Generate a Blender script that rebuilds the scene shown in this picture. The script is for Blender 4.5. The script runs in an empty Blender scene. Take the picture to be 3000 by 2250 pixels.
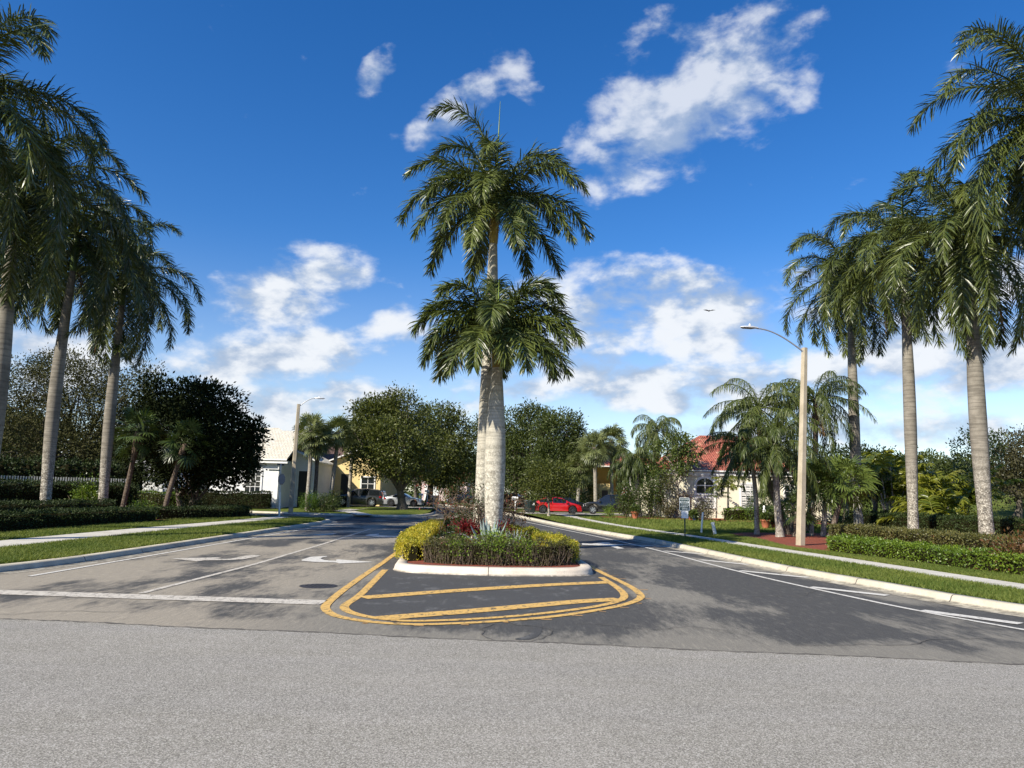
import bpy, math, random
import numpy as np
from mathutils import Vector

# ------------------------------------------------------------------ camera, sky, sun, exposure
S = bpy.context.scene
F, HC, CX, CY, ROLL, CH = 2170.0, 1444.5, 1500.0, 1125.0, 0.022, 2.1      # measured on the 3000 x 2250 photograph
PITCH = math.atan((HC - CY) / F)
cam_d = bpy.data.cameras.new("camera")
cam = bpy.data.objects.new("camera", cam_d)
S.collection.objects.link(cam)
cam_d.sensor_fit = 'HORIZONTAL'
cam_d.sensor_width = 36.0
cam_d.lens = F / 3000.0 * 36.0
cam_d.clip_start, cam_d.clip_end = 0.1, 4000.0
_fw = Vector((0, math.cos(PITCH), math.sin(PITCH)))
_up0 = Vector((0, -math.sin(PITCH), math.cos(PITCH)))
_rt0 = Vector((1, 0, 0))
_c, _s = math.cos(ROLL), math.sin(ROLL)
_rt = _rt0 * _c + _up0 * _s
_up = _up0 * _c - _rt0 * _s
from mathutils import Matrix
cam.matrix_world = Matrix(((_rt.x, _up.x, -_fw.x, 0), (_rt.y, _up.y, -_fw.y, 0), (_rt.z, _up.z, -_fw.z, CH), (0, 0, 0, 1)))
S.camera = cam


def ray(u, v):
    x = (u - CX) / F
    y = -(v - CY) / F
    r = _fw + x * _rt + y * _up
    return np.array(r)


def G(u, v, z=0.0):
    """ground point under a measured image point"""
    r = ray(u, v)
    t = (z - CH) / r[2]
    return np.array((r[0] * t, r[1] * t, z))


def at(u, v, Y):
    """the point at depth Y seen at a measured image point"""
    r = ray(u, v)
    t = Y / r[1]
    return np.array((r[0] * t, Y, CH + r[2] * t))


SUN_AZ, SUN_EL = math.radians(-133), math.radians(36)
S.view_settings.view_transform = 'Standard'
S.view_settings.look = 'None'
S.view_settings.exposure = 0.6
S.view_settings.gamma = 1.0
S.view_settings.use_curve_mapping = False
S.cycles.use_denoising = True
S.cycles.max_bounces = 6
S.cycles.transparent_max_bounces = 4

sun_l = bpy.data.lights.new("sun", 'SUN')
sun_l.energy = 5.0
sun_l.angle = math.radians(0.5)
sun_l.color = (1.0, 0.93, 0.80)
sun_o = bpy.data.objects.new("sun", sun_l)
S.collection.objects.link(sun_o)
_sd = Vector((math.sin(SUN_AZ) * math.cos(SUN_EL), math.cos(SUN_AZ) * math.cos(SUN_EL), math.sin(SUN_EL)))
sun_o.rotation_euler = _sd.to_track_quat('Z', 'Y').to_euler()
sun_o.location = (-60, -60, 60)

W = bpy.data.worlds.new("World")
S.world = W
W.use_nodes = True
wn, wl = W.node_tree.nodes, W.node_tree.links
wn.clear()


def wnode(t, **k):
    n = wn.new(t)
    for a, b in k.items():
        setattr(n, a, b)
    return n


def wmath(op, a, b=None, c=None, clamp=False):
    n = wnode('ShaderNodeMath', operation=op, use_clamp=clamp)
    for i, x in enumerate((a, b, c)):
        if x is None:
            continue
        if isinstance(x, (int, float)):
            n.inputs[i].default_value = x
        else:
            wl.new(x, n.inputs[i])
    return n.outputs[0]


def build_world():
    sky = wnode('ShaderNodeTexSky', sky_type='NISHITA')
    sky.sun_disc = False
    sky.sun_elevation = SUN_EL
    sky.sun_rotation = SUN_AZ
    sky.altitude = 0
    sky.air_density = 1.0
    sky.dust_density = 0.25
    sky.ozone_density = 4.0
    hs = wnode('ShaderNodeHueSaturation')
    hs.inputs['Saturation'].default_value = 1.31
    hs.inputs['Hue'].default_value = 0.509
    hs.inputs['Value'].default_value = 1.0
    tc0 = wnode('ShaderNodeTexCoord')
    sp0 = wnode('ShaderNodeSeparateXYZ')
    wl.new(tc0.outputs['Generated'], sp0.inputs[0])
    mr0 = wnode('ShaderNodeMapRange', interpolation_type='SMOOTHSTEP')
    mr0.inputs[1].default_value, mr0.inputs[2].default_value = 0.02, 0.34
    mr0.inputs[3].default_value, mr0.inputs[4].default_value = 0.92, 1.31
    wl.new(sp0.outputs[2], mr0.inputs[0])
    wl.new(mr0.outputs[0], hs.inputs['Saturation'])
    wl.new(sky.outputs[0], hs.inputs['Color'])
    bg1 = wnode('ShaderNodeBackground')
    bg1.inputs[1].default_value = 0.108
    wl.new(hs.outputs[0], bg1.inputs[0])
    tc = wnode('ShaderNodeTexCoord')
    sep = wnode('ShaderNodeSeparateXYZ')
    wl.new(tc.outputs['Generated'], sep.inputs[0])
    az = wmath('ARCTAN2', sep.outputs[0], sep.outputs[1])
    el = wmath('ARCSINE', sep.outputs[2])
    cmb = wnode('ShaderNodeCombineXYZ')
    wl.new(az, cmb.inputs[0])
    wl.new(el, cmb.inputs[1])
    P = cmb.outputs[0]
    # cloud banks: (photo u, v, half width, half height, tilt in degrees, weight)
    blobs = [
        (2030, 300, 360, 210, -20, .74), (1880, 470, 170, 110, -30, .50), (2230, 90, 230, 80, -48, .46), (1790, 520, 110, 80, -50, .42), (1900, 130, 200, 100, -20, .42),
        (1090, 235, 110, 60, -55, .44), (1340, 330, 150, 80, -35, .56), (1500, 190, 120, 70, 40, .43), (1340, 110, 50, 45, 0, .30), (650, 205, 60, 30, 0, .22),
        (1250, 330, 50, 60, 0, .2), (2430, 110, 60, 30, -20, .2), (2470, 395, 90, 50, -20, .17),
        (860, 850, 250, 120, -22, .74), (700, 930, 60, 40, 0, .3), (760, 1050, 320, 90, -12, .8), (1150, 960, 130, 80, -20, .55), (1020, 990, 60, 50, 0, .3), (1140, 830, 60, 40, 0, .26),
        (900, 1190, 420, 90, 0, .66), (560, 1165, 220, 55, 5, .5), (120, 1010, 260, 70, 0, .6), (80, 1140, 330, 130, 0, .45),
        (1950, 940, 400, 150, 10, .78), (1650, 860, 200, 90, 10, .46), (2150, 880, 240, 80, -8, .52), (1980, 1130, 520, 90, 5, .74), (1560, 1140, 260, 70, 0, .55),
        (1420, 1170, 220, 80, 0, .45), (2550, 1060, 520, 120, -10, .74), (2950, 820, 160, 70, 0, .5), (2960, 1040, 300, 120, -14, .8), (2450, 1270, 800, 70, 0, .58),
        (1350, 1300, 900, 70, 0, .45), (300, 1300, 900, 80, 0, .45), (1880, 780, 60, 30, 0, .2), (2280, 690, 120, 40, 0, .12),
    ]
    total = None
    for (u, v, hw, hh, tilt, wgt) in blobs:
        r = ray(u, v)
        r = r / np.linalg.norm(r)
        a0, e0 = math.atan2(r[0], r[1]), math.asin(r[2])
        r2 = ray(u + hw, v); r2 = r2 / np.linalg.norm(r2)
        r3 = ray(u, v - hh); r3 = r3 / np.linalg.norm(r3)
        sx = abs(math.atan2(r2[0], r2[1]) - a0)
        sy = abs(math.asin(r3[2]) - e0)
        mp = wnode('ShaderNodeMapping', vector_type='TEXTURE')
        mp.inputs['Location'].default_value = (a0, e0, 0)
        mp.inputs['Rotation'].default_value = (0, 0, -math.radians(tilt))
        mp.inputs['Scale'].default_value = (sx * 1.5, sy * 1.5, 1)
        wl.new(P, mp.inputs[0])
        ln = wnode('ShaderNodeVectorMath', operation='LENGTH')
        wl.new(mp.outputs[0], ln.inputs[0])
        mr = wnode('ShaderNodeMapRange', interpolation_type='SMOOTHSTEP')
        mr.inputs[1].default_value, mr.inputs[2].default_value = 1.15, 0.0
        mr.inputs[3].default_value, mr.inputs[4].default_value = 0.0, (wgt if wgt > .42 else wgt * .82)
        wl.new(ln.outputs['Value'], mr.inputs[0])
        total = mr.outputs[0] if total is None else wmath('SMOOTH_MAX', total, mr.outputs[0], 0.12)
    # an irregular cumulus layer for the rest of the sky, outside the frame
    mpn = wnode('ShaderNodeMapping')
    mpn.inputs['Scale'].default_value = (1.0, 1.75, 1.0)
    mpn.inputs['Rotation'].default_value = (0, 0, math.radians(-14))
    wl.new(P, mpn.inputs[0])
    n1 = wnode('ShaderNodeTexNoise')
    n1.inputs['Scale'].default_value = 9.5
    n1.inputs['Detail'].default_value = 12
    n1.inputs['Roughness'].default_value = 0.56
    n1.inputs['Distortion'].default_value = 0.12
    wl.new(mpn.outputs[0], n1.inputs['Vector'])
    nz = wmath('SUBTRACT', n1.outputs[0], 0.5)
    nz = wmath('MULTIPLY', nz, 2.3)
    dens = wmath('ADD', wmath('MULTIPLY', total, 1.12), nz)
    dens = wmath('SUBTRACT', dens, wmath('MULTIPLY', wmath('SUBTRACT', 1.0, wmath('MULTIPLY', total, 6.0, clamp=True)), 0.5))
    mk = wnode('ShaderNodeMapRange', interpolation_type='SMOOTHSTEP')
    mk.inputs[1].default_value, mk.inputs[2].default_value = 0.22, 0.76
    wl.new(dens, mk.inputs[0])
    fade = wnode('ShaderNodeMapRange', interpolation_type='SMOOTHSTEP')      # high cloud is thinner
    fade.inputs[1].default_value, fade.inputs[2].default_value = 0.26, 0.46
    fade.inputs[3].default_value, fade.inputs[4].default_value = 0.95, 0.74
    wl.new(el, fade.inputs[0])
    alpha = wmath('MULTIPLY', mk.outputs[0], fade.outputs[0])
    # light and shade inside the banks: sample the noise again towards the light
    mp2 = wnode('ShaderNodeMapping')
    mp2.inputs['Location'].default_value = (-0.03, 0.055, 0)
    wl.new(mpn.outputs[0], mp2.inputs[0])
    n2 = wnode('ShaderNodeTexNoise')
    n2.inputs['Scale'].default_value = 9.5
    n2.inputs['Detail'].default_value = 8
    n2.inputs['Roughness'].default_value = 0.55
    n2.inputs['Distortion'].default_value = 0.12
    wl.new(mp2.outputs[0], n2.inputs['Vector'])
    sh = wmath('SUBTRACT', n1.outputs[0], n2.outputs[0])
    mrs = wnode('ShaderNodeMapRange', interpolation_type='SMOOTHSTEP')
    mrs.inputs[1].default_value, mrs.inputs[2].default_value = -0.10, 0.11
    wl.new(sh, mrs.inputs[0])
    mx = wnode('ShaderNodeMix', data_type='RGBA')
    mx.inputs['A'].default_value = (0.40, 0.50, 0.66, 1)
    mx.inputs['B'].default_value = (0.86, 0.89, 0.93, 1)
    wl.new(mrs.outputs[0], mx.inputs['Factor'])
    bg2 = wnode('ShaderNodeBackground')
    bg2.inputs[1].default_value = 0.70
    wl.new(mx.outputs['Result'], bg2.inputs[0])
    ms = wnode('ShaderNodeMixShader')
    wl.new(alpha, ms.inputs[0])
    wl.new(bg1.outputs[0], ms.inputs[1])
    wl.new(bg2.outputs[0], ms.inputs[2])
    out = wnode('ShaderNodeOutputWorld')
    wl.new(ms.outputs[0], out.inputs[0])


build_world()
try:
    W.cycles.sampling_method = 'MANUAL'
    W.cycles.sample_map_resolution = 512
except Exception:
    pass

# ------------------------------------------------------------------ mesh builder and object helpers
Z3 = np.array((0, 0, 1.0))


def nrm(a):
    a = np.asarray(a, float)
    l = np.linalg.norm(a, axis=-1, keepdims=True)
    return a / np.maximum(l, 1e-9)


class MB:
    def __init__(self):
        self.V, self.n = [], 0
        self.Fc = []            # (k, array of faces, tint, mat, smooth)

    def raw(self, verts, faces, tint=0.5, mat=0, smooth=False):
        verts = np.asarray(verts, float).reshape(-1, 3)
        faces = np.asarray(faces, int)
        m = len(faces)
        if m == 0:
            return self
        t = np.full(m, tint, float) if np.isscalar(tint) else np.asarray(tint, float)
        self.V.append(verts)
        self.Fc.append((faces + self.n, t, np.full(m, mat, int), np.full(m, smooth, bool)))
        self.n += len(verts)
        return self

    def polys(self, P, tint=0.5, mat=0):
        """P (N,k,3) separate k-gons"""
        P = np.asarray(P, float)
        N, k = P.shape[:2]
        return self.raw(P.reshape(-1, 3), np.arange(N * k).reshape(N, k), tint, mat)

    def face(self, pts, tint=0.5, mat=0):
        return self.polys(np.asarray(pts, float)[None], tint, mat)

    def grid(self, Gd, closed=False, tint=0.5, mat=0, smooth=True, caps=False):
        """Gd (R,C,3) grid of points; closed joins last column to the first"""
        Gd = np.asarray(Gd, float)
        R, C = Gd.shape[:2]
        idx = np.arange(R * C).reshape(R, C)
        if closed:
            nx = np.roll(idx, -1, axis=1)
            q = np.stack([idx[:-1], nx[:-1], nx[1:], idx[1:]], -1).reshape(-1, 4)
        else:
            q = np.stack([idx[:-1, :-1], idx[:-1, 1:], idx[1:, 1:], idx[1:, :-1]], -1).reshape(-1, 4)
        self.raw(Gd.reshape(-1, 3), q, tint, mat, smooth)
        if caps and closed:
            for r in (Gd[0][::-1], Gd[-1]):
                self.face(r, tint, mat)
        return self

    def tube(self, pts, rad, sides=8, tint=0.5, mat=0, caps=True, smooth=True):
        pts = np.asarray(pts, float)
        rad = np.broadcast_to(np.asarray(rad, float), (len(pts),))
        T = nrm(np.gradient(pts, axis=0))
        ref = np.array((1.0, 0, 0)) if abs(T[0][2]) > 0.8 else Z3
        A = nrm(np.cross(T, ref))
        B = np.cross(T, A)
        th = np.linspace(0, 2 * math.pi, sides, endpoint=False)
        Gd = pts[:, None] + rad[:, None, None] * (np.cos(th)[None, :, None] * A[:, None] + np.sin(th)[None, :, None] * B[:, None])
        return self.grid(Gd, True, tint, mat, smooth, caps)

    def box(self, c, s, rz=0.0, tint=0.5, mat=0, bev=0.0):
        hx, hy, hz = s[0] / 2, s[1] / 2, s[2] / 2
        if bev <= 0:
            p = np.array([(-hx, -hy, -hz), (hx, -hy, -hz), (hx, hy, -hz), (-hx, hy, -hz), (-hx, -hy, hz), (hx, -hy, hz), (hx, hy, hz), (-hx, hy, hz)])
            f = [(3, 2, 1, 0), (4, 5, 6, 7), (0, 1, 5, 4), (1, 2, 6, 5), (2, 3, 7, 6), (3, 0, 4, 7)]
        else:
            b = bev
            ring = [(-hx + b, -hy), (hx - b, -hy), (hx, -hy + b), (hx, hy - b), (hx - b, hy), (-hx + b, hy), (-hx, hy - b), (-hx, -hy + b)]
            p = np.array([(x, y, -hz) for x, y in ring] + [(x, y, hz - b) for x, y in ring] + [(x * (1 - b / hx), y * (1 - b / hy), hz) for x, y in ring])
            rot(p, 0)
            q = rot(p, rz) + np.asarray(c)
            for k in range(2):
                self.raw(q, [(k * 8 + i, k * 8 + (i + 1) % 8, k * 8 + 8 + (i + 1) % 8, k * 8 + 8 + i) for i in range(8)], tint, mat)
            self.face(q[16:24], tint, mat)
            self.face(q[0:8][::-1], tint, mat)
            return self
        return self.raw(rot(p, rz) + np.asarray(c), f, tint, mat)

    def prism(self, poly, z0, z1, tint=0.5, mat=0, bottom=False):
        poly = np.asarray(poly, float)
        n = len(poly)
        z0 = np.broadcast_to(np.asarray(z0, float), (n,))
        z1 = np.broadcast_to(np.asarray(z1, float), (n,))
        a = np.column_stack([poly[:, :2], z0])
        b = np.column_stack([poly[:, :2], z1])
        i = np.arange(n)
        j = (i + 1) % n
        self.raw(np.vstack([a, b]), np.stack([i, j, j + n, i + n], -1), tint, mat)
        self.face(b, tint, mat)
        if bottom:
            self.face(a[::-1], tint, mat)
        return self

    def mesh(self, name, mats, off=(0, 0, 0)):
        me = bpy.data.meshes.new(name)
        if not self.V:
            return me
        V = np.vstack(self.V) - np.asarray(off, float)
        me.vertices.add(len(V))
        me.vertices.foreach_set('co', V.astype(np.float32).ravel())
        tot = sum(len(f[0]) for f in self.Fc)
        cnt = np.concatenate([np.full(len(f[0]), f[0].shape[1], int) for f in self.Fc])
        lv = np.concatenate([f[0].ravel() for f in self.Fc])
        me.loops.add(len(lv))
        me.loops.foreach_set('vertex_index', lv.astype(np.int32))
        me.polygons.add(tot)
        st = np.concatenate([[0], np.cumsum(cnt)[:-1]])
        me.polygons.foreach_set('loop_start', st.astype(np.int32))
        me.polygons.foreach_set('material_index', np.concatenate([f[2] for f in self.Fc]).astype(np.int32))
        me.polygons.foreach_set('use_smooth', np.concatenate([f[3] for f in self.Fc]))
        at_ = me.attributes.new('tint', 'FLOAT', 'FACE')
        at_.data.foreach_set('value', np.concatenate([f[1] for f in self.Fc]).astype(np.float32))
        for m in (mats if isinstance(mats, (list, tuple)) else [mats]):
            me.materials.append(m)
        me.update(calc_edges=True)
        me.validate()
        return me


def rot(p, a):
    c, s = math.cos(a), math.sin(a)
    p = np.asarray(p, float)
    q = p.copy()
    q[..., 0] = p[..., 0] * c - p[..., 1] * s
    q[..., 1] = p[..., 0] * s + p[..., 1] * c
    return q


LOC = {}


def link(o):
    S.collection.objects.link(o)
    return o


def tagit(o, label=None, cat=None, group=None, kind=None):
    if label: o['label'] = label
    if cat: o['category'] = cat
    if group: o['group'] = group
    if kind: o['kind'] = kind
    return o


def thing(name, label, cat, loc=(0, 0, 0), group=None):
    o = link(bpy.data.objects.new(name, None))
    o.empty_display_size = 0.3
    o.location = tuple(float(x) for x in loc)
    LOC[o.name] = np.array(loc, float)
    return tagit(o, label, cat, group)


def part(mb, name, mats, parent, label=None):
    off = LOC[parent.name]
    o = link(bpy.data.objects.new(name, mb.mesh(name, mats, off)))
    o.parent = parent
    LOC[o.name] = off
    if label: o['label'] = label
    return o


def single(mb, name, mats, label, cat, loc=(0, 0, 0), group=None):
    o = link(bpy.data.objects.new(name, mb.mesh(name, mats, loc)))
    o.location = tuple(float(x) for x in loc)
    LOC[o.name] = np.array(loc, float)
    return tagit(o, label, cat, group)


def struct(mb, name, mats, kind='structure'):
    o = link(bpy.data.objects.new(name, mb.mesh(name, mats)))
    o['kind'] = kind
    return o


def copy_tree(o, loc, rz=0.0, sc=1.0, label=None):
    c = o.copy()
    link(c)
    c.location = tuple(float(x) for x in loc)
    c.rotation_euler = (0, 0, rz)
    c.scale = (sc, sc, sc) if np.isscalar(sc) else sc
    if label: c['label'] = label
    for ch in list(o.children):
        d = ch.copy()
        link(d)
        d.parent = c
        for g in list(ch.children):
            e = g.copy()
            link(e)
            e.parent = d
    return c


# ------------------------------------------------------------------ materials
def mat(name):
    m = bpy.data.materials.new(name)
    m.use_nodes = True
    nt = m.node_tree
    nt.nodes.clear()
    out = nt.nodes.new('ShaderNodeOutputMaterial')
    bs = nt.nodes.new('ShaderNodeBsdfPrincipled')
    nt.links.new(bs.outputs[0], out.inputs[0])
    return m, nt, bs, out


def nd(nt, t, **k):
    n = nt.nodes.new(t)
    for a, b in k.items():
        setattr(n, a, b)
    return n


def noise(nt, vec, scale, detail=4, rough=0.55, dist=0.0, mapscale=None, loc=None):
    if mapscale is not None or loc is not None:
        mp = nd(nt, 'ShaderNodeMapping')
        if mapscale is not None:
            mp.inputs['Scale'].default_value = mapscale
        if loc is not None:
            mp.inputs['Location'].default_value = loc
        nt.links.new(vec, mp.inputs[0])
        vec = mp.outputs[0]
    n = nd(nt, 'ShaderNodeTexNoise')
    n.inputs['Scale'].default_value = scale
    n.inputs['Detail'].default_value = detail
    n.inputs['Roughness'].default_value = rough
    n.inputs['Distortion'].default_value = dist
    nt.links.new(vec, n.inputs['Vector'])
    return n.outputs[0]


def ramp(nt, x, a, b, lo=0.0, hi=1.0, smooth=True):
    n = nd(nt, 'ShaderNodeMapRange', interpolation_type='SMOOTHSTEP' if smooth else 'LINEAR')
    n.inputs[1].default_value, n.inputs[2].default_value = a, b
    n.inputs[3].default_value, n.inputs[4].default_value = lo, hi
    nt.links.new(x, n.inputs[0])
    return n.outputs[0]


def mixc(nt, f, a, b, blend='MIX'):
    n = nd(nt, 'ShaderNodeMix', data_type='RGBA', blend_type=blend)
    for s, x in (('Factor', f), ('A', a), ('B', b)):
        if isinstance(x, (int, float)):
            n.inputs[s].default_value = x
        elif isinstance(x, tuple):
            n.inputs[s].default_value = (*x, 1)
        else:
            nt.links.new(x, n.inputs[s])
    return n.outputs['Result']


def mth(nt, op, a, b=None, clamp=False):
    n = nd(nt, 'ShaderNodeMath', operation=op, use_clamp=clamp)
    for i, x in enumerate((a, b)):
        if x is None: continue
        if isinstance(x, (int, float)):
            n.inputs[i].default_value = x
        else:
            nt.links.new(x, n.inputs[i])
    return n.outputs[0]


def pos(nt):
    return nd(nt, 'ShaderNodeNewGeometry').outputs['Position']


def objc(nt):
    return nd(nt, 'ShaderNodeTexCoord').outputs['Object']


def bump(nt, bs, h, strength=0.3, dist=0.02):
    b = nd(nt, 'ShaderNodeBump')
    b.inputs['Strength'].default_value = strength
    b.inputs['Distance'].default_value = dist
    nt.links.new(h, b.inputs['Height'])
    nt.links.new(b.outputs[0], bs.inputs['Normal'])


def plain(name, col, rough=0.6, metal=0.0, var=0.12, scale=3.0, spec=0.5, coat=0.0):
    """one colour with faint uneven weathering"""
    m, nt, bs, out = mat(name)
    n = noise(nt, objc(nt), scale, 5, 0.6)
    c2 = tuple(max(0, x * (1 - var)) for x in col)
    c3 = tuple(min(1, x * (1 + var * 0.6)) for x in col)
    nt.links.new(mixc(nt, ramp(nt, n, 0.3, 0.7), c2, c3), bs.inputs['Base Color'])
    bs.inputs['Roughness'].default_value = rough
    bs.inputs['Metallic'].default_value = metal
    bs.inputs['Specular IOR Level'].default_value = spec
    bs.inputs['Coat Weight'].default_value = coat
    return m


def leafmat(name, dark, light, rough=0.45, trans=0.25, spec=0.5, third=None):
    m, nt, bs, out = mat(name)
    a = nd(nt, 'ShaderNodeAttribute', attribute_name='tint')
    c = mixc(nt, a.outputs['Fac'], dark, light)
    if third is not None:
        c = mixc(nt, ramp(nt, a.outputs['Fac'], 0.9, 0.97), c, third)
    nt.links.new(c, bs.inputs['Base Color'])
    bs.inputs['Roughness'].default_value = rough
    bs.inputs['Specular IOR Level'].default_value = spec
    if trans > 0:
        tr = nd(nt, 'ShaderNodeBsdfTranslucent')
        nt.links.new(mixc(nt, 1.0, c, (1.2, 1.25, 0.5), 'MULTIPLY'), tr.inputs[0])
        mx = nd(nt, 'ShaderNodeMixShader')
        mx.inputs[0].default_value = trans
        nt.links.new(bs.outputs[0], mx.inputs[1])
        nt.links.new(tr.outputs[0], mx.inputs[2])
        nt.links.new(mx.outputs[0], out.inputs[0])
    return m


M = {}


def build_materials():
    # --- old pale asphalt of the cross road, with light aggregate
    m, nt, bs, out = mat('old_asphalt')
    p = pos(nt)
    big = noise(nt, p, 0.22, 5, 0.6, 0.3)
    mid = noise(nt, p, 1.6, 6, 0.68, 0.2, (0.5, 1.6, 1))
    lane = noise(nt, p, 0.55, 3, 0.5, 0, (0.10, 1.5, 1))
    fine = noise(nt, p, 78, 3, 0.8)
    grit = noise(nt, p, 30, 4, 0.8)
    vor = nd(nt, 'ShaderNodeTexVoronoi')
    vor.inputs['Scale'].default_value = 95
    nt.links.new(p, vor.inputs['Vector'])
    c = mixc(nt, ramp(nt, big, 0.3, 0.7), (0.200, 0.184, 0.146), (0.258, 0.238, 0.195))
    c = mixc(nt, ramp(nt, mid, 0.40, 0.75, 0, 0.45), c, (0.335, 0.305, 0.268))
    c = mixc(nt, ramp(nt, lane, 0.42, 0.62, 0, 0.35), c, (0.215, 0.202, 0.178))
    c = mixc(nt, ramp(nt, fine, 0.50, 0.60, 0, 0.85), c, (0.56, 0.53, 0.47))
    c = mixc(nt, ramp(nt, fine, 0.47, 0.37, 0, 0.9), c, (0.085, 0.080, 0.072))
    c = mixc(nt, ramp(nt, grit, 0.56, 0.68, 0, 0.5), c, (0.42, 0.40, 0.37))
    c = mixc(nt, ramp(nt, vor.outputs['Distance'], 0.10, 0.02, 0, 0.6), c, (0.66, 0.63, 0.59))
    st = noise(nt, p, 0.9, 6, 0.7, 0.8)
    c = mixc(nt, ramp(nt, st, 0.70, 0.80, 0, 0.40), c, (0.10, 0.094, 0.085))
    nt.links.new(c, bs.inputs['Base Color'])
    bs.inputs['Roughness'].default_value = 0.9
    bs.inputs['Specular IOR Level'].default_value = 0.25
    bump(nt, bs, fine, 0.6, 0.01)
    M['old_asphalt'] = m

    # --- entry road: dark sealed asphalt worn through to tan in broad patches
    m, nt, bs, out = mat('road_asphalt')
    p = pos(nt)
    sp = nd(nt, 'ShaderNodeSeparateXYZ')
    nt.links.new(p, sp.inputs[0])
    patch = noise(nt, p, 0.42, 5, 0.50, 0.2, (1.0, 0.45, 1))
    streak = noise(nt, p, 1.0, 7, 0.68, 0.3, (1.6, 0.35, 1))
    fine = noise(nt, p, 45, 4, 0.75)
    mott = noise(nt, p, 5.0, 6, 0.74, 0.0, (1.6, 0.45, 1))
    grain = noise(nt, p, 11.0, 4, 0.8, 0.0, (1.7, 0.22, 1))
    # how much of the seal is gone: most on the exit lanes, and on the apron near the joint
    lft = ramp(nt, sp.outputs[0], -2.0, -5.5)
    near = ramp(nt, mth(nt, 'ADD', sp.outputs[1], mth(nt, 'MULTIPLY', sp.outputs[0], 0.114)), 12.6, 11.0)
    base = mth(nt, 'ADD', mth(nt, 'MULTIPLY', lft, 0.17), mth(nt, 'MULTIPLY', near, 0.28))
    base = mth(nt, 'SUBTRACT', base, ramp(nt, sp.outputs[1], 38, 56, 0, 0.16))
    w = mth(nt, 'ADD', mth(nt, 'ADD', mth(nt, 'MULTIPLY', mth(nt, 'ADD', mth(nt, 'MULTIPLY', mth(nt, 'SUBTRACT', patch, 0.5), 1.7), 0.5), 0.95), mth(nt, 'MULTIPLY', streak, 0.45)), base)
    w = mth(nt, 'ADD', w, mth(nt, 'MULTIPLY', mth(nt, 'SUBTRACT', mott, 0.5), 0.42))
    worn = ramp(nt, w, 0.68, 0.92)
    dark = mixc(nt, ramp(nt, fine, 0.35, 0.65), (0.043, 0.042, 0.039), (0.090, 0.087, 0.080))
    dark = mixc(nt, ramp(nt, mott, 0.5, 0.75, 0, 0.6), dark, (0.16, 0.15, 0.13))
    tan = mixc(nt, ramp(nt, fine, 0.35, 0.65), (0.225, 0.197, 0.150), (0.350, 0.308, 0.240))
    gry = mixc(nt, ramp(nt, fine, 0.35, 0.65), (0.150, 0.138, 0.112), (0.245, 0.226, 0.186))
    tan = mixc(nt, lft, gry, tan)
    c = mixc(nt, worn, dark, tan)
    c = mixc(nt, ramp(nt, grain, 0.52, 0.68, 0, 0.42), c, mixc(nt, 1.0, c, (1.75, 1.72, 1.65), 'MULTIPLY'))
    c = mixc(nt, ramp(nt, grain, 0.48, 0.34, 0, 0.5), c, mixc(nt, 1.0, c, (0.62, 0.62, 0.63), 'MULTIPLY'))
    nt.links.new(c, bs.inputs['Base Color'])
    bs.inputs['Roughness'].default_value = 0.85
    bs.inputs['Specular IOR Level'].default_value = 0.3
    bump(nt, bs, fine, 0.45, 0.008)
    M['road_asphalt'] = m

    # --- fresh dark asphalt between the yellow lines
    m, nt, bs, out = mat('dark_asphalt')
    p = pos(nt)
    fine = noise(nt, p, 45, 4, 0.75)
    mott = noise(nt, p, 2.2, 8, 0.78, 0.3, (1.0, 0.55, 1))
    c = mixc(nt, ramp(nt, fine, 0.35, 0.68), (0.034, 0.033, 0.031), (0.080, 0.078, 0.072))
    c = mixc(nt, ramp(nt, mott, 0.52, 0.70, 0, 0.7), c, (0.19, 0.188, 0.178))
    nt.links.new(c, bs.inputs['Base Color'])
    bs.inputs['Roughness'].default_value = 0.85
    bump(nt, bs, fine, 0.45, 0.008)
    M['dark_asphalt'] = m

    def paint(name, col, edge, wear0, wear1):
        m, nt, bs, out = mat(name)
        p = pos(nt)
        a = noise(nt, p, 7, 8, 0.8, 0.6, (1.4, 0.8, 1))
        f = noise(nt, p, 40, 3, 0.7)
        c = mixc(nt, ramp(nt, f, 0.3, 0.7), tuple(x * 0.82 for x in col), col)
        c = mixc(nt, ramp(nt, a, wear0, wear1), c, edge)
        nt.links.new(c, bs.inputs['Base Color'])
        bs.inputs['Roughness'].default_value = 0.75
        M[name] = m
    paint('yellow_paint', (0.68, 0.42, 0.115), (0.13, 0.095, 0.05), 0.52, 0.60)
    paint('white_paint', (0.66, 0.63, 0.56), (0.22, 0.20, 0.165), 0.52, 0.64)
    paint('worn_white_paint', (0.60, 0.55, 0.46), (0.20, 0.175, 0.14), 0.48, 0.62)
    paint('old_yellow_paint', (0.46, 0.27, 0.10), (0.12, 0.10, 0.08), 0.50, 0.62)

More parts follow.
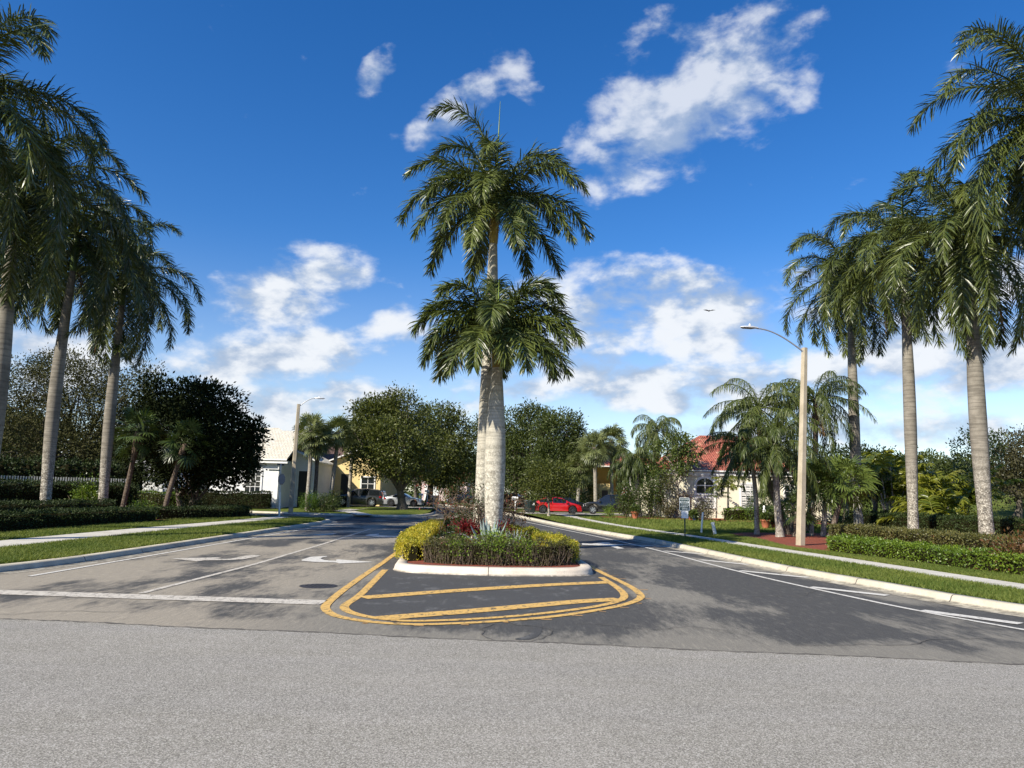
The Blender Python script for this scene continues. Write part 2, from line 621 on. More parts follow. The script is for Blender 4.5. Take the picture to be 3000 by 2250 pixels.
    # --- concrete kerbs and walks
    def concrete(name, a, b, stain):
        m, nt, bs, out = mat(name)
        p = pos(nt)
        n1 = noise(nt, p, 1.4, 6, 0.65)
        n2 = noise(nt, p, 25, 4, 0.7)
        n3 = noise(nt, p, 0.5, 6, 0.7, 0.4)
        c = mixc(nt, ramp(nt, n1, 0.3, 0.7), a, b)
        c = mixc(nt, ramp(nt, n2, 0.4, 0.7, 0, 0.25), c, tuple(x * 0.6 for x in a))
        c = mixc(nt, ramp(nt, n3, 0.56, 0.70, 0, 0.55), c, stain)
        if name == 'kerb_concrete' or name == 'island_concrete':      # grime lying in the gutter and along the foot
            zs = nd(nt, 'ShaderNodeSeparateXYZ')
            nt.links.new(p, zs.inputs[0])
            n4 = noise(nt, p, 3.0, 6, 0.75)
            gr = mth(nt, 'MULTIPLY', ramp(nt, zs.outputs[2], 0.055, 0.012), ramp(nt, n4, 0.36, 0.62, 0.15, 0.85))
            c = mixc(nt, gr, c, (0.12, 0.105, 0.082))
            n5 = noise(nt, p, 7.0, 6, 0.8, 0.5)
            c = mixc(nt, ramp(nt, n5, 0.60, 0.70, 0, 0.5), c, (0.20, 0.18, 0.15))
        nt.links.new(c, bs.inputs['Base Color'])
        bs.inputs['Roughness'].default_value = 0.9
        bs.inputs['Specular IOR Level'].default_value = 0.25
        bump(nt, bs, n2, 0.25, 0.008)
        M[name] = m
    concrete('kerb_concrete', (0.45, 0.405, 0.31), (0.57, 0.52, 0.41), (0.24, 0.21, 0.17))
    concrete('island_concrete', (0.58, 0.50, 0.40), (0.70, 0.62, 0.51), (0.42, 0.36, 0.28))
    concrete('walk_concrete', (0.50, 0.47, 0.40), (0.60, 0.57, 0.50), (0.33, 0.30, 0.25))
    concrete('pole_concrete', (0.36, 0.305, 0.215), (0.50, 0.43, 0.32), (0.19, 0.175, 0.15))

    # --- lawn
    m, nt, bs, out = mat('lawn')
    p = pos(nt)
    n1 = noise(nt, p, 0.6, 6, 0.7)
    n2 = noise(nt, p, 14, 5, 0.75)
    n3 = noise(nt, p, 60, 3, 0.7)
    c = mixc(nt, ramp(nt, n1, 0.32, 0.68), (0.075, 0.115, 0.018), (0.150, 0.172, 0.034))
    c = mixc(nt, ramp(nt, n2, 0.45, 0.72, 0, 0.6), c, (0.205, 0.205, 0.062))
    c = mixc(nt, ramp(nt, n3, 0.48, 0.32, 0, 0.7), c, (0.030, 0.052, 0.010))
    nt.links.new(c, bs.inputs['Base Color'])
    bs.inputs['Roughness'].default_value = 0.95
    bs.inputs['Specular IOR Level'].default_value = 0.1
    bump(nt, bs, n3, 0.9, 0.05)
    M['lawn'] = m
    M['blade'] = leafmat('grass_blade', (0.070, 0.118, 0.016), (0.25, 0.265, 0.062), 0.6, 0.3, 0.25)

    # --- mulch
    m, nt, bs, out = mat('mulch')
    p = pos(nt)
    n1 = noise(nt, p, 22, 5, 0.75, 0.5, (1, 2.2, 1))
    n2 = noise(nt, p, 1.5, 5, 0.6)
    c = mixc(nt, ramp(nt, n1, 0.3, 0.7), (0.12, 0.026, 0.012), (0.42, 0.095, 0.042))
    c = mixc(nt, ramp(nt, n2, 0.45, 0.75, 0, 0.5), c, (0.17, 0.075, 0.045))
    nt.links.new(c, bs.inputs['Base Color'])
    bs.inputs['Roughness'].default_value = 0.95
    bump(nt, bs, n1, 1.0, 0.05)
    M['mulch'] = m

    # --- royal palm trunk: pale grey, ringed, blotched with lichen
    def trunkmat(name, a, b, blotch, amt, ring=9.0, low=(0.78, 0.75, 0.66)):
        m, nt, bs, out = mat(name)
        o = objc(nt)
        sp = nd(nt, 'ShaderNodeSeparateXYZ')
        nt.links.new(o, sp.inputs[0])
        n1 = noise(nt, o, 1.2, 6, 0.65)
        rg = noise(nt, o, ring, 3, 0.6, 0, (0.06, 0.06, 1))
        sp1 = noise(nt, o, 16, 4, 0.65)
        sp2 = noise(nt, o, 6.0, 5, 0.7)
        c = mixc(nt, ramp(nt, n1, 0.3, 0.7), a, b)
        c = mixc(nt, ramp(nt, rg, 0.48, 0.60, 0, 0.5), c, tuple(x * 0.55 for x in a))
        lowf = ramp(nt, sp.outputs[2], 5.0, 1.5)
        c = mixc(nt, mth(nt, 'MULTIPLY', ramp(nt, sp1, 0.50, 0.58, 0, 0.8), lowf), c, low)
        c = mixc(nt, mth(nt, 'MULTIPLY', ramp(nt, sp2, 0.53, 0.61, 0, amt), mth(nt, 'ADD', mth(nt, 'MULTIPLY', lowf, 0.75), 0.12)), c, blotch)
        nt.links.new(c, bs.inputs['Base Color'])
        bs.inputs['Roughness'].default_value = 0.9
        bs.inputs['Specular IOR Level'].default_value = 0.2
        bump(nt, bs, mth(nt, 'ADD', rg, mth(nt, 'MULTIPLY', sp1, 0.5)), 0.35, 0.03)
        M[name] = m
    trunkmat('royal_trunk', (0.165, 0.148, 0.120), (0.285, 0.258, 0.212), (0.060, 0.055, 0.047), 0.9, low=(0.62, 0.59, 0.50))
    trunkmat('median_trunk', (0.34, 0.315, 0.255), (0.48, 0.445, 0.365), (0.15, 0.13, 0.10), 0.75, low=(0.72, 0.68, 0.56))
    trunkmat('palm_trunk', (0.20, 0.17, 0.135), (0.34, 0.30, 0.245), (0.08, 0.07, 0.055), 0.6, ring=14, low=(0.46, 0.44, 0.39))
    trunkmat('dark_palm_trunk', (0.075, 0.055, 0.040), (0.15, 0.11, 0.08), (0.03, 0.025, 0.02), 0.6, ring=16, low=(0.22, 0.19, 0.16))
    trunkmat('bark', (0.075, 0.062, 0.048), (0.15, 0.125, 0.10), (0.03, 0.026, 0.02), 0.6, ring=2.0, low=(0.17, 0.15, 0.125))
    trunkmat('pale_bark', (0.24, 0.205, 0.165), (0.36, 0.31, 0.26), (0.09, 0.08, 0.065), 0.6, ring=2.0, low=(0.42, 0.38, 0.33))
    M['crownshaft'] = plain('green_crownshaft', (0.10, 0.15, 0.035), 0.35, var=0.35, scale=2.0)
    M['gold_crownshaft'] = plain('golden_crownshaft', (0.36, 0.25, 0.045), 0.35, var=0.4, scale=2.0)
    M['dead'] = leafmat('dead_frond', (0.10, 0.055, 0.026), (0.26, 0.17, 0.09), 0.8, 0.1, 0.2)
    M['royal_leaf'] = leafmat('royal_leaf', (0.019, 0.036, 0.008), (0.135, 0.158, 0.034), 0.36, 0.08, 0.45)
    M['queen_leaf'] = leafmat('queen_leaf', (0.026, 0.046, 0.010), (0.115, 0.138, 0.030), 0.45, 0.16, 0.35) if True else leafmat('x', (0,0,0), (0,0,0), 0.5, 0.2, 0.5)
    M['sabal_leaf'] = leafmat('sabal_leaf', (0.060, 0.082, 0.026), (0.240, 0.260, 0.100), 0.42, 0.2, 0.45)
    M['fan_leaf'] = leafmat('fan_leaf', (0.045, 0.085, 0.016), (0.17, 0.215, 0.050), 0.36, 0.25, 0.5)
    M['dark_fan_leaf'] = leafmat('dark_fan_leaf', (0.018, 0.036, 0.010), (0.095, 0.135, 0.032), 0.4, 0.15, 0.5)
    M['areca_leaf'] = leafmat('areca_leaf', (0.085, 0.115, 0.010), (0.290, 0.285, 0.035), 0.38, 0.35, 0.5)
    M['tree_leaf'] = leafmat('tree_leaf', (0.030, 0.044, 0.008), (0.130, 0.142, 0.026), 0.5, 0.22, 0.35)
    M['tree_leaf_deep'] = leafmat('tree_leaf_deep', (0.022, 0.036, 0.008), (0.085, 0.105, 0.022), 0.5, 0.18, 0.35)
    M['dark_leaf'] = leafmat('dark_leaf', (0.008, 0.013, 0.004), (0.028, 0.038, 0.010), 0.75, 0.08, 0.1)
    M['grey_leaf'] = leafmat('grey_leaf', (0.030, 0.032, 0.011), (0.100, 0.098, 0.036), 0.7, 0.15, 0.15)
    M['olive_leaf'] = leafmat('olive_leaf', (0.036, 0.034, 0.014), (0.110, 0.100, 0.034), 0.5, 0.15, 0.35)
    M['shrub_leaf'] = leafmat('shrub_leaf', (0.026, 0.046, 0.010), (0.105, 0.135, 0.026), 0.42, 0.2, 0.45)
    M['hedge_bright'] = leafmat('hedge_bright', (0.055, 0.105, 0.008), (0.195, 0.270, 0.022), 0.38, 0.25, 0.5)
    M['hedge_olive'] = leafmat('hedge_olive', (0.050, 0.060, 0.014), (0.175, 0.155, 0.042), 0.45, 0.2, 0.4, third=(0.24, 0.12, 0.06))
    M['hedge_dark'] = leafmat('hedge_dark', (0.010, 0.020, 0.005), (0.042, 0.064, 0.013), 0.55, 0.12, 0.25)
    M['hedge_yellow'] = leafmat('hedge_yellow', (0.20, 0.215, 0.015), (0.66, 0.50, 0.04), 0.42, 0.25, 0.4, third=(0.62, 0.40, 0.13))
    M['hedge_brown'] = leafmat('hedge_brown', (0.046, 0.048, 0.014), (0.125, 0.120, 0.034), 0.5, 0.2, 0.35, third=(0.15, 0.08, 0.03))
    M['lime_leaf'] = leafmat('lime_leaf', (0.085, 0.15, 0.012), (0.24, 0.32, 0.03), 0.4, 0.3, 0.45)
    M['red_leaf'] = leafmat('red_leaf', (0.075, 0.008, 0.010), (0.24, 0.022, 0.024), 0.4, 0.25, 0.4)
    M['rust_leaf'] = leafmat('rust_leaf', (0.070, 0.055, 0.016), (0.20, 0.065, 0.028), 0.5, 0.2, 0.4, third=(0.28, 0.03, 0.03))
    M['agave_leaf'] = leafmat('agave_leaf', (0.150, 0.200, 0.180), (0.280, 0.345, 0.320), 0.55, 0.05, 0.4)
    M['twig'] = leafmat('twig', (0.080, 0.058, 0.040), (0.21, 0.160, 0.115), 0.8, 0.0, 0.2)
    M['core'] = plain('hedge_inner_shade', (0.020, 0.018, 0.009), 1.0, spec=0.0)  # solid hedge core, shade between the leaves put into its near-black colour
    M['petal'] = plain('white_petal', (0.80, 0.78, 0.72), 0.6)
    M['stone'] = plain('tan_stone', (0.38, 0.25, 0.17), 0.9, var=0.3)


build_materials()

# ------------------------------------------------------------------ plant builders
def R_(seed):
    return np.random.default_rng(seed)


def leaves(mb, P, Nn, D, L, Wd, tint, m=0, fold=0.0):
    """diamond leaves: P base points, Nn normals, D axis directions"""
    N = len(P)
    D = nrm(D)
    Sd = nrm(np.cross(D, Nn))
    L = np.broadcast_to(np.asarray(L, float), (N,))[:, None]
    Wd = np.broadcast_to(np.asarray(Wd, float), (N,))[:, None]
    mid = P + D * L * 0.45
    if fold:
        mid = mid + nrm(Nn) * L * fold
    q = np.stack([P, mid + Sd * Wd / 2, P + D * L, mid - Sd * Wd / 2], 1)
    mb.polys(q, tint, m)


def pinnate(mb, base, az, e0, L, droop, rng, n=46, ll=0.75, lw=0.05, hang=0.5, plum=0.45, pexp=1.5, tint0=0.5, start=0.1, side=0.0, m=0, mr=None, tipang=38):
    """one feather frond: arching midrib and two ranks of hanging leaflets"""
    K = 14
    s = np.linspace(0, 1, K)
    el = e0 - droop * s ** pexp
    azv = az + side * s ** 1.5
    st = L / (K - 1)
    d = np.stack([np.cos(el) * np.cos(azv), np.cos(el) * np.sin(azv), np.sin(el)], -1)
    p = np.vstack([[0, 0, 0], np.cumsum((d[:-1] + d[1:]) / 2 * st, 0)]) + np.asarray(base)
    mb.tube(p, np.linspace(0.045 * L / 4, 0.007, K), 4, 0.62, m if mr is None else mr, caps=False)
    t = np.linspace(start, 0.995, n)
    t = np.concatenate([t, t])
    sg = np.concatenate([np.ones(n), -np.ones(n)])
    t = np.clip(t + rng.normal(0, 0.3 / n, 2 * n), start * 0.8, 1)
    b = np.stack([np.interp(t, s, p[:, k]) for k in range(3)], -1)
    T = nrm(np.stack([np.interp(t, s, d[:, k]) for k in range(3)], -1))
    Sx = nrm(np.cross(T, Z3) + 1e-6 * rng.normal(size=T.shape))
    Nn = np.cross(Sx, T)
    ang = np.radians(72 - (72 - tipang) * t + rng.normal(0, 6, 2 * n))
    lift = rng.normal(0.05, plum, 2 * n)
    D = Sx * (sg * np.sin(ang))[:, None] + T * np.cos(ang)[:, None] + Nn * lift[:, None]
    D = nrm(D)
    l = ll * (np.sin(np.pi * (0.16 + 0.74 * t)) ** 0.7) * rng.uniform(0.8, 1.12, 2 * n)
    hg = hang * rng.uniform(0.6, 1.5, 2 * n)
    D1 = nrm(D - Z3 * (hg * 0.35)[:, None])
    D2 = nrm(D - Z3 * (hg * 1.25)[:, None])
    D3 = nrm(D - Z3 * (hg * 2.6)[:, None])
    wv = nrm(np.cross(D1, nrm(Nn + 0.7 * rng.normal(size=Nn.shape))))
    w = lw * rng.uniform(0.75, 1.2, 2 * n)[:, None] / 2
    p1 = b + D1 * (l * 0.34)[:, None]
    p2 = p1 + D2 * (l * 0.36)[:, None]
    p3 = p2 + D3 * (l * 0.30)[:, None]
    tt = np.clip(tint0 + rng.normal(0, 0.16, 2 * n), 0, 0.89)
    mb.polys(np.stack([b - wv * w * 0.6, b + wv * w * 0.6, p1 + wv * w, p1 - wv * w], 1), tt, m)
    mb.polys(np.stack([p1 - wv * w, p1 + wv * w, p2 + wv * w * 0.85, p2 - wv * w * 0.85], 1), tt, m)
    mb.polys(np.stack([p2 - wv * w * 0.85, p2 + wv * w * 0.85, p3], 1), tt, m)
    return p


def fan(mb, base, az, el, pet, Rr, rng, nseg=18, spread=math.radians(230), droopf=0.5, tint0=0.5, m=0, lw=1.0):
    """one fan leaf on its stalk"""
    d = np.array((math.cos(el) * math.cos(az), math.cos(el) * math.sin(az), math.sin(el)))
    sidev = nrm(np.cross(d, Z3) + 1e-6)
    n = np.cross(sidev, d)
    h0 = np.asarray(base, float)
    h1 = h0 + d * pet - Z3 * pet * 0.10
    mb.tube([h0, (h0 + h1) / 2 + Z3 * 0.03 * pet, h1], [0.022, 0.016, 0.012], 4, 0.6, m, caps=False)
    rl = rng.normal(0, 0.65)
    n = n * math.cos(rl) + sidev * math.sin(rl)
    d2 = nrm(d - Z3 * 0.30 * droopf + rng.normal(0, 0.12, 3))
    n = nrm(n - d2 * np.dot(n, d2))
    sidev = np.cross(d2, n)
    a = np.linspace(-spread / 2, spread / 2, nseg) + rng.normal(0, 0.03, nseg)
    D = np.cos(a)[:, None] * d2 + np.sin(a)[:, None] * sidev
    l = Rr * (0.72 + 0.28 * np.cos(a * 0.8)) * rng.uniform(0.88, 1.08, nseg)
    D1 = nrm(D - 0.10 * n)
    hang = droopf * rng.uniform(0.5, 1.5, nseg)[:, None]
    p1 = h1 + D1 * (l * 0.52)[:, None]
    p2 = p1 + nrm(D1 - Z3 * hang * 0.35) * (l * 0.30)[:, None]
    p3 = p2 + nrm(D1 - Z3 * hang * 1.1) * (l * 0.24)[:, None]
    wv = nrm(np.cross(D1, n))
    w1 = (l * 0.52 * spread / nseg * 0.40 * lw)[:, None]
    tt = np.clip(tint0 + rng.normal(0, 0.13, nseg), 0, 0.89)
    mb.polys(np.stack([np.broadcast_to(h1, p1.shape), p1 + wv * w1, p1 - wv * w1], 1), tt, m)
    mb.polys(np.stack([p1 - wv * w1, p1 + wv * w1, p2 + wv * w1 * 0.7, p2 - wv * w1 * 0.7], 1), tt, m)
    mb.polys(np.stack([p2 - wv * w1 * 0.7, p2 + wv * w1 * 0.7, p3], 1), tt, m)


def cull(P, seed, thr, k=1.0):
    """smooth pseudo noise for gaps in crowns"""
    r = R_(seed)
    f = np.zeros(len(P))
    for _ in range(6):
        w = r.normal(0, 1, 3) * k * 1.6
        f += np.sin(P @ w + r.uniform(0, 6.28))
    return f / 3.0 > thr


def crown(mb, lobes, n, size, seed, k=7, spread=0.28, thr=-0.55, gapk=1.0, up=0.25, shell=0.62, m=0, tb=0.5, asp=0.5, bumps=0):
    """leaf sprigs spread through and over a crown made of uneven lobes"""
    rng = R_(seed)
    L = np.array(lobes, float)
    if bumps:
        ex = []
        for l in L:
            for _ in range(bumps):
                d0 = nrm(rng.normal(size=3) + np.array((0, 0, 0.35)))
                f = rng.uniform(0.22, 0.40)
                ex.append((*(l[:3] + d0 * l[3:6] * rng.uniform(0.80, 1.02)), *(l[3:6] * f)))
        L = np.vstack([L, ex])
    vol = (L[:, 3] * L[:, 4] + L[:, 4] * L[:, 5] + L[:, 3] * L[:, 5])
    nc = n // k
    idx = rng.choice(len(L), nc, p=vol / vol.sum())
    d = nrm(rng.normal(size=(nc, 3)))
    rr = (shell + (1.04 - shell) * rng.uniform(0, 1, nc) ** 0.6)[:, None]
    ctr = L[idx, :3] + d * L[idx, 3:6] * rr * (1 + 0.10 * np.sin(d @ np.array((5.1, 3.7, 6.3)) + idx)[:, None])
    keep = cull(ctr, seed + 1, thr, gapk / max(1.0, L[:, 3].mean() * 0.6))
    ctr, d = ctr[keep], d[keep]
    nc = len(ctr)
    ct = rng.normal(0, 0.13, nc)
    P = np.repeat(ctr, k, 0) + rng.normal(0, spread, (nc * k, 3))
    dd = np.repeat(d, k, 0)
    Nn = nrm(dd * 0.6 + rng.normal(0, 0.6, P.shape) + Z3 * up)
    off = nrm(P - np.repeat(ctr, k, 0) + dd * spread * 0.7)
    D = nrm(off * 0.9 + dd * 0.35 + 0.45 * rng.normal(size=P.shape) + Z3 * 0.1)
    Nn = nrm(Nn - D * np.sum(Nn * D, 1, keepdims=True))
    s = size * rng.uniform(0.65, 1.3, len(P))
    leaves(mb, P, Nn, D, s, s * asp, np.clip(tb + np.repeat(ct, k) + rng.normal(0, 0.16, len(P)), 0, 1), m)
    return mb


def bough(mb, a, b, r0, r1, rng, sag=0.12, wob=0.05, k=7, m=0, sides=6):
    a, b = np.asarray(a, float), np.asarray(b, float)
    t = np.linspace(0, 1, k)[:, None]
    p = a + (b - a) * t
    l = np.linalg.norm(b - a)
    p = p + Z3 * (np.sin(t * math.pi) * sag * l) + np.sin(t * math.pi) * rng.normal(0, wob * l, 3)
    p[1:-1] += rng.normal(0, wob * l * 0.25, (k - 2, 3))
    mb.tube(p, np.linspace(r0, r1, k), sides, 0.5, m, caps=False)
    return p


def broadleaf(name, label, cat, base, lobes, n, size, leafm, barkm, seed, forkz=None, tr=0.3, group=None, stems=1, thr=-0.55, k=7, spread=0.28, gapk=1.0, tb=0.5, twigs=1, shell=0.62, asp=0.5):
    rng = R_(seed)
    base = np.asarray(base, float)
    th = thing(name, label, cat, base, group)
    L = np.array(lobes, float)
    tm = MB()
    low = L[:, 2].min() - L[np.argmin(L[:, 2]), 5] * 0.5
    forkz = forkz if forkz is not None else max(base[2] + 0.6, low)
    for s in range(stems):
        off = np.array((0, 0, 0.0)) if stems == 1 else np.array((rng.normal(0, 0.25), rng.normal(0, 0.25), 0))
        top = np.array((base[0] + rng.normal(0, 0.15) * (1 + stems * 0.8), base[1] + rng.normal(0, 0.15), forkz + rng.uniform(-.2, .3)))
        K = 7
        t = np.linspace(0, 1, K)[:, None]
        p = base + off * (1 - t * 0.4) + (top - base) * t + np.sin(t * 3.1) * rng.normal(0, 0.05, 3)
        r = tr / math.sqrt(stems)
        tm.tube(p, r * (1 + 0.55 * (1 - t[:, 0]) ** 4) * (1 - 0.2 * t[:, 0]), 10, 0.5)
        for j in range(len(L)):
            if stems > 1 and j % stems != s: continue
            tgt = L[j, :3] + rng.normal(0, 0.15, 3) * L[j, 3:6]
            pp = bough(tm, p[-1] - Z3 * 0.05, tgt, r * 0.6, r * 0.16, rng, 0.05, 0.05)
            for q in range(3 * twigs):
                e = L[j, :3] + nrm(rng.normal(size=3)) * L[j, 3:6] * 0.9
                if e[2] < forkz: e[2] = forkz + 0.3
                bough(tm, pp[rng.integers(2, 6)], e, r * 0.20, r * 0.035, rng, 0.03, 0.06, 6, sides=5)
    part(tm, 'trunk', M[barkm], th)
    cm = crown(MB(), lobes, n, size, seed + 5, k, spread, thr, gapk, tb=tb, shell=shell, asp=asp, bumps=4)
    part(cm, 'crown', M[leafm], th)
    return th


def trunk_path(base, top, rng, bend=0.0, K=16):
    t = np.linspace(0, 1, K)[:, None]
    base, top = np.asarray(base, float), np.asarray(top, float)
    p = base + (top - base) * t
    p[:, 0] += (np.sin(t[:, 0] * math.pi) * bend)
    return p


def royal(label, base, top, seed, r=0.33, fronds=None, nf=15, L=4.3, csl=1.9, trunk='royal_trunk', shaft='crownshaft', bend=0.0, dead=0, group='royal palms along the entrance', e_hi=78, e_lo=-32, dense=1.0, skip=None, az0=0.0, spear=2.6, ll=0.95, tb=0.5, flare=0.12):
    """royal palm: bulging ringed trunk, smooth crownshaft, plume fronds each of its own, spear"""
    rng = R_(seed)
    th = thing('royal_palm', label, 'palm tree', base, group)
    base, top = np.asarray(base, float), np.asarray(top, float)
    axis = nrm(top - base)
    neck = top - axis * csl
    p = trunk_path(base, neck, rng, bend, 22)
    t = np.linspace(0, 1, 22)
    rad = r * (0.98 + flare * np.exp(-t * 22) - 0.08 * np.exp(-((t - 0.12) / 0.1) ** 2) + 0.16 * np.exp(-((t - 0.45) / 0.22) ** 2) - 0.42 * np.clip((t - 0.6) / 0.4, 0, 1) ** 1.5)
    tm = MB().tube(p, rad, 16, 0.5)
    part(tm, 'trunk', M[trunk], th)
    cs = MB()
    tt = np.linspace(0, 1, 9)
    cs.tube(neck + (top - neck) * tt[:, None], r * (0.60 + 0.12 * np.sin(tt * 2.4) - 0.34 * tt ** 2.2), 12, 0.5)
    part(cs, 'crownshaft', M[shaft], th)
    if fronds is None:
        fronds = []
        for i in range(nf):
            u = i / (nf - 1)
            e0 = math.radians(e_hi - (e_hi - e_lo) * u ** 0.80 + rng.normal(0, 6))
            dr = math.radians(140 - 74 * u + rng.normal(0, 9))
            fronds.append((math.degrees(az0) + 137.5 * i + rng.normal(0, 10), math.degrees(e0), L * rng.uniform(0.9, 1.08) * (0.95 if u < .15 else 1), math.degrees(dr), 1.7 - 0.6 * u))
    for i, f in enumerate(fronds):
        az, e0, l, dr, pe = f[:5]
        fm = MB()
        b = top - axis * 0.12 + 0.12 * np.array((math.cos(math.radians(az)), math.sin(math.radians(az)), 0))
        pinnate(fm, b, math.radians(az), math.radians(e0), l, math.radians(dr), rng, n=int(165 * dense), ll=ll, lw=0.044, hang=0.28, plum=0.42, pexp=pe, tint0=np.clip(tb + rng.normal(0, 0.1), .1, .8), start=0.07, side=rng.normal(0, 0.25), tipang=30)
        part(fm, 'frond', M['royal_leaf'], th)
    if spear:
        sp = MB().tube(np.array([top - axis * 0.2, top + axis * spear * 0.5, top + axis * spear]), [0.055, 0.04, 0.008], 6, 0.85)
        part(sp, 'spear_leaf', M['lime_leaf'], th)
    for i in range(dead):
        a = rng.uniform(0, 6.28)
        fm = MB()
        b = neck + 0.22 * np.array((math.cos(a), math.sin(a), 0))
        pinnate(fm, b, a, math.radians(-35), 3.2, math.radians(52), rng, n=30, ll=0.5, lw=0.05, hang=1.6, plum=0.3, pexp=0.4, tint0=0.4)
        part(fm, 'dead_frond', M['dead'], th, 'brown dead frond hanging down the trunk')
    return th


def feather_palm(name, label, base, top, seed, r=0.15, nf=16, L=3.4, leafm='queen_leaf', trunk='palm_trunk', ll=0.74, hang=1.3, e_hi=75, e_lo=-40, group=None, n=66, bend=0.0, lw=0.034, boots=0.0, tb=0.5, dr0=112, dead=0, plum=0.35):
    rng = R_(seed)
    th = thing(name, label, 'palm tree', base, group)
    p = trunk_path(base, top, rng, bend, 12)
    rad = np.linspace(r * 1.15, r * 0.85, 12)
    rad[0] *= 1.25
    if boots:
        rad[-4:] += boots * np.array((.3, .8, 1, .5))
    part(MB().tube(p, rad, 10, 0.5), 'trunk', M[trunk], th)
    top = np.asarray(top, float)
    for i in range(nf):
        u = i / max(1, nf - 1)
        e0 = math.radians(e_hi - (e_hi - e_lo) * u ** 0.9 + rng.normal(0, 7))
        fm = MB()
        pinnate(fm, top + rng.normal(0, 0.04, 3), math.radians(137.5 * i + rng.normal(0, 12)), e0, L * rng.uniform(0.85, 1.1), math.radians(dr0 - 52 * u + rng.normal(0, 9)), rng, n=n, ll=ll, lw=lw, hang=hang, plum=plum, pexp=1.4, tint0=np.clip(tb + rng.normal(0, .1), .05, .85), start=0.16)
        part(fm, 'frond', M[leafm], th)
    if dead:
        fm = MB()
        for i in range(dead):
            pinnate(fm, top - Z3 * 0.35, rng.uniform(0, 6.28), math.radians(-48), L * 0.55, math.radians(38), rng, n=18, ll=0.35, lw=0.04, hang=1.6, plum=0.3, pexp=0.5, tint0=0.5)
        part(fm, 'dead_skirt', M['dead'], th, 'skirt of brown dead fronds')
    return th


def fan_palm(name, label, base, top, seed, r=0.16, nl=34, Rr=0.75, pet=0.9, leafm='sabal_leaf', trunk='palm_trunk', group=None, droopf=0.6, e_hi=85, e_lo=-55, nseg=16, bend=0.0, boots=0.05, tb=0.5, lw=1.0, spread=230):
    rng = R_(seed)
    th = thing(name, label, 'palm tree', base, group)
    p = trunk_path(base, top, rng, bend, 12)
    rad = np.linspace(r * 1.1, r * 0.9, 12)
    rad[-4:] += boots * np.array((.3, .9, 1, .6))
    part(MB().tube(p, rad, 10, 0.5), 'trunk', M[trunk], th)
    top = np.asarray(top, float)
    cm = MB()
    for i in range(nl):
        u = (i + 0.5) / nl
        el = math.radians(e_hi - (e_hi - e_lo) * u + rng.normal(0, 8))
        fan(cm, top + rng.normal(0, 0.05, 3), math.radians(137.5 * i + rng.normal(0, 12)), el, pet * rng.uniform(0.8, 1.15), Rr * rng.uniform(0.85, 1.12), rng, nseg, math.radians(spread), droopf, np.clip(tb + (0.12 - 0.3 * u) + rng.normal(0, .08), .02, .86), 0, lw)
    part(cm, 'crown', M[leafm], th)
    return th


def offset_line(path, w):
    path = np.asarray(path, float)
    T = nrm(np.gradient(path, axis=0))
    N = np.column_stack([-T[:, 1], T[:, 0]])
    return path + N * np.broadcast_to(np.asarray(w, float), (len(path),))[:, None]


def resample(path, step):
    path = np.asarray(path, float)
    d = np.concatenate([[0], np.cumsum(np.linalg.norm(np.diff(path, axis=0), axis=1))])
    n = max(2, int(round(d[-1] / step)) + 1)
    s = np.linspace(0, d[-1], n)
    return np.column_stack([np.interp(s, d, path[:, k]) for k in range(path.shape[1])])


def smooth_line(path, it=2, closed=False):
    p = np.asarray(path, float)
    for _ in range(it):
        if closed:
            q = np.roll(p, -1, 0)
            p = np.stack([p * .75 + q * .25, p * .25 + q * .75], 1).reshape(-1, p.shape[1])
        else:
            q = np.stack([p[:-1] * .75 + p[1:] * .25, p[:-1] * .25 + p[1:] * .75], 1).reshape(-1, p.shape[1])
            p = np.vstack([p[:1], q, p[-1:]])
    return p


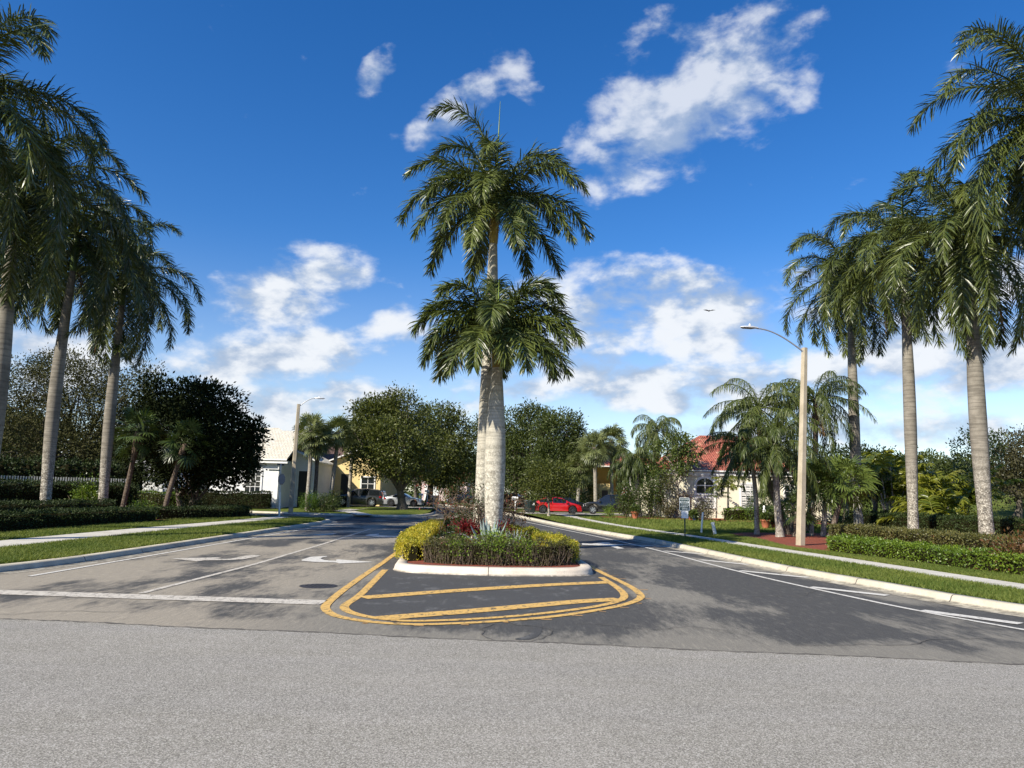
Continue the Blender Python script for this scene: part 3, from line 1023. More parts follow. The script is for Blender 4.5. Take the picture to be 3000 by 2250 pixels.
def hedge(name, label, path, width, h, z0, leafm, seed, dens=420, size=0.06, group=None, rough=0.05, twigs=0, cat='hedge', tb=0.5, hvar=0.04, asp=0.55, round_end=0.25, taper=0.0, topc=0.12, sparse=1.0, corew=0.14):
    """clipped hedge: a solid core coloured near black as inner shade, and leaves standing out over its faces and top"""
    rng = R_(seed)
    path = resample(path, 0.35)
    n = len(path)
    wv = np.full(n, width / 2.0)
    k = max(1, int(round_end / 0.35 + 0.5))
    for i in range(k + 1):
        f = 0.55 + 0.45 * i / (k + 1)
        wv[i] *= f
        wv[n - 1 - i] *= f
    a, b = offset_line(path, wv), offset_line(path, -wv)
    base = np.array((path[:, 0].mean(), path[:, 1].mean(), z0))
    mb = MB()
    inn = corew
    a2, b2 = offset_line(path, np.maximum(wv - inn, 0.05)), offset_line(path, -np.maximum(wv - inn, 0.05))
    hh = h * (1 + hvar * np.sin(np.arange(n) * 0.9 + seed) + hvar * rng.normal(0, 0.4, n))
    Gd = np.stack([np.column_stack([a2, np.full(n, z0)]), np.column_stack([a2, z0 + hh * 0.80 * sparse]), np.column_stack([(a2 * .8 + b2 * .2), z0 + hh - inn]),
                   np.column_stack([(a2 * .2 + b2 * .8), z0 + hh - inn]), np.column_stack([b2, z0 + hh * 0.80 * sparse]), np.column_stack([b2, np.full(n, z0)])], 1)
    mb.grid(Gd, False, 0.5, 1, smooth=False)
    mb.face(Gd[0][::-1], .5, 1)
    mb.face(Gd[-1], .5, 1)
    seg = np.linalg.norm(np.diff(path, axis=0), axis=1)
    Ltot = seg.sum()

    def emit(P, Nn, m):
        bumpv = rough * (np.sin(P[:, 0] * 5.3 + seed) + np.sin(P[:, 1] * 4.1 + P[:, 2] * 6.7) + np.sin(P[:, 2] * 9 + P[:, 0] * 8.3))[:, None] * 0.5
        P = P + Nn * (bumpv + rng.normal(-0.02, 0.035, (len(P), 1)))
        nn = nrm(Nn * 0.75 + rng.normal(0, 0.55, P.shape) + Z3 * 0.15)
        D = nrm(np.cross(nn, rng.normal(size=P.shape)) + Nn * 0.45 + Z3 * 0.45)
        s = size * rng.uniform(0.6, 1.35, len(P))
        cl = 0.13 * np.sin(P[:, 0] * 2.9 + P[:, 1] * 2.3 + seed) + 0.10 * np.sin(P[:, 1] * 7.7 - P[:, 2] * 9.0)
        leaves(mb, P, nn, D, s, s * asp, np.clip(tb + cl + rng.normal(0, 0.17, len(P)), 0, 1), m, fold=0.06)

    # the two long faces and the ends
    outline = np.vstack([a, b[::-1]])
    ol = np.vstack([outline, outline[:1]])
    sl = np.linalg.norm(np.diff(ol, axis=0), axis=1)
    N = int(sl.sum() * h * dens)
    i = rng.choice(len(sl), N, p=sl / sl.sum())
    f = rng.uniform(0, 1, N)[:, None]
    xy = ol[i] * (1 - f) + ol[i + 1] * f
    tv = nrm(ol[i + 1] - ol[i])
    nv = np.column_stack([tv[:, 1], -tv[:, 0], np.zeros(N)])
    cent = np.array((path[:, 0].mean(), path[:, 1].mean()))
    if np.mean(np.sum(nv[:, :2] * (xy - cent), 1)) < 0:
        nv = -nv
    zz = rng.uniform(0.02, 1.0, N) ** 0.85
    hl = np.interp(np.arange(N) * 0, [0], [h])
    xy2 = xy - nv[:, :2] * (np.clip(zz - 0.86, 0, 1) / 0.14 * topc + np.clip(0.25 - zz, 0, 1) * taper)[:, None]
    emit(np.column_stack([xy2, z0 + zz * hl]), nrm(nv + Z3 * np.clip((zz - 0.8) * 4, 0, 1)[:, None]), 0)
    # top
    N = int(Ltot * width * dens * 1.1)
    s = rng.uniform(0, n - 1.001, N)
    i = s.astype(int)
    f = (s - i)[:, None]
    l = rng.uniform(0, 1, N)[:, None]
    A = a[i] * (1 - f) + a[i + 1] * f
    B = b[i] * (1 - f) + b[i + 1] * f
    xy = A * l + B * (1 - l)
    emit(np.column_stack([xy, z0 + np.interp(s, np.arange(n), hh)]), np.tile(Z3, (N, 1)), 0)
    if twigs:
        N = int(sl.sum() * twigs)
        i = rng.choice(len(sl), N, p=sl / sl.sum())
        f = rng.uniform(0, 1, N)[:, None]
        xy = ol[i] * (1 - f) + ol[i + 1] * f
        tv = nrm(ol[i + 1] - ol[i])
        nv = np.column_stack([tv[:, 1], -tv[:, 0]])
        if np.mean(np.sum(nv * (xy - cent), 1)) < 0: nv = -nv
        for j in range(N):
            q = xy[j] - nv[j] * rng.uniform(0.02, 0.16)
            hgt = h * rng.uniform(0.35, 0.95)
            e = q + nv[j] * rng.uniform(-0.05, 0.14) + tv[j] * rng.normal(0, 0.10)
            md = (q + e) / 2 + rng.normal(0, 0.02, 2)
            mb.tube(np.array([(*q, z0), (*md, z0 + hgt * 0.5), (*e, z0 + hgt)]), [0.009, 0.007, 0.003], 3, rng.uniform(0, 1), 2, caps=False)
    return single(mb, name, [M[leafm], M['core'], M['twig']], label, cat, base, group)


def bush(name, label, ctr, rad, n, size, leafm, seed, cat='bush', group=None, tb=0.5, thr=-0.9, flowers=None, stems=5, k=6, asp=0.5, extra=()):
    """a loose shrub on several stems"""
    rng = R_(seed)
    ctr = np.array(ctr, float)
    rad = np.array(np.broadcast_to(np.asarray(rad, float), (3,)))
    gz = IZ - 0.02 if (19 < ctr[1] < 42 and -4 < ctr[0] < 2.6) else float(z_left(ctr[1]) if ctr[0] < 0 else z_right(ctr[1]))
    topz = ctr[2] + rad[2]
    if not (19 < ctr[1] < 42 and -4 < ctr[0] < 2.6):
        rad[2] = max(0.2, (topz - gz) / 1.95)
        ctr[2] = gz + rad[2] * 0.95
    z0 = ctr[2] - rad[2] * 0.95
    base = np.array((ctr[0], ctr[1], z0))
    mb = MB()
    lob = [(*(ctr + rng.normal(0, 0.30, 3) * rad), *(rad * rng.uniform(0.55, 0.8))) for _ in range(5)] + [(*ctr, *(rad * 0.85))]
    lob += [tuple(e) for e in extra]
    for l in lob:
        pass
    c2 = MB()
    crown(c2, lob, n, size, seed + 2, k=k, spread=0.12 + 0.05 * rad[0], thr=thr, gapk=1.5, tb=tb, shell=0.5, asp=asp)
    # nothing below the ground it grows from
    for j, v in enumerate(c2.V):
        v[:, 2] = np.where(v[:, 2] < z0 + 0.02, z0 + 0.02 + rng.uniform(0, 0.06, len(v)), v[:, 2])
    mb.V, mb.Fc, mb.n = c2.V, c2.Fc, c2.n
    for s in range(stems):
        e = ctr + nrm(rng.normal(size=3) * np.array((1, 1, 0.4)) + Z3 * 0.4) * rad * 0.8
        bough(mb, base + rng.normal(0, 0.08, 3) * np.array((1, 1, 0)), e, 0.03, 0.008, rng, 0.05, 0.06, 6, 1, 4)
    mats = [M[leafm], M['twig']]
    if flowers:
        nf, fm, fs = flowers
        d = nrm(rng.normal(size=(nf, 3)) + Z3 * 0.6)
        P = ctr + d * rad * 0.98
        for j in range(nf):
            for a in range(5):
                t = a * 1.2566
                e1 = np.array((math.cos(t), math.sin(t), 0.35))
                leaves(mb, P[j][None], (Z3 + 0.3 * e1)[None], e1[None], fs, fs * 0.7, 0.5, 2)
        mats.append(M[fm])
    return single(mb, name, mats, label, cat, base, group)

# ------------------------------------------------------------------ the setting: ground, roads, kerbs, walks, paint
LZ = 0.15


def sstep(x, a, b):
    t = np.clip((np.asarray(x, float) - a) / (b - a), 0, 1)
    return t * t * (3 - 2 * t)


def z_left(y):      # far lawn across the side street climbs to the house pads
    return LZ + 0.27 * sstep(y, 61, 76)


def z_right(y):
    return LZ + 0.20 * sstep(y, 44, 64)


def ribbon(path, w, z, mb=None, m=0):
    mb = mb or MB()
    path = np.asarray(path, float)[:, :2]
    a, b = offset_line(path, np.asarray(w) / 2), offset_line(path, -np.asarray(w) / 2)
    zz = np.broadcast_to(np.asarray(z, float), (len(path),))
    mb.grid(np.stack([np.column_stack([b, zz]), np.column_stack([a, zz])], 1), False, 0.5, m, smooth=False)
    return mb


def sheet(poly, z):
    poly = np.asarray(poly, float)
    p = np.column_stack([poly[:, :2], np.broadcast_to(np.asarray(z, float), (len(poly),))])
    a = 0.5 * np.sum(p[:, 0] * np.roll(p[:, 1], -1) - np.roll(p[:, 0], -1) * p[:, 1])
    return MB().face(p if a > 0 else p[::-1])


def kerb(name, foot, side, matn, gutter=0.42, joint=3.0, z0=0.0, h=0.158, closed=False):
    """moulded concrete kerb with gutter along a line; side +1 puts the lawn on the left of the line"""
    p = resample(foot, 0.3)
    prof = [(-gutter, 0.004), (-0.02, 0.010), (0.02, 0.05), (0.05, h - 0.035), (0.09, h - 0.006), (0.14, h), (0.30, h), (0.31, h - 0.06)]
    if not gutter:
        prof = prof[1:]
    z = np.broadcast_to(np.asarray(z0, float), (len(p),))
    rows = [np.column_stack([offset_line(p, side * o), z + zz]) for o, zz in prof]
    mb = MB()
    Gd = np.stack(rows, 1)
    mb.grid(Gd if side < 0 else Gd[:, ::-1], False, 0.5, 0, smooth=True)
    k = int(round(joint / 0.3))
    for i in range(k, len(p) - 1, k):
        t = nrm(p[min(i + 1, len(p) - 1)] - p[i - 1])
        a = Gd[i].copy(); a[:, 2] += 0.003
        b = a.copy(); b[:, :2] += t * 0.028
        mb.grid(np.stack([a, b]) if side > 0 else np.stack([b, a]), False, 0.5, 1, smooth=False)
    struct(mb, name, [M[matn], M['joint']])


M['joint'] = plain('kerb_joint', (0.10, 0.09, 0.075), 0.95)

# base ground, reaching the horizon
g = MB()
g.face([(-1500, -600, -0.05), (1500, -600, -0.05), (1500, 2500, -0.05), (-1500, 2500, -0.05)])
struct(g, 'ground', M['lawn'])
def JOINT(x):
    x = np.asarray(x, float)
    return 11.0 - 0.114 * x + 0.03 * np.sin(x * 1.7) + 0.014 * np.sin(x * 9.1 + 1) + 0.010 * np.sin(x * 23.3) + 0.006 * np.sin(x * 57.0)


xs = np.unique(np.concatenate([np.linspace(-70, 70, 90), np.linspace(-12, 12, 700)]))
NX = len(xs)
struct(MB().grid(np.stack([np.column_stack([xs, np.full(NX, -30.0), np.full(NX, 0.006)]), np.column_stack([xs, JOINT(xs), np.full(NX, 0.006)])]), smooth=False), 'cross_road', M['old_asphalt'])
struct(sheet([(-70, 4), (70, 1), (70, 15), (30, 16), (16, 60), (6, 110), (-8, 190), (-60, 190), (-18, 110), (-14, 70), (-70, 70)], 0.0), 'road', M['road_asphalt'])
# dark crack along the joint
jl = np.column_stack([xs, JOINT(xs)])
jr = R_(9)
struct(ribbon(jl, 0.02 + 0.035 * np.abs(np.interp(xs, np.linspace(-70, 70, 900), jr.normal(0, 1, 900))) ** 0.8, 0.011), 'road_joint', M['joint'])
ck = MB()
for (x0, y0, a0, n_) in ((0.35, 10.95, 78, 26), (-0.15, 11.0, 100, 18), (1.1, 12.6, 8, 34), (-9.5, 12.2, 4, 40), (4.2, 11.2, 6, 44), (-8.6, 20.5, 70, 30), (-5.2, 24.0, 95, 40), (5.2, 16.5, 30, 30)):
    q = [np.array((x0, y0))]
    a = math.radians(a0)
    for _ in range(n_):
        a += jr.normal(0, 0.28) - 0.12 * (a - math.radians(a0))
        q.append(q[-1] + 0.085 * np.array((math.cos(a), math.sin(a))))
    ribbon(np.array(q), 0.012 + 0.010 * jr.uniform(0, 1, n_ + 1), 0.0125, ck)
struct(ck, 'road_cracks', M['joint'])

KL = np.array([(-70, 14.0), (-24, 13.0), (-17, 13.4), (-13.6, 14.6), (-12.0, 17.0), (-11.42, 20), (-11.36, 26), (-11.3, 34), (-11.2, 42), (-11.2, 46.5), (-11.6, 49.5), (-13.2, 52.6), (-16, 54.6), (-21.5, 55.4), (-70, 56.5)])
KR = np.array([(70, 5.6), (22, 10.6), (14, 11.9), (10.8, 13.2), (9.55, 15.5), (9.0, 18.3), (8.15, 21.5), (7.7, 25), (7.2, 29.5), (6.6, 34.3), (5.4, 39.5), (3.6, 48), (1.5, 62), (-1.1, 80), (-4.2, 96), (-10, 116), (-20, 138), (-42, 165)])
KF = np.array([(-70, 65), (-24.8, 63.6), (-17.8, 61.6), (-12.7, 59.9), (-10.2, 59.9), (-8.2, 61.0), (-7.1, 63.6), (-6.8, 66.5), (-7.2, 76), (-7.9, 86), (-10.5, 98), (-17, 114), (-30, 132), (-50, 150)])
kl, kr, kf = smooth_line(KL, 2), smooth_line(KR, 2), smooth_line(KF, 2)
kerb('left_kerb', kl, +1, 'kerb_concrete')
kerb('right_kerb', kr, -1, 'kerb_concrete')
kerb('far_kerb', kf, +1, 'kerb_concrete', z0=0)


def lawn_grid(name, rows):
    struct(MB().grid(np.asarray(rows), smooth=True), name, M['lawn'])


def lawn_between(name, line, side, far_x, zf, n=26):
    """lawn from the back of a kerb out to far_x"""
    p = resample(line, 1.2)
    b = offset_line(p, side * 0.30)
    t = np.linspace(0, 1, n) ** 2
    rows = []
    for q in b:
        x = q[0] + (far_x - q[0]) * t
        rows.append(np.column_stack([x, np.full(n, q[1]), zf(np.full(n, q[1])) - 0.004]))
    return np.asarray(rows)


i0 = np.argmin(np.abs(kl[:, 0] + 12.3) + (kl[:, 1] > 30) * 99)
# left lawn: between the two ends of its kerb
pl = kl[(kl[:, 0] > -30)]
plr = offset_line(resample(pl, 0.6), 0.30)
lo_ = plr[plr[:, 1] < 32]
hi_ = plr[plr[:, 1] >= 32][::-1]
nC = 60
lo_, hi_ = resample(lo_, 0.2), resample(hi_, 0.2)
sl_ = np.linspace(0, 1, nC)
lo_ = np.column_stack([np.interp(sl_, np.linspace(0, 1, len(lo_)), lo_[:, k]) for k in (0, 1)])
hi_ = np.column_stack([np.interp(sl_, np.linspace(0, 1, len(hi_)), hi_[:, k]) for k in (0, 1)])
rr_ = np.linspace(0, 1, 40)[:, None, None]
Gl = lo_[None] * (1 - rr_) + hi_[None] * rr_
Gl = np.concatenate([Gl, np.full(Gl.shape[:2] + (1,), LZ - 0.004)], 2)
lawn_grid('left_lawn', Gl[:, ::1])
lawn_grid('left_lawn_beyond', [[(-90, 14.5, LZ - .004), (Gl[0, 0, 0], Gl[0, 0, 1], LZ - .004)], [(-90, 56.8, LZ - .004), (Gl[-1, 0, 0], Gl[-1, 0, 1], LZ - .004)]])
lawn_grid('right_lawn', lawn_between('r', kr[(kr[:, 0] < 12)], -1, 90, z_right)[:, :])
lawn_grid('right_lawn_near', [[(11.5, 13.0, LZ - .006), (90, 6.5, LZ - .006)], [(11.5, 13.6, LZ - .006), (90, 14.5, LZ - .006)]])
# far lawn across the side street: from its kerb straight back
pf = resample(kf[(kf[:, 0] > -60)], 0.8)
bf = offset_line(pf, 0.30)
front = bf[bf[:, 1] < 66.0]
ff = front[front[:, 0] < -7.6]
rows = []
for yy in list(np.linspace(0, 1, 26)):
    r = []
    for q in ff:
        y = q[1] + (150 - q[1]) * yy ** 1.6
        xr = np.interp(y, [60, 64, 66.5, 76, 86, 98, 114, 132, 150], [-7.75, -7.5, -7.1, -7.5, -8.2, -10.8, -17.3, -30, -50]) - 0.0
        x0, x1 = ff[0, 0], ff[-1, 0]
        f = (q[0] - x0) / (x1 - x0)
        x = q[0] if yy == 0 else x0 + (min(xr, xr) - x0) * f
        r.append((x, y, float(z_left(y)) - 0.004))
    rows.append(r)
lawn_grid('far_lawn', rows)

# walks
WL = np.array([(-15.6, 14.5), (-15.2, 19), (-15.0, 24), (-14.95, 30), (-14.75, 36), (-14.3, 45), (-14.25, 50.5)])
wl_far = np.array([(-17.6, 14.5), (-17.1, 19), (-16.95, 24), (-17.0, 30), (-16.75, 36), (-16.2, 45), (-16.15, 52.5)])
WRn = np.array([(13.0, 12.6), (11.75, 17.1), (10.5, 25.2), (9.6, 29.9), (8.75, 36.9), (7.4, 43.5), (5.6, 52), (4.6, 58)])
WRf = np.array([(14.2, 12.6), (12.85, 17.6), (11.55, 26), (10.6, 31), (9.75, 37.8), (8.4, 44.5), (6.6, 53), (5.6, 59.0)])


def walk(name, near, far, zf, flip=False):
    a, b = resample(smooth_line(near, 2), 0.02), resample(smooth_line(far, 2), 0.02)
    n = int(np.linalg.norm(np.diff(a, axis=0), axis=1).sum() / 0.75)
    t = np.linspace(0, 1, n)
    A = np.column_stack([np.interp(t, np.linspace(0, 1, len(a)), a[:, k]) for k in (0, 1)])
    B = np.column_stack([np.interp(t, np.linspace(0, 1, len(b)), b[:, k]) for k in (0, 1)])
    z = zf(A[:, 1])
    mb = MB()
    g1 = np.stack([np.column_stack([A, z + 0.012]), np.column_stack([B, z + 0.012])], 1)
    mb.grid(g1 if flip else g1[:, ::-1], False, 0.5, 0, smooth=False)
    for s_, P in ((1, A), (-1, B)):
        g2 = np.stack([np.column_stack([P, z - 0.05]), np.column_stack([P, z + 0.012])], 1)
        mb.grid(g2 if (s_ > 0) == flip else g2[:, ::-1], False, .5, 0, smooth=False)
    for i in range(2, n - 1, 2):
        tv = nrm(A[i + 1] - A[i]) * 0.012
        mb.face([(*A[i], z[i] + .0155), (*B[i], z[i] + .0155), (*(B[i] + tv), z[i] + .0155), (*(A[i] + tv), z[i] + .0155)][::(1 if not flip else -1)], .5, 1)
    struct(mb, name, [M['walk_concrete'], M['joint']])


walk('left_sidewalk', WL, wl_far, lambda y: np.full(len(y), LZ))
walk('right_sidewalk', WRn, WRf, lambda y: z_right(y), True)


def far_sheet(name, pts, mt, zf, lift=0.012):
    pts = [tuple(p) for p in pts]
    struct(sheet(pts, [float(zf(p[1])) + lift for p in pts]), name, M[mt])


far_sheet('crossing_walk', [G(q[0], q[1], 0.2)[:2] for q in ((972, 1497), (1110, 1490.5), (1062, 1496), (1005, 1500))], 'walk_concrete', z_left, 0.03)
far_sheet('kerb_ramp', [G(q[0], q[1], 0.16)[:2] for q in ((1005, 1500.5), (1040, 1500.2), (1100, 1509.5), (1048, 1509.5))], 'walk_concrete', z_left, 0.03)
far_sheet('left_driveway', [(-7.6, 74.0), (-7.75, 79.0), (-15, 81.5), (-24, 81.5), (-24, 76.5), (-15, 76.5)], 'walk_concrete', z_left, 0.03)
far_sheet('far_left_driveway', [(-8.4, 90), (-9.2, 94), (-18, 96), (-18, 91)], 'walk_concrete', z_left, 0.03)
far_sheet('right_driveway', [(1.35, 65.3), (0.85, 69.3), (14.5, 73.8), (14.5, 68.0), (5.0, 65.9)], 'walk_concrete', z_right, 0.03)
far_sheet('far_right_driveway', [(-1.9, 86.5), (-2.8, 90.5), (6, 92.5), (6, 88.5)], 'walk_concrete', z_right, 0.03)
far_sheet('path_to_driveway', [(5.6, 59.0), (4.7, 58.0), (4.4, 62.5), (3.9, 65.6), (4.9, 65.85), (5.35, 62.5)], 'walk_concrete', z_right, 0.016)

# mulch beds
far_sheet('right_mulch_bed', smooth_line([(11.35, 30.4), (12.55, 26), (13.95, 20), (15.5, 14), (26, 12.5), (27, 30), (25, 47), (20, 45.0), (16.4, 43.5), (13.6, 43.4), (11.9, 41.6), (11.6, 38.2), (12.2, 35.5), (11.7, 33.6), (11.45, 32)], 1, True), 'mulch', z_right, 0.006)
far_sheet('left_mulch_bed', smooth_line([(-19.7, 16), (-19.5, 26), (-19.3, 35), (-18.9, 40.6), (-18.2, 42.2), (-17.6, 44), (-17.4, 48), (-20, 50.5), (-30, 50), (-36, 40), (-34, 16)], 1, True), 'mulch', lambda y: LZ + 0 * y, 0.006)
far_sheet('house_mulch_bed', [(7.6, 59.6), (20, 57.6), (27, 56), (27, 63.9), (7.6, 63.9)], 'mulch', z_right, 0.006)

# median island
ISL = np.array([(-3.12, 21.0), (-3.05, 20.1), (-2.45, 19.55), (-0.3, 19.33), (1.55, 19.62), (2.2, 20.0), (2.38, 20.9), (2.1, 24.5), (1.35, 29.5), (0.45, 34.5), (-0.5, 38.5), (-1.6, 41.0), (-2.8, 41.7), (-3.7, 40.8), (-3.95, 37.5), (-3.8, 31.5), (-3.5, 25.5)])
isl = smooth_line(ISL, 2, True)
isl = resample(np.vstack([isl, isl[:1]]), 0.25)


def inset(p, d):
    q = p[:-1]
    T = nrm(np.roll(q, -1, 0) - np.roll(q, 1, 0))
    N = np.column_stack([-T[:, 1], T[:, 0]])
    return q + N * d


mb = MB()
prof = [(-0.02, 0.0), (0.01, 0.03), (0.03, 0.12), (0.06, 0.165), (0.12, 0.19), (0.34, 0.195), (0.36, 0.10)]
Gi = np.stack([np.column_stack([inset(isl, o), np.full(len(isl) - 1, z)]) for o, z in prof])
mb.grid(Gi, True, 0.5, 0, smooth=True)
for i in range(0, len(isl) - 1, 13):
    t = nrm(isl[(i + 1) % (len(isl) - 1)] - isl[i])
    a = Gi[:, i].copy()
    a[:, 2] += 0.003
    a[:, :2] -= nrm(inset(isl, 1)[i] - isl[i]) * 0.003
    b = a.copy()
    b[:, :2] += t * 0.016
    mb.grid(np.stack([a, b]), False, 0.5, 1, smooth=False)
    mb.grid(np.stack([b, a]), False, 0.5, 1, smooth=False)
struct(mb, 'island_kerb', [M['island_concrete'], M['joint']])
mi = inset(isl, 0.345)
mb = MB()
cen = np.array((-0.7, 29.0))
R1 = np.column_stack([mi, np.full(len(mi), 0.175)])
R2 = np.column_stack([mi * 0.93 + cen * 0.07 * 0.9 + mi * 0.007, np.full(len(mi), 0.20)])
R3 = np.column_stack([mi * 0.3 + cen * 0.7, np.full(len(mi), 0.26)])
mb.grid(np.stack([R1, R2, R3]), True, 0.5, 0, smooth=True)
mb.face(R3, .5, 0)
struct(mb, 'island_mulch', M['mulch'])
IZ = 0.21


# painted markings (traced on the ground plane)
def tr(pts, z):
    return np.array([G(u, v, z)[:2] for u, v in pts])


def sline(pts, z, it=2):
    return resample(smooth_line(tr(pts, z), it), 0.08)


outer = [(1720, 1655), (1766, 1680), (1807, 1699), (1855, 1723), (1880, 1745), (1874, 1757), (1834, 1772), (1752, 1788.5), (1644, 1805), (1535, 1816), (1400, 1825), (1248, 1831), (1175, 1829.5), (1103, 1825), (1031, 1816), (976, 1804), (951, 1786), (955, 1771), (1004, 1730), (1067, 1685), (1121, 1650), (1176, 1609)]
inner = [(1761, 1692), (1807, 1720), (1833, 1744), (1822, 1760), (1752, 1778), (1590, 1799), (1400, 1815), (1212, 1821.5), (1139, 1817.5), (1067, 1806.5), (1022, 1794), (1006, 1782), (1013, 1771), (1049, 1750), (1085, 1714), (1128, 1670)]
inn = sline(inner, 0)
struct(sheet(np.vstack([inn, tr([(1150, 1668), (1250, 1678), (1460, 1689), (1726, 1688)], 0)]), 0.0045), 'island_apron', M['dark_asphalt'])
struct(ribbon(sline(outer, 0), 0.165, 0.010), 'outer_yellow_line', M['yellow_paint'])
struct(ribbon(inn, 0.165, 0.010), 'inner_yellow_line', M['yellow_paint'])
struct(ribbon(sline([(1062, 1752.5), (1280, 1735.5), (1500, 1721), (1640, 1713), (1782, 1707)], 0), 0.42, 0.014), 'far_yellow_hatch', M['yellow_paint'])
struct(ribbon(sline([(1115, 1813.5), (1250, 1802), (1400, 1790.5), (1600, 1772), (1700, 1763), (1815, 1757)], 0), 0.42, 0.014), 'near_yellow_hatch', M['yellow_paint'])
mb = MB()
op = sline(outer, 0)
rg = R_(5)
for i in range(18, len(op) - 60, 9):        # old dashes of paint left outside the line
    if op[i, 0] < -2.6: continue
    t = nrm(op[i + 1] - op[i])
    nn_ = np.array((-t[1], t[0]))
    if np.dot(nn_, op[i] - np.array((-0.4, 17))) < 0: nn_ = -nn_
    c0 = op[i] + nn_ * rg.uniform(0.09, 0.13)
    c1 = c0 + np.array((rg.uniform(0.05, 0.2), rg.normal(0, 0.01))) * (1 if nn_[0] > -0.2 else -1)
    mb = ribbon([c0, (c0 + c1) / 2, c1], rg.uniform(0.04, 0.09), 0.0075, mb)
struct(mb, 'old_yellow_paint', M['old_yellow_paint'])
struct(ribbon([(-10.8, 17.2), (-10.75, 22), (-10.7, 34), (-10.6, 41), (-10.6, 47)], 0.13, 0.010), 'left_edge_line', M['white_paint'])
struct(ribbon(resample([(-7.15, 14.9), (-6.98, 21), (-7.1, 28), (-7.4, 38), (-7.5, 41)], 0.5), 0.14, 0.010), 'lane_line', M['worn_white_paint'])
struct(ribbon(resample([(-10.8, 14.75), (-7.2, 14.5), (-3.42, 14.25)], 0.4), 0.56, 0.010), 'stop_line', M['worn_white_paint'])
rl = [(8.75, 12.9), (7.95, 14.9), (7.3, 18.0), (6.85, 20.4), (6.45, 23.5), (6.05, 28), (5.35, 33.6), (4.2, 40.1), (2.9, 47), (1.2, 56)]
struct(ribbon(resample(smooth_line(rl, 1), 0.4), 0.13, 0.010), 'right_edge_line', M['white_paint'])
for a, b in (((1753, 1593.5), (1972, 1603)), ((1946, 1615), (2066, 1624.5)), ((2051, 1641), (2192, 1655)), ((2167, 1673), (2366, 1693)), ((2375, 1721), (2600, 1746)), ((2700, 1790), (2990, 1829))):
    struct(ribbon(tr([a, ((a[0] + b[0]) / 2, (a[1] + b[1]) / 2), b], 0), 0.30, 0.014), 'white_hatch', M['white_paint'])


def traced(name, pts, ox, oy, sc, mt):
    struct(sheet(tr([(ox + x / sc, oy + y / sc) for x, y in pts], 0), 0.012), name, M[mt])


traced('turn_arrow', [(180, 450), (330, 400), (590, 386), (600, 396), (520, 408), (490, 430), (560, 453), (745, 466), (752, 440), (1370, 485), (800, 508), (735, 490), (400, 482), (190, 464)], 850, 1560, 5.53, 'white_paint')
traced('side_arrow', [(265, 480), (480, 475), (860, 468), (1060, 462), (1100, 468), (1000, 478), (1100, 488), (1250, 484), (1480, 440), (1600, 425), (1740, 437), (1640, 460), (1450, 495), (1200, 508), (820, 512), (690, 530), (480, 503)], 450, 1550, 5.53, 'worn_white_paint')
traced('far_turn_arrow', [(1215, 50), (1300, 28), (1440, 22), (1440, 34), (1410, 42), (1540, 54), (1790, 62), (1790, 76), (1500, 80), (1240, 62)], 850, 1560, 5.53, 'white_paint')
traced('far_side_arrow', [(320, 45), (480, 30), (760, 16), (700, 35), (500, 50)], 850, 1560, 5.53, 'white_paint')
traced('entry_arrow', [(300, 345), (460, 352), (640, 328), (740, 333), (800, 364), (960, 368), (970, 378), (830, 382), (995, 430), (880, 432), (760, 392), (480, 374), (310, 370)], 1650, 1530, 5.53, 'white_paint')
# tar patch beside the joint
tp = smooth_line(tr([(1515, 1826), (1584, 1818), (1590, 1840), (1583, 1860), (1562, 1874), (1520, 1877), (1503, 1872), (1540, 1866), (1562, 1852), (1560, 1838)], 0), 2, True)
struct(sheet(tp, 0.0045), 'tar_patch', M['dark_asphalt'])

# grass blades standing over the near lawns
def blades(region, n, seed, zf, yk=1.4):
    rng = R_(seed)
    (x0f, x1f, ya, yb) = region
    u = rng.uniform(0, 1, n)
    y = (ya ** (1 - yk) + u * (yb ** (1 - yk) - ya ** (1 - yk))) ** (1 / (1 - yk))
    x = x0f(y) + rng.uniform(0, 1, n) * (x1f(y) - x0f(y))
    return np.column_stack([x, y, zf(y) - 0.006]), rng


gm = MB()
kb = offset_line(kl, 0.33)
kbr = offset_line(kr, -0.33)
KLx = lambda y: np.interp(y, [16, 20, 30, 42, 46.5, 49.5], [-12.9, -11.76, -11.66, -11.55, -11.55, -12.2])
KRx = lambda y: np.interp(y, kbr[:, 1][kbr[:, 1] > 13.5], kbr[:, 0][kbr[:, 1] > 13.5])
wln, wlf = smooth_line(WL, 2), smooth_line(wl_far, 2)
wrn, wrf = smooth_line(WRn, 2), smooth_line(WRf, 2)
Wn = lambda y: np.interp(y, wln[:, 1], wln[:, 0]) + 0.01
Wf = lambda y: np.interp(y, wlf[:, 1], wlf[:, 0]) - 0.01
Rn = lambda y: np.interp(y, wrn[:, 1], wrn[:, 0]) - 0.01
Rf = lambda y: np.interp(y, wrf[:, 1], wrf[:, 0]) + 0.01
zl0 = lambda y: np.full(len(y), LZ)
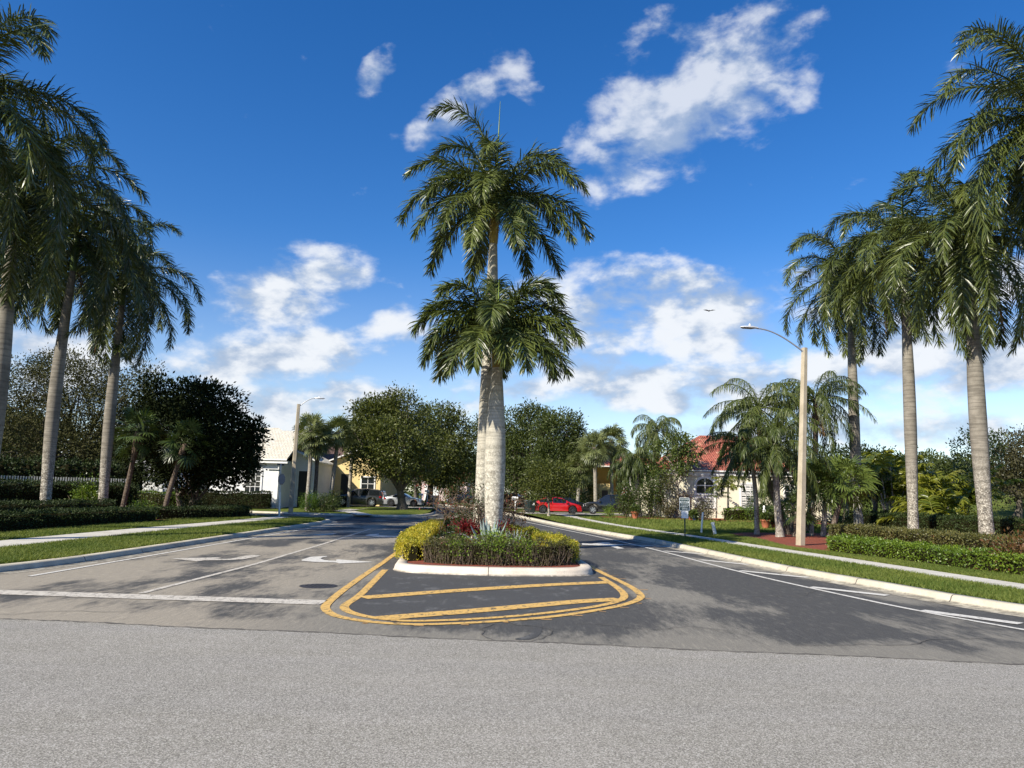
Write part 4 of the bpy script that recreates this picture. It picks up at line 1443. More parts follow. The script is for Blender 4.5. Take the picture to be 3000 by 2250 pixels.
for reg, n, zf in (((Wn, KLx, 15.5, 50), 90000, zl0), ((lambda y: np.full(len(y), -19.4), Wf, 20, 50), 45000, zl0),
                   ((KRx, Rn, 14, 58), 70000, z_right), ((Rf, lambda y: np.interp(y, [12, 20, 26, 30.5, 34, 36, 38.2, 41.5, 43.6, 46, 60], [15.9, 13.85, 12.5, 11.3, 11.7, 12.0, 11.6, 11.9, 13.6, 20, 24]), 15, 60), 90000, z_right)):
    P, rng = blades(reg, n, int(n) + 3, zf)
    h = rng.uniform(0.035, 0.085, n)[:, None] * (1 + P[:, 1:2] / 60)
    a = rng.uniform(0, 6.28, n)
    w = (0.006 + 0.00028 * P[:, 1])[:, None]
    sd = np.column_stack([np.cos(a), np.sin(a), 0 * a])
    tip = P + Z3 * h + np.column_stack([rng.normal(0, 0.6, n), rng.normal(0, 0.6, n), 0 * a]) * h
    tt = np.clip(0.42 + 0.22 * np.sin(P[:, 0] * 1.1 + P[:, 1] * 0.7) * np.sin(P[:, 1] * 0.55 - P[:, 0] * 0.8) + rng.normal(0, 0.22, n), 0, 1)
    gm.polys(np.stack([P - sd * w, P + sd * w, tip], 1), tt)
struct(gm, 'grass', M['blade'], 'stuff')

# the grassy mound far right
mb = MB()
xx, yy = np.meshgrid(np.linspace(0, 1, 30), np.linspace(0, 1, 16))
X, Y = 30 + xx * 60, 62 + yy * 50
mb.grid(np.stack([X, Y, z_right(Y) - 0.05 + 3.3 * np.sin(np.pi * np.clip(xx * 1.0, 0, 1)) ** 0.7 * np.sin(np.pi * yy) ** 1.2 * (1 + 0.1 * np.sin(X * .4))], -1), smooth=True)
struct(mb, 'grassy_mound', M['lawn'])

# ------------------------------------------------------------------ royal palms
def pt(u, v, Y, z=None):
    p = at(u, v, Y)
    if z is not None: p[2] = z
    return p


D = math.radians
# median: the tall one behind, the short one in front
ft = [(178, 85, 5.83, 150, 3.0), (150, 74, 4.89, 112, 2.2), (20, 70, 4.51, 110, 2.0), (186, 58, 4.51, 122, 1.5), (160, 60, 4.32, 118, 1.6), (214, 38, 4.04, 124, 1.2), (192, 32, 4.70, 112, 1.2), (232, 2, 4.04, 76, 1.0),
      (6, 54, 4.70, 116, 1.6), (328, 50, 4.32, 128, 1.5), (358, 24, 4.70, 92, 1.1), (300, -8, 3.95, 68, 1.0), (92, 66, 4.32, 120, 1.6), (100, 12, 4.32, 90, 1.1),
      (272, 66, 3.76, 134, 1.6), (40, 40, 4.32, 108, 1.3), (140, 18, 4.32, 96, 1.2), (60, -6, 4.04, 68, 1.0), (340, 8, 4.32, 84, 1.0), (204, 10, 4.32, 86, 1.0), (262, 28, 3.67, 110, 1.2), (288, -22, 4.3, 48, 1.0), (248, -26, 4.2, 44, 1.0), (110, -16, 4.2, 58, 1.0), (20, -20, 4.2, 52, 1.0), (170, -22, 4.2, 50, 1.0)]
royal('tall royal palm standing behind the shorter one on the planted median island', (-1.18, 29.8, IZ), at(1452, 575, 29.8), 11, 0.305, ft, csl=2.1, trunk='median_trunk', shaft='gold_crownshaft', bend=0.10, spear=4.3, group='royal palms on the median')
fs = [(176, 56, 3.36, 122, 1.5), (190, 16, 3.28, 92, 1.1), (212, 30, 3.20, 112, 1.2), (228, -8, 3.12, 66, 1.0), (248, 8, 3.12, 98, 1.0), (272, 2, 2.62, 88, 1.0), (268, 50, 2.71, 132, 1.3),
      (300, 6, 3.03, 92, 1.0), (318, -2, 3.20, 68, 1.0), (338, 30, 3.20, 106, 1.2), (356, 34, 3.44, 96, 1.2), (12, 58, 3.28, 122, 1.4), (150, 24, 3.20, 98, 1.1), (120, 62, 3.20, 116, 1.4),
      (92, 14, 2.95, 86, 1.0), (62, 46, 3.12, 108, 1.2), (30, 10, 3.20, 84, 1.0), (200, 70, 3.20, 128, 1.7), (330, 68, 3.12, 122, 1.6), (165, -4, 3.03, 66, 1.0), (185, 40, 3.44, 100, 1.3), (100, 78, 3.28, 90, 2.2), (20, 74, 3.28, 96, 2.0), (345, 4, 3.28, 76, 1.0)]
royal('shorter royal palm with low crown and thick pale trunk in front on the median', (-0.55, 27.2, IZ), at(1459, 955, 27.2), 12, 0.335, fs, csl=1.6, trunk='median_trunk', shaft='gold_crownshaft', bend=0.0, spear=1.8, group='royal palms on the median', tb=0.5)

# left row
royal('royal palm with trunk outside the photo on the left, fronds in top left corner', pt(-190, 1500, 24.5, LZ), at(-120, 255, 24.5), 21, 0.34, nf=30, L=6.0, ll=1.05, e_hi=84, e_lo=-54, az0=0.3)
royal('leaning royal palm with dark trunk at the left edge of the photo', pt(-48, 1500, 30.5, LZ), at(50, 545, 30.5), 22, 0.31, nf=30, L=6.0, csl=2.1, dead=1, bend=0.10, ll=1.05, e_hi=84, e_lo=-54, az0=1.1)
royal('second royal palm from the left, pale trunk lit by the sun', pt(132, 1500, 38.5, LZ), at(226, 680, 38.5), 23, 0.285, nf=30, L=6.0, csl=2.2, dead=1, bend=-0.18, ll=1.05, e_hi=84, e_lo=-54, az0=2.2)
royal('left royal palm nearest the dark round tree, brown dead frond on its trunk', pt(300, 1500, 45.0, LZ), at(366, 800, 45.0), 24, 0.285, flare=0.3, nf=30, L=6.0, csl=2.1, dead=2, bend=-0.10, ll=1.05, e_hi=84, e_lo=-54, az0=0.0)
# right row
royal('right royal palm nearest the street lamp, furthest along the row', pt(2517, 1560, 47.0, 0.2), at(2488, 800, 47.0), 31, 0.285, nf=30, L=6.0, csl=2.2, bend=-0.05, ll=1.05, e_hi=84, e_lo=-54, az0=0.4)
royal('middle royal palm of the three trunks seen on the right', pt(2676, 1570, 41.0, 0.18), at(2645, 705, 41.0), 32, 0.285, nf=30, L=6.0, csl=2.2, bend=0.05, ll=1.05, e_hi=84, e_lo=-54, az0=1.6, dead=1)
royal('royal palm on the right with the thickest dark trunk, nearest the photo edge', pt(2894, 1600, 34.6, 0.16), at(2838, 690, 34.6), 33, 0.33, nf=30, L=6.0, csl=2.0, bend=-0.10, ll=1.05, e_hi=84, e_lo=-54, az0=2.6, dead=1)
royal('royal palm with trunk outside the photo on the right, fronds in top right corner', pt(3190, 1660, 28.5, 0.16), at(3075, 330, 28.5), 34, 0.35, nf=34, L=6.4, ll=1.05, e_hi=84, e_lo=-54, az0=2.9)

# ------------------------------------------------------------------ trees on the left
def lob(u, v, Y, ru, rv, ry=None):
    c = at(u, v, Y)
    k = Y / F
    return (c[0], c[1], c[2], ru * k, (ry or ru) * k, rv * k)


broadleaf('sparse_tree', 'big grey green sparse tree behind the left royal palms', 'tree', pt(215, 1430, 66, 0.2),
          [lob(120, 1250, 64, 120, 100), lob(250, 1180, 66, 130, 110), lob(370, 1170, 66, 100, 100), lob(60, 1150, 66, 110, 90), lob(200, 1110, 67, 130, 80), lob(330, 1290, 66, 110, 90), lob(30, 1300, 62, 110, 90), lob(230, 1330, 64, 130, 80), lob(420, 1240, 67, 70, 90), lob(-80, 1200, 64, 120, 130)],
          76000, 0.20, 'grey_leaf', 'bark', 41, tr=0.4, thr=-0.75, twigs=3, shell=0.40, spread=0.36, k=7)
broadleaf('round_tree', 'dense dark round tree beside the stop sign on the left', 'tree', pt(548, 1515, 51, LZ),
          [lob(600, 1200, 51, 105, 78), lob(520, 1180, 52, 100, 62), lob(660, 1270, 50, 92, 75), lob(540, 1290, 49, 120, 80), lob(700, 1340, 51, 60, 60), lob(470, 1250, 53, 90, 90), lob(640, 1360, 50, 95, 62), lob(440, 1340, 52, 80, 70), lob(550, 1375, 51, 90, 55), lob(725, 1270, 51, 42, 40)],
          42000, 0.25, 'dark_leaf', 'bark', 42, forkz=1.2, tr=0.34, stems=4, thr=-1.1, k=14, spread=0.24, tb=0.4)
fan_palm('fan_palm', 'dark fan palm with brown skirt left of the round tree', pt(357, 1490, 47, LZ), at(408, 1265, 46.5), 51, 0.15, nl=34, Rr=0.85, pet=1.0, leafm='dark_fan_leaf', trunk='dark_palm_trunk', boots=0.10, tb=0.7)
fan_palm('fan_palm', 'dark fan palm in front of the round tree with curved trunk', pt(478, 1500, 47, LZ), at(545, 1300, 47), 52, 0.15, nl=36, Rr=0.85, pet=1.0, leafm='dark_fan_leaf', trunk='dark_palm_trunk', boots=0.08, bend=-0.1, tb=0.5)
# big trees outside the frame on the left, whose shade lies over the left planting
for k, (x, y, s) in enumerate(((-40, 29, 1.05), (-37, 17, 0.95), (-47, 40, 1.1), (-33, 5, 0.9))):
    if k == 0:
        shade = broadleaf('shade_tree', 'tall broad shade tree outside the photo to the left', 'tree', (x, y, 0.1),
                          [(x, y, 9, 4.5, 4.5, 3.6), (x + 3, y + 1, 7.5, 3.4, 3.4, 3), (x - 3, y - 1, 8, 3.4, 3.4, 3), (x + 1, y - 3, 8, 3.4, 3.4, 3), (x, y + 3.4, 7.5, 3.4, 3.4, 3), (x, y, 12, 3.2, 3.2, 2.4)],
                          9000, 0.42, 'tree_leaf_deep', 'bark', 43, tr=0.4, group='shade trees beyond the left edge')
    else:
        copy_tree(shade, (x, y, 0.1), 1.3 * k, s)

# hedges and fence on the left
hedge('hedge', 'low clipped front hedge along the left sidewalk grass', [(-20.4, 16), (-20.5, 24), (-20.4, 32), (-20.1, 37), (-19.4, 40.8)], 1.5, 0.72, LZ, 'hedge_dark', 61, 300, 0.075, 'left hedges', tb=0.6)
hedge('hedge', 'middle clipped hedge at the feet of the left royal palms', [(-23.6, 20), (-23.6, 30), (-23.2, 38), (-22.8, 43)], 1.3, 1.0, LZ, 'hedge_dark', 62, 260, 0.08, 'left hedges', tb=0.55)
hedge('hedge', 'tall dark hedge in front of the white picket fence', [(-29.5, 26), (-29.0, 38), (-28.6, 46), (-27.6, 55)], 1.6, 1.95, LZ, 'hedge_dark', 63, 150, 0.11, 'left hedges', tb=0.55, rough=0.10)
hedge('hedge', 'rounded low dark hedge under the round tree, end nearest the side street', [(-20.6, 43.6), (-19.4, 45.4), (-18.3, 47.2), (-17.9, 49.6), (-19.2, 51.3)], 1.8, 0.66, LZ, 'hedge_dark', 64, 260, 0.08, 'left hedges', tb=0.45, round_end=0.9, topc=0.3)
bush('bush', 'sunlit yellow green shrub at the end of the front left hedge', pt(418, 1493, 41.5), (0.85, 0.7, 0.42), 2600, 0.08, 'hedge_bright', 65, tb=0.3)
bush('bush', 'bright green shrub between the second and third left palms, before the fence', pt(250, 1432, 46), (1.3, 0.8, 0.9), 2600, 0.13, 'hedge_bright', 66, tb=0.35, thr=-0.5)
hedge('hedge', 'yellow green square hedge seen under the dark round tree', [(-29.4, 58), (-27.0, 58.2), (-25.6, 58.2)], 1.4, 1.35, 0.2, 'hedge_bright', 67, 200, 0.10, 'left hedges', tb=0.35)
bush('bush', 'dark rounded shrub at the foot of the round tree trunks', pt(560, 1487, 49), (0.9, 0.7, 0.5), 1800, 0.10, 'hedge_dark', 68)
bush('bush', 'brownish shrub between the two dark fan palms', pt(445, 1478, 47.5), (0.9, 0.6, 0.5), 1600, 0.10, 'hedge_brown', 69)
rng = R_(70)
fx = np.linspace(0, 1, 86)
th = thing('picket_fence', 'white picket fence behind the tall hedge on the left', 'fence', (-33, 52, 0.1))
mb = MB()
A_, B_ = np.array((-41.0, 50.0)), np.array((-29.4, 58.0))
dirv = nrm(B_ - A_)
ang = math.atan2(dirv[1], dirv[0])
for f in fx:
    q = A_ + (B_ - A_) * f
    mb.box((*q, 1.32), (0.085, 0.025, 2.45 + rng.normal(0, .02)), ang)
part(mb, 'pickets', plain('white_fence_paint', (0.62, 0.60, 0.55), 0.7), th)
mb = MB()
for z in (0.6, 2.0):
    q = (A_ + B_) / 2 + np.array((-dirv[1], dirv[0])) * 0.035
    mb.box((*q, z), (np.linalg.norm(B_ - A_), 0.04, 0.09), ang)
part(mb, 'rails', bpy.data.materials['white_fence_paint'], th)

# ------------------------------------------------------------------ buildings
WHITE = plain('white_stucco', (0.74, 0.74, 0.72), 0.85, var=0.06, scale=1.5)
CREAM = plain('cream_stucco', (0.76, 0.71, 0.55), 0.85, var=0.06, scale=1.5)
YELLOW = plain('yellow_stucco', (0.78, 0.61, 0.29), 0.85, var=0.06, scale=1.5)
PEACH = plain('peach_stucco', (0.70, 0.45, 0.28), 0.85, var=0.06, scale=1.5)
PINK = plain('pink_stucco', (0.66, 0.50, 0.47), 0.85, var=0.06, scale=1.5)
TRIM = plain('white_trim', (0.80, 0.79, 0.76), 0.6, var=0.05)
DARKIN = plain('dark_opening', (0.022, 0.020, 0.018), 0.5)
BROWNTRIM = plain('brown_trim', (0.11, 0.065, 0.04), 0.6)


def glassm():
    m, nt, bs, out = mat('window_glass')
    bs.inputs['Base Color'].default_value = (0.02, 0.025, 0.028, 1)
    bs.inputs['Roughness'].default_value = 0.06
    bs.inputs['Specular IOR Level'].default_value = 0.7
    return m


GLASS = glassm()


def tilem(name, a, b, c3, bw=0.30, bh=0.36, rowdark=0.55):
    """barrel roof tiles: rows across the slope, colour changing from tile to tile"""
    m, nt, bs, out = mat(name)
    o = objc(nt)
    br = nd(nt, 'ShaderNodeTexBrick')
    br.offset = 0.5
    br.inputs['Scale'].default_value = 1.0
    br.inputs['Brick Width'].default_value = bw
    br.inputs['Row Height'].default_value = bh
    br.inputs['Mortar Size'].default_value = 0.035
    br.inputs['Mortar Smooth'].default_value = 0.6
    br.inputs['Bias'].default_value = -0.3
    br.inputs['Color1'].default_value = (*a, 1)
    br.inputs['Color2'].default_value = (*b, 1)
    br.inputs['Mortar'].default_value = (*[x * rowdark for x in a], 1)
    uv = nd(nt, 'ShaderNodeUVMap')
    nt.links.new(uv.outputs[0], br.inputs['Vector'])
    n1 = noise(nt, o, 0.9, 6, 0.7)
    vo = nd(nt, 'ShaderNodeTexVoronoi')
    vo.inputs['Scale'].default_value = 1.6
    nt.links.new(uv.outputs[0], vo.inputs['Vector'])
    c = mixc(nt, ramp(nt, vo.outputs['Color'], 0.66, 0.8, 0, 0.8), br.outputs[0], c3)
    c = mixc(nt, ramp(nt, n1, 0.55, 0.8, 0, 0.4), c, tuple(x * 0.6 for x in a))
    nt.links.new(c, bs.inputs['Base Color'])
    bs.inputs['Roughness'].default_value = 0.8
    wv = nd(nt, 'ShaderNodeTexWave', wave_type='BANDS', bands_direction='X')
    wv.inputs['Scale'].default_value = 1.0 / bw / 1.0
    nt.links.new(uv.outputs[0], wv.inputs['Vector'])
    bump(nt, bs, mth(nt, 'ADD', wv.outputs[0], mth(nt, 'MULTIPLY', br.outputs['Fac'], -1.0)), 0.8, 0.05)
    return m


CREAMTILE = tilem('cream_roof_tile', (0.76, 0.70, 0.56), (0.84, 0.80, 0.68), (0.70, 0.62, 0.47), rowdark=0.80)
REDTILE = tilem('red_roof_tile', (0.38, 0.100, 0.058), (0.46, 0.16, 0.095), (0.62, 0.31, 0.19), 0.62, 0.40)
BROWNTILE = tilem('brown_roof_tile', (0.13, 0.075, 0.058), (0.19, 0.115, 0.09), (0.10, 0.06, 0.05), 0.5, 0.40)
GREYTILE = tilem('grey_roof_tile', (0.30, 0.29, 0.27), (0.40, 0.39, 0.36), (0.25, 0.24, 0.22))


def roof_part(name, faces, m, parent, thick=0.12, edge=None):
    """sloping tiled planes with a real edge; tiles run along each plane's own eave"""
    mb = MB()
    uvs = []
    for f in faces:
        f = np.asarray(f, float)
        mb.face(f, 0.5, 0)
        e = nrm(f[1] - f[0])
        n = nrm(np.cross(f[1] - f[0], f[2] - f[0]))
        up = np.cross(n, e)
        uvs += [((p - f[0]) @ e, (p - f[0]) @ up) for p in f]
    nuv = len(uvs)
    for f in faces:
        f = np.asarray(f, float)
        g = f - np.array((0, 0, thick))
        mb.face(g[::-1], 0.5, 1)
        for i in range(len(f)):
            j = (i + 1) % len(f)
            mb.face([f[j], f[i], g[i], g[j]], 0.5, 1)
    o = part(mb, name, [m, edge or TRIM], parent)
    me = o.data
    uvl = me.uv_layers.new(name='UVMap')
    ng = 0
    arr = np.zeros((len(me.loops), 2), np.float32)
    arr[:nuv] = np.asarray(uvs, np.float32)
    uvl.data.foreach_set('uv', arr.ravel())
    return o


def hip_roof(name, x0, x1, y0, y1, ze, rx0, rx1, ry, zr, m, parent, edge=None):
    a, b, c, d = (x0, y0, ze), (x1, y0, ze), (x1, y1, ze), (x0, y1, ze)
    r0, r1 = (rx0, ry, zr), (rx1, ry, zr)
    return roof_part(name, [(a, b, r1, r0), (b, c, r1), (c, d, r0, r1), (d, a, r0)], m, parent, edge=edge)


def window_part(parent, x, y, z0, z1, w, nx=2, nz=2, arch=0.0, surround=0.14, name='window', dark=None, blinds=0):
    """opening in a camera-facing wall: surround, glass, muntins; arched head if asked"""
    fr = MB()
    n = 14
    hw = w / 2
    if arch:
        ts = np.linspace(0, math.pi, n)
        head = [(x + hw * math.cos(t), z1 - arch + arch * math.sin(t)) for t in ts]
        headO = [(x + (hw + surround) * math.cos(t), z1 - arch + (arch + surround) * math.sin(t)) for t in ts]
    else:
        head = [(x + hw, z1), (x - hw, z1)]
        headO = [(x + hw + surround, z1 + surround), (x - hw - surround, z1 + surround)]
    ins = [(x - hw, z0), (x + hw, z0)] + head
    out_ = [(x - hw - surround, z0 - surround), (x + hw + surround, z0 - surround)] + headO
    yo, yi = y - 0.07, y + 0.10
    I = np.array([(a, yo, b) for a, b in ins])
    O = np.array([(a, yo, b) for a, b in out_])
    I2 = I.copy(); I2[:, 1] = y - 0.004
    O2 = O.copy(); O2[:, 1] = y + 0.02
    fr.grid(np.stack([O2, O, I, I2]), True, 0.5, 0, smooth=False)
    w_ = part(fr, name, [TRIM], parent)
    gl = MB()
    G_ = I.copy(); G_[:, 1] = y - 0.008
    gl.face(G_, .5, 0)
    part(gl, 'pane', [GLASS], w_)
    mu = MB()
    for i in range(1, nx):
        mu.box((x - hw + w * i / nx, y - 0.03, (z0 + z1 - arch * 0.0) / 2), (0.05, 0.03, z1 - z0 - 0.02))
    zt = z1 - arch
    for i in range(1, nz + (1 if arch else 0)):
        mu.box((x, y - 0.028, z0 + (zt - z0) * i / nz), (w - 0.02, 0.028, 0.05 if not (arch and i == nz) else 0.08))
    for i in range(blinds):
        mu.box((x, y - 0.020, z0 + (zt - z0) * (i + 0.5) / blinds), (w - 0.04, 0.012, (zt - z0) / blinds * 0.5))
    if mu.V:
        part(mu, 'muntin', [TRIM], w_)
    return w_


# --- white house with pale tile roof
H = thing('white_house', 'white stucco house with pale cream tile roof behind the left lamp', 'house', (-25, 70, 0.4))
mb = MB()
mb.prism([(-31.5, 68), (-20.85, 68), (-20.85, 80), (-31.5, 80)], 0.2, 4.62)
mb.box((-24.2, 82, 4.9), (4.2, 4.2, 5.0))
mb.raw([(-20.85, 71.5, .2), (-18.7, 71.5, .2), (-18.7, 71.5, 4.75), (-20.85, 71.5, 5.75), (-20.85, 79, .2), (-18.7, 79, .2), (-18.7, 79, 4.75), (-20.85, 79, 5.75)],
       [(0, 1, 2, 3), (1, 5, 6, 2), (5, 4, 7, 6), (4, 0, 3, 7), (3, 2, 6, 7)])
part(mb, 'wall', [WHITE], H)
roof_part('roof', [((-32.2, 67.45, 4.7), (-20.25, 67.45, 4.7), (-20.25, 71.1, 6.51), (-23.3, 74.2, 8.05), (-26.8, 74.2, 8.05)),
                   ((-20.25, 71.1, 6.51), (-19.2, 81.0, 4.7), (-23.3, 74.2, 8.05)), ((-19.2, 81.0, 4.7), (-32.2, 81.0, 4.7), (-26.8, 74.2, 8.05), (-23.3, 74.2, 8.05)),
                   ((-32.2, 81.0, 4.7), (-32.2, 67.45, 4.7), (-26.8, 74.2, 8.05))], CREAMTILE, H)
roof_part('upper_roof', [((-26.4, 79.3, 7.4), (-21.7, 79.3, 7.4), (-21.9, 82, 8.4), (-26.2, 82, 8.4))], CREAMTILE, H)
roof_part('entry_roof', [((-18.3, 71.1, 4.66), (-18.3, 79.4, 4.66), (-21.2, 79.4, 6.02), (-21.2, 71.1, 6.02))], CREAMTILE, H)
mb = MB()
mb.box((-26.0, 67.62, 4.40), (11.6, 0.14, 0.17))
part(mb, 'gutter', [TRIM], H)
mb = MB().tube([(-21.05, 67.9, 4.4), (-21.05, 67.9, 0.3)], 0.06, 8)
part(mb, 'downspout', [TRIM], H)
window_part(H, -23.35, 68, 1.7, 4.15, 1.35, 3, 4, 0.55, 0.16)
window_part(H, -28.3, 68, 1.7, 3.8, 1.6, 2, 3, 0, 0.14)
mb = MB().box((-19.62, 71.46, 2.0), (1.15, 0.06, 3.5))
part(mb, 'door', [DARKIN], H, 'dark entrance opening')
mb = MB()
for x in (-20.25, -18.99):
    mb.box((x, 71.44, 2.0), (0.09, 0.10, 3.5))
mb.box((-19.62, 71.44, 3.80), (1.35, 0.10, 0.10))
part(mb, 'door_frame', [TRIM], H)
mb = MB().box((-25.9, 73.8, 8.15), (0.35, 0.35, 0.35))
part(mb, 'roof_vent', [DARKIN], H)
# --- low white house further left
H = thing('low_white_house', 'low white house with grey roof seen under the dark round tree', 'house', (-37, 78, 0.4))
part(MB().prism([(-43.5, 76.5), (-33.0, 76.5), (-33.0, 84), (-43.5, 84)], 0.2, 2.95), 'wall', [WHITE], H)
hip_roof('roof', -44, -32.5, 76.1, 84.4, 3.0, -40.5, -36, 80.2, 4.7, GREYTILE, H)
# --- yellow house with brown roof
H = thing('yellow_house', 'yellow house with brown tile roof right of the white house', 'house', (-18, 82, 0.5))
mb = MB()
mb.prism([(-21.2, 82), (-18.4, 82), (-18.4, 92), (-21.2, 92)], 0.3, 4.75)
mb.prism([(-18.4, 78.5), (-13.6, 78.5), (-13.6, 92), (-18.4, 92)], 0.3, 5.2)
part(mb, 'wall', [YELLOW], H)
roof_part('roof', [((-22.2, 81.5, 4.7), (-18.43, 81.5, 4.7), (-18.43, 86.5, 7.2), (-22.2, 86.5, 7.2))], BROWNTILE, H, edge=BROWNTRIM)
roof_part('gable_roof', [((-19.0, 78.0, 5.1), (-19.0, 92.5, 5.1), (-16.0, 92.5, 6.3), (-16.0, 78.0, 6.3))[::-1], ((-13.0, 78.0, 5.1), (-13.0, 92.5, 5.1), (-16.0, 92.5, 6.3), (-16.0, 78.0, 6.3))], BROWNTILE, H)
mb = MB().raw([(-18.4, 78.5, 5.2), (-13.6, 78.5, 5.2), (-16.0, 78.5, 6.15)], [(0, 1, 2)])
part(mb, 'gable', [YELLOW], H)
part(MB().box((-17.2, 78.46, 2.0), (1.05, 0.06, 3.4)), 'door', [DARKIN], H)
window_part(H, -14.9, 78.5, 1.4, 3.4, 1.3, 2, 3)
# --- pink house at the end of the street
H = thing('pink_house', 'distant pink house with red roof at the end of the street', 'house', (-13, 140, 0.5))
part(MB().prism([(-16.5, 140), (-8.0, 140), (-8.0, 150), (-16.5, 150)], 0.2, 4.6), 'wall', [PINK], H)
hip_roof('roof', -17, -7.5, 139.5, 150.5, 4.65, -13.5, -10.5, 145, 7.3, REDTILE, H)
part(MB().box((-14.6, 139.95, 1.8), (2.6, 0.06, 2.7)), 'garage_door', [TRIM], H)
window_part(H, -10.4, 140, 1.4, 3.2, 1.5, 2, 2)
# --- peach house and yellow house on the right
H = thing('peach_house', 'peach coloured house end behind the trees left of the dark car', 'house', (10, 100, 0.4))
part(MB().prism([(7.7, 100), (12.6, 100), (12.6, 110), (7.7, 110)], 0.2, 5.3), 'wall', [PEACH], H)
hip_roof('roof', 7.2, 13.1, 99.5, 110.5, 5.35, 9.6, 10.7, 105, 7.4, REDTILE, H)
window_part(H, 8.6, 100, 1.5, 3.2, 1.0, 2, 2)
H = thing('yellow_house', 'pale yellow house behind the black vehicle on the right', 'house', (13, 88, 0.4))
mb = MB()
mb.prism([(9.6, 90), (13.2, 90), (13.2, 99), (9.6, 99)], 0.2, 5.4)
mb.prism([(10.4, 86.5), (11.6, 86.5), (11.6, 90), (10.4, 90)], 0.2, 3.4)
mb.prism([(13.2, 86), (16.0, 86), (16.0, 99), (13.2, 99)], 0.2, 4.6)
part(mb, 'wall', [plain('pale_yellow_stucco', (0.72, 0.54, 0.24), 0.85, var=0.06)], H)
hip_roof('roof', 9.1, 16.5, 85.5, 99.5, 5.45, 12, 13.5, 93, 7.8, REDTILE, H)
window_part(H, 14.5, 86, 1.3, 3.4, 1.3, 2, 3)
part(MB().box((11.0, 86.46, 1.5), (0.7, 0.05, 2.3)), 'door', [BROWNTRIM], H)
# --- cream house with red tile roof
H = thing('cream_house', 'cream house with red tile roof and arched window on the right', 'house', (19, 66, 0.3))
mb = MB()
mb.prism([(13.4, 64), (27.5, 64), (27.5, 79), (13.4, 79)], 0.1, 4.25)
mb.prism([(12.0, 70.5), (13.4, 70.5), (13.4, 79), (12.0, 79)], 0.1, 4.8)
part(mb, 'wall', [CREAM], H)
hip_roof('roof', 13.0, 28.0, 63.66, 79.4, 4.40, 18.2, 22.5, 71.4, 8.0, REDTILE, H)
hip_roof('side_roof', 11.5, 14.3, 70.0, 79.4, 4.9, 12.7, 13.1, 74.5, 6.4, REDTILE, H)
mb = MB()
mb.box((20.47, 63.93, 4.10), (14.4, 0.16, 0.26))
part(mb, 'cornice', [TRIM], H)
part(MB().box((16.72, 63.95, 3.92), (2.3, 0.12, 0.07)), 'lintel', [TRIM], H)
mb = MB()
window_part(H, 16.72, 64, 2.45, 3.72, 1.5, 2, 1, 0.62, 0.20, name='arched_window')
window_part(H, 16.72, 64, 1.35, 2.02, 1.5, 2, 1, 0, 0.18, blinds=6)
window_part(H, 20.4, 64, 1.25, 3.25, 1.15, 3, 5, 0, 0.13, blinds=10)
window_part(H, 24.2, 64, 1.25, 3.25, 1.3, 3, 4, 0, 0.13)
part(MB().tube([(13.25, 63.8, 4.2), (13.25, 63.8, 0.2)], 0.05, 8), 'downspout', [TRIM], H)

# ------------------------------------------------------------------ trees in the middle
broadleaf('street_tree', 'large round olive green tree left of the median, thick dark trunk beside the silver car', 'tree', pt(1178, 1490, 71, 0.40),
          [lob(1100, 1228, 71, 66, 58), lob(1180, 1200, 72, 62, 48), lob(1058, 1290, 70, 52, 56), lob(1150, 1300, 69, 86, 66), lob(1215, 1285, 72, 66, 64), lob(1085, 1352, 70, 62, 42), lob(1240, 1352, 71, 50, 44), lob(1160, 1368, 69, 66, 32), lob(1130, 1250, 74, 80, 60), lob(1140, 1178, 72, 24, 20), lob(1076, 1195, 71, 26, 22)],
          36000, 0.25, 'tree_leaf', 'bark', 101, forkz=1.9, tr=0.40, thr=-0.75, k=9, spread=0.30, twigs=3, group='street trees either side of the road')
broadleaf('street_tree', 'round olive green tree directly left of the median palms, further down the street', 'tree', pt(1257, 1482, 88, 0.50),
          [lob(1280, 1240, 88, 60, 52), lob(1330, 1270, 88, 50, 62), lob(1235, 1270, 89, 50, 60), lob(1300, 1330, 86, 72, 62), lob(1350, 1340, 88, 34, 52), lob(1260, 1370, 86, 52, 42), lob(1310, 1390, 87, 56, 34)],
          24000, 0.30, 'tree_leaf', 'bark', 102, forkz=3.2, tr=0.42, thr=-0.75, k=8, spread=0.34, twigs=2, group='street trees either side of the road')
broadleaf('street_tree', 'dark round tree directly right of the median palms', 'tree', pt(1505, 1488, 92, 0.45),
          [lob(1500, 1260, 92, 62, 60), lob(1560, 1240, 92, 60, 46), lob(1470, 1310, 93, 50, 60), lob(1540, 1330, 90, 70, 60), lob(1500, 1390, 90, 70, 40), lob(1420, 1290, 96, 48, 56)],
          22000, 0.30, 'tree_leaf_deep', 'bark', 103, forkz=3.4, tr=0.42, thr=-0.75, k=8, spread=0.34, twigs=2, tb=0.6, group='street trees either side of the road')
broadleaf('street_tree', 'dark green tree with lumpy top standing behind the red car', 'tree', pt(1655, 1482, 86, 0.45),
          [lob(1640, 1260, 86, 60, 52), lob(1690, 1310, 86, 42, 56), lob(1600, 1260, 87, 46, 50), lob(1640, 1340, 85, 68, 54), lob(1690, 1380, 86, 34, 40), lob(1600, 1350, 86, 50, 50)],
          24000, 0.29, 'tree_leaf_deep', 'bark', 104, forkz=3.4, tr=0.42, thr=-0.75, k=8, spread=0.32, twigs=2, tb=0.6, group='street trees either side of the road')
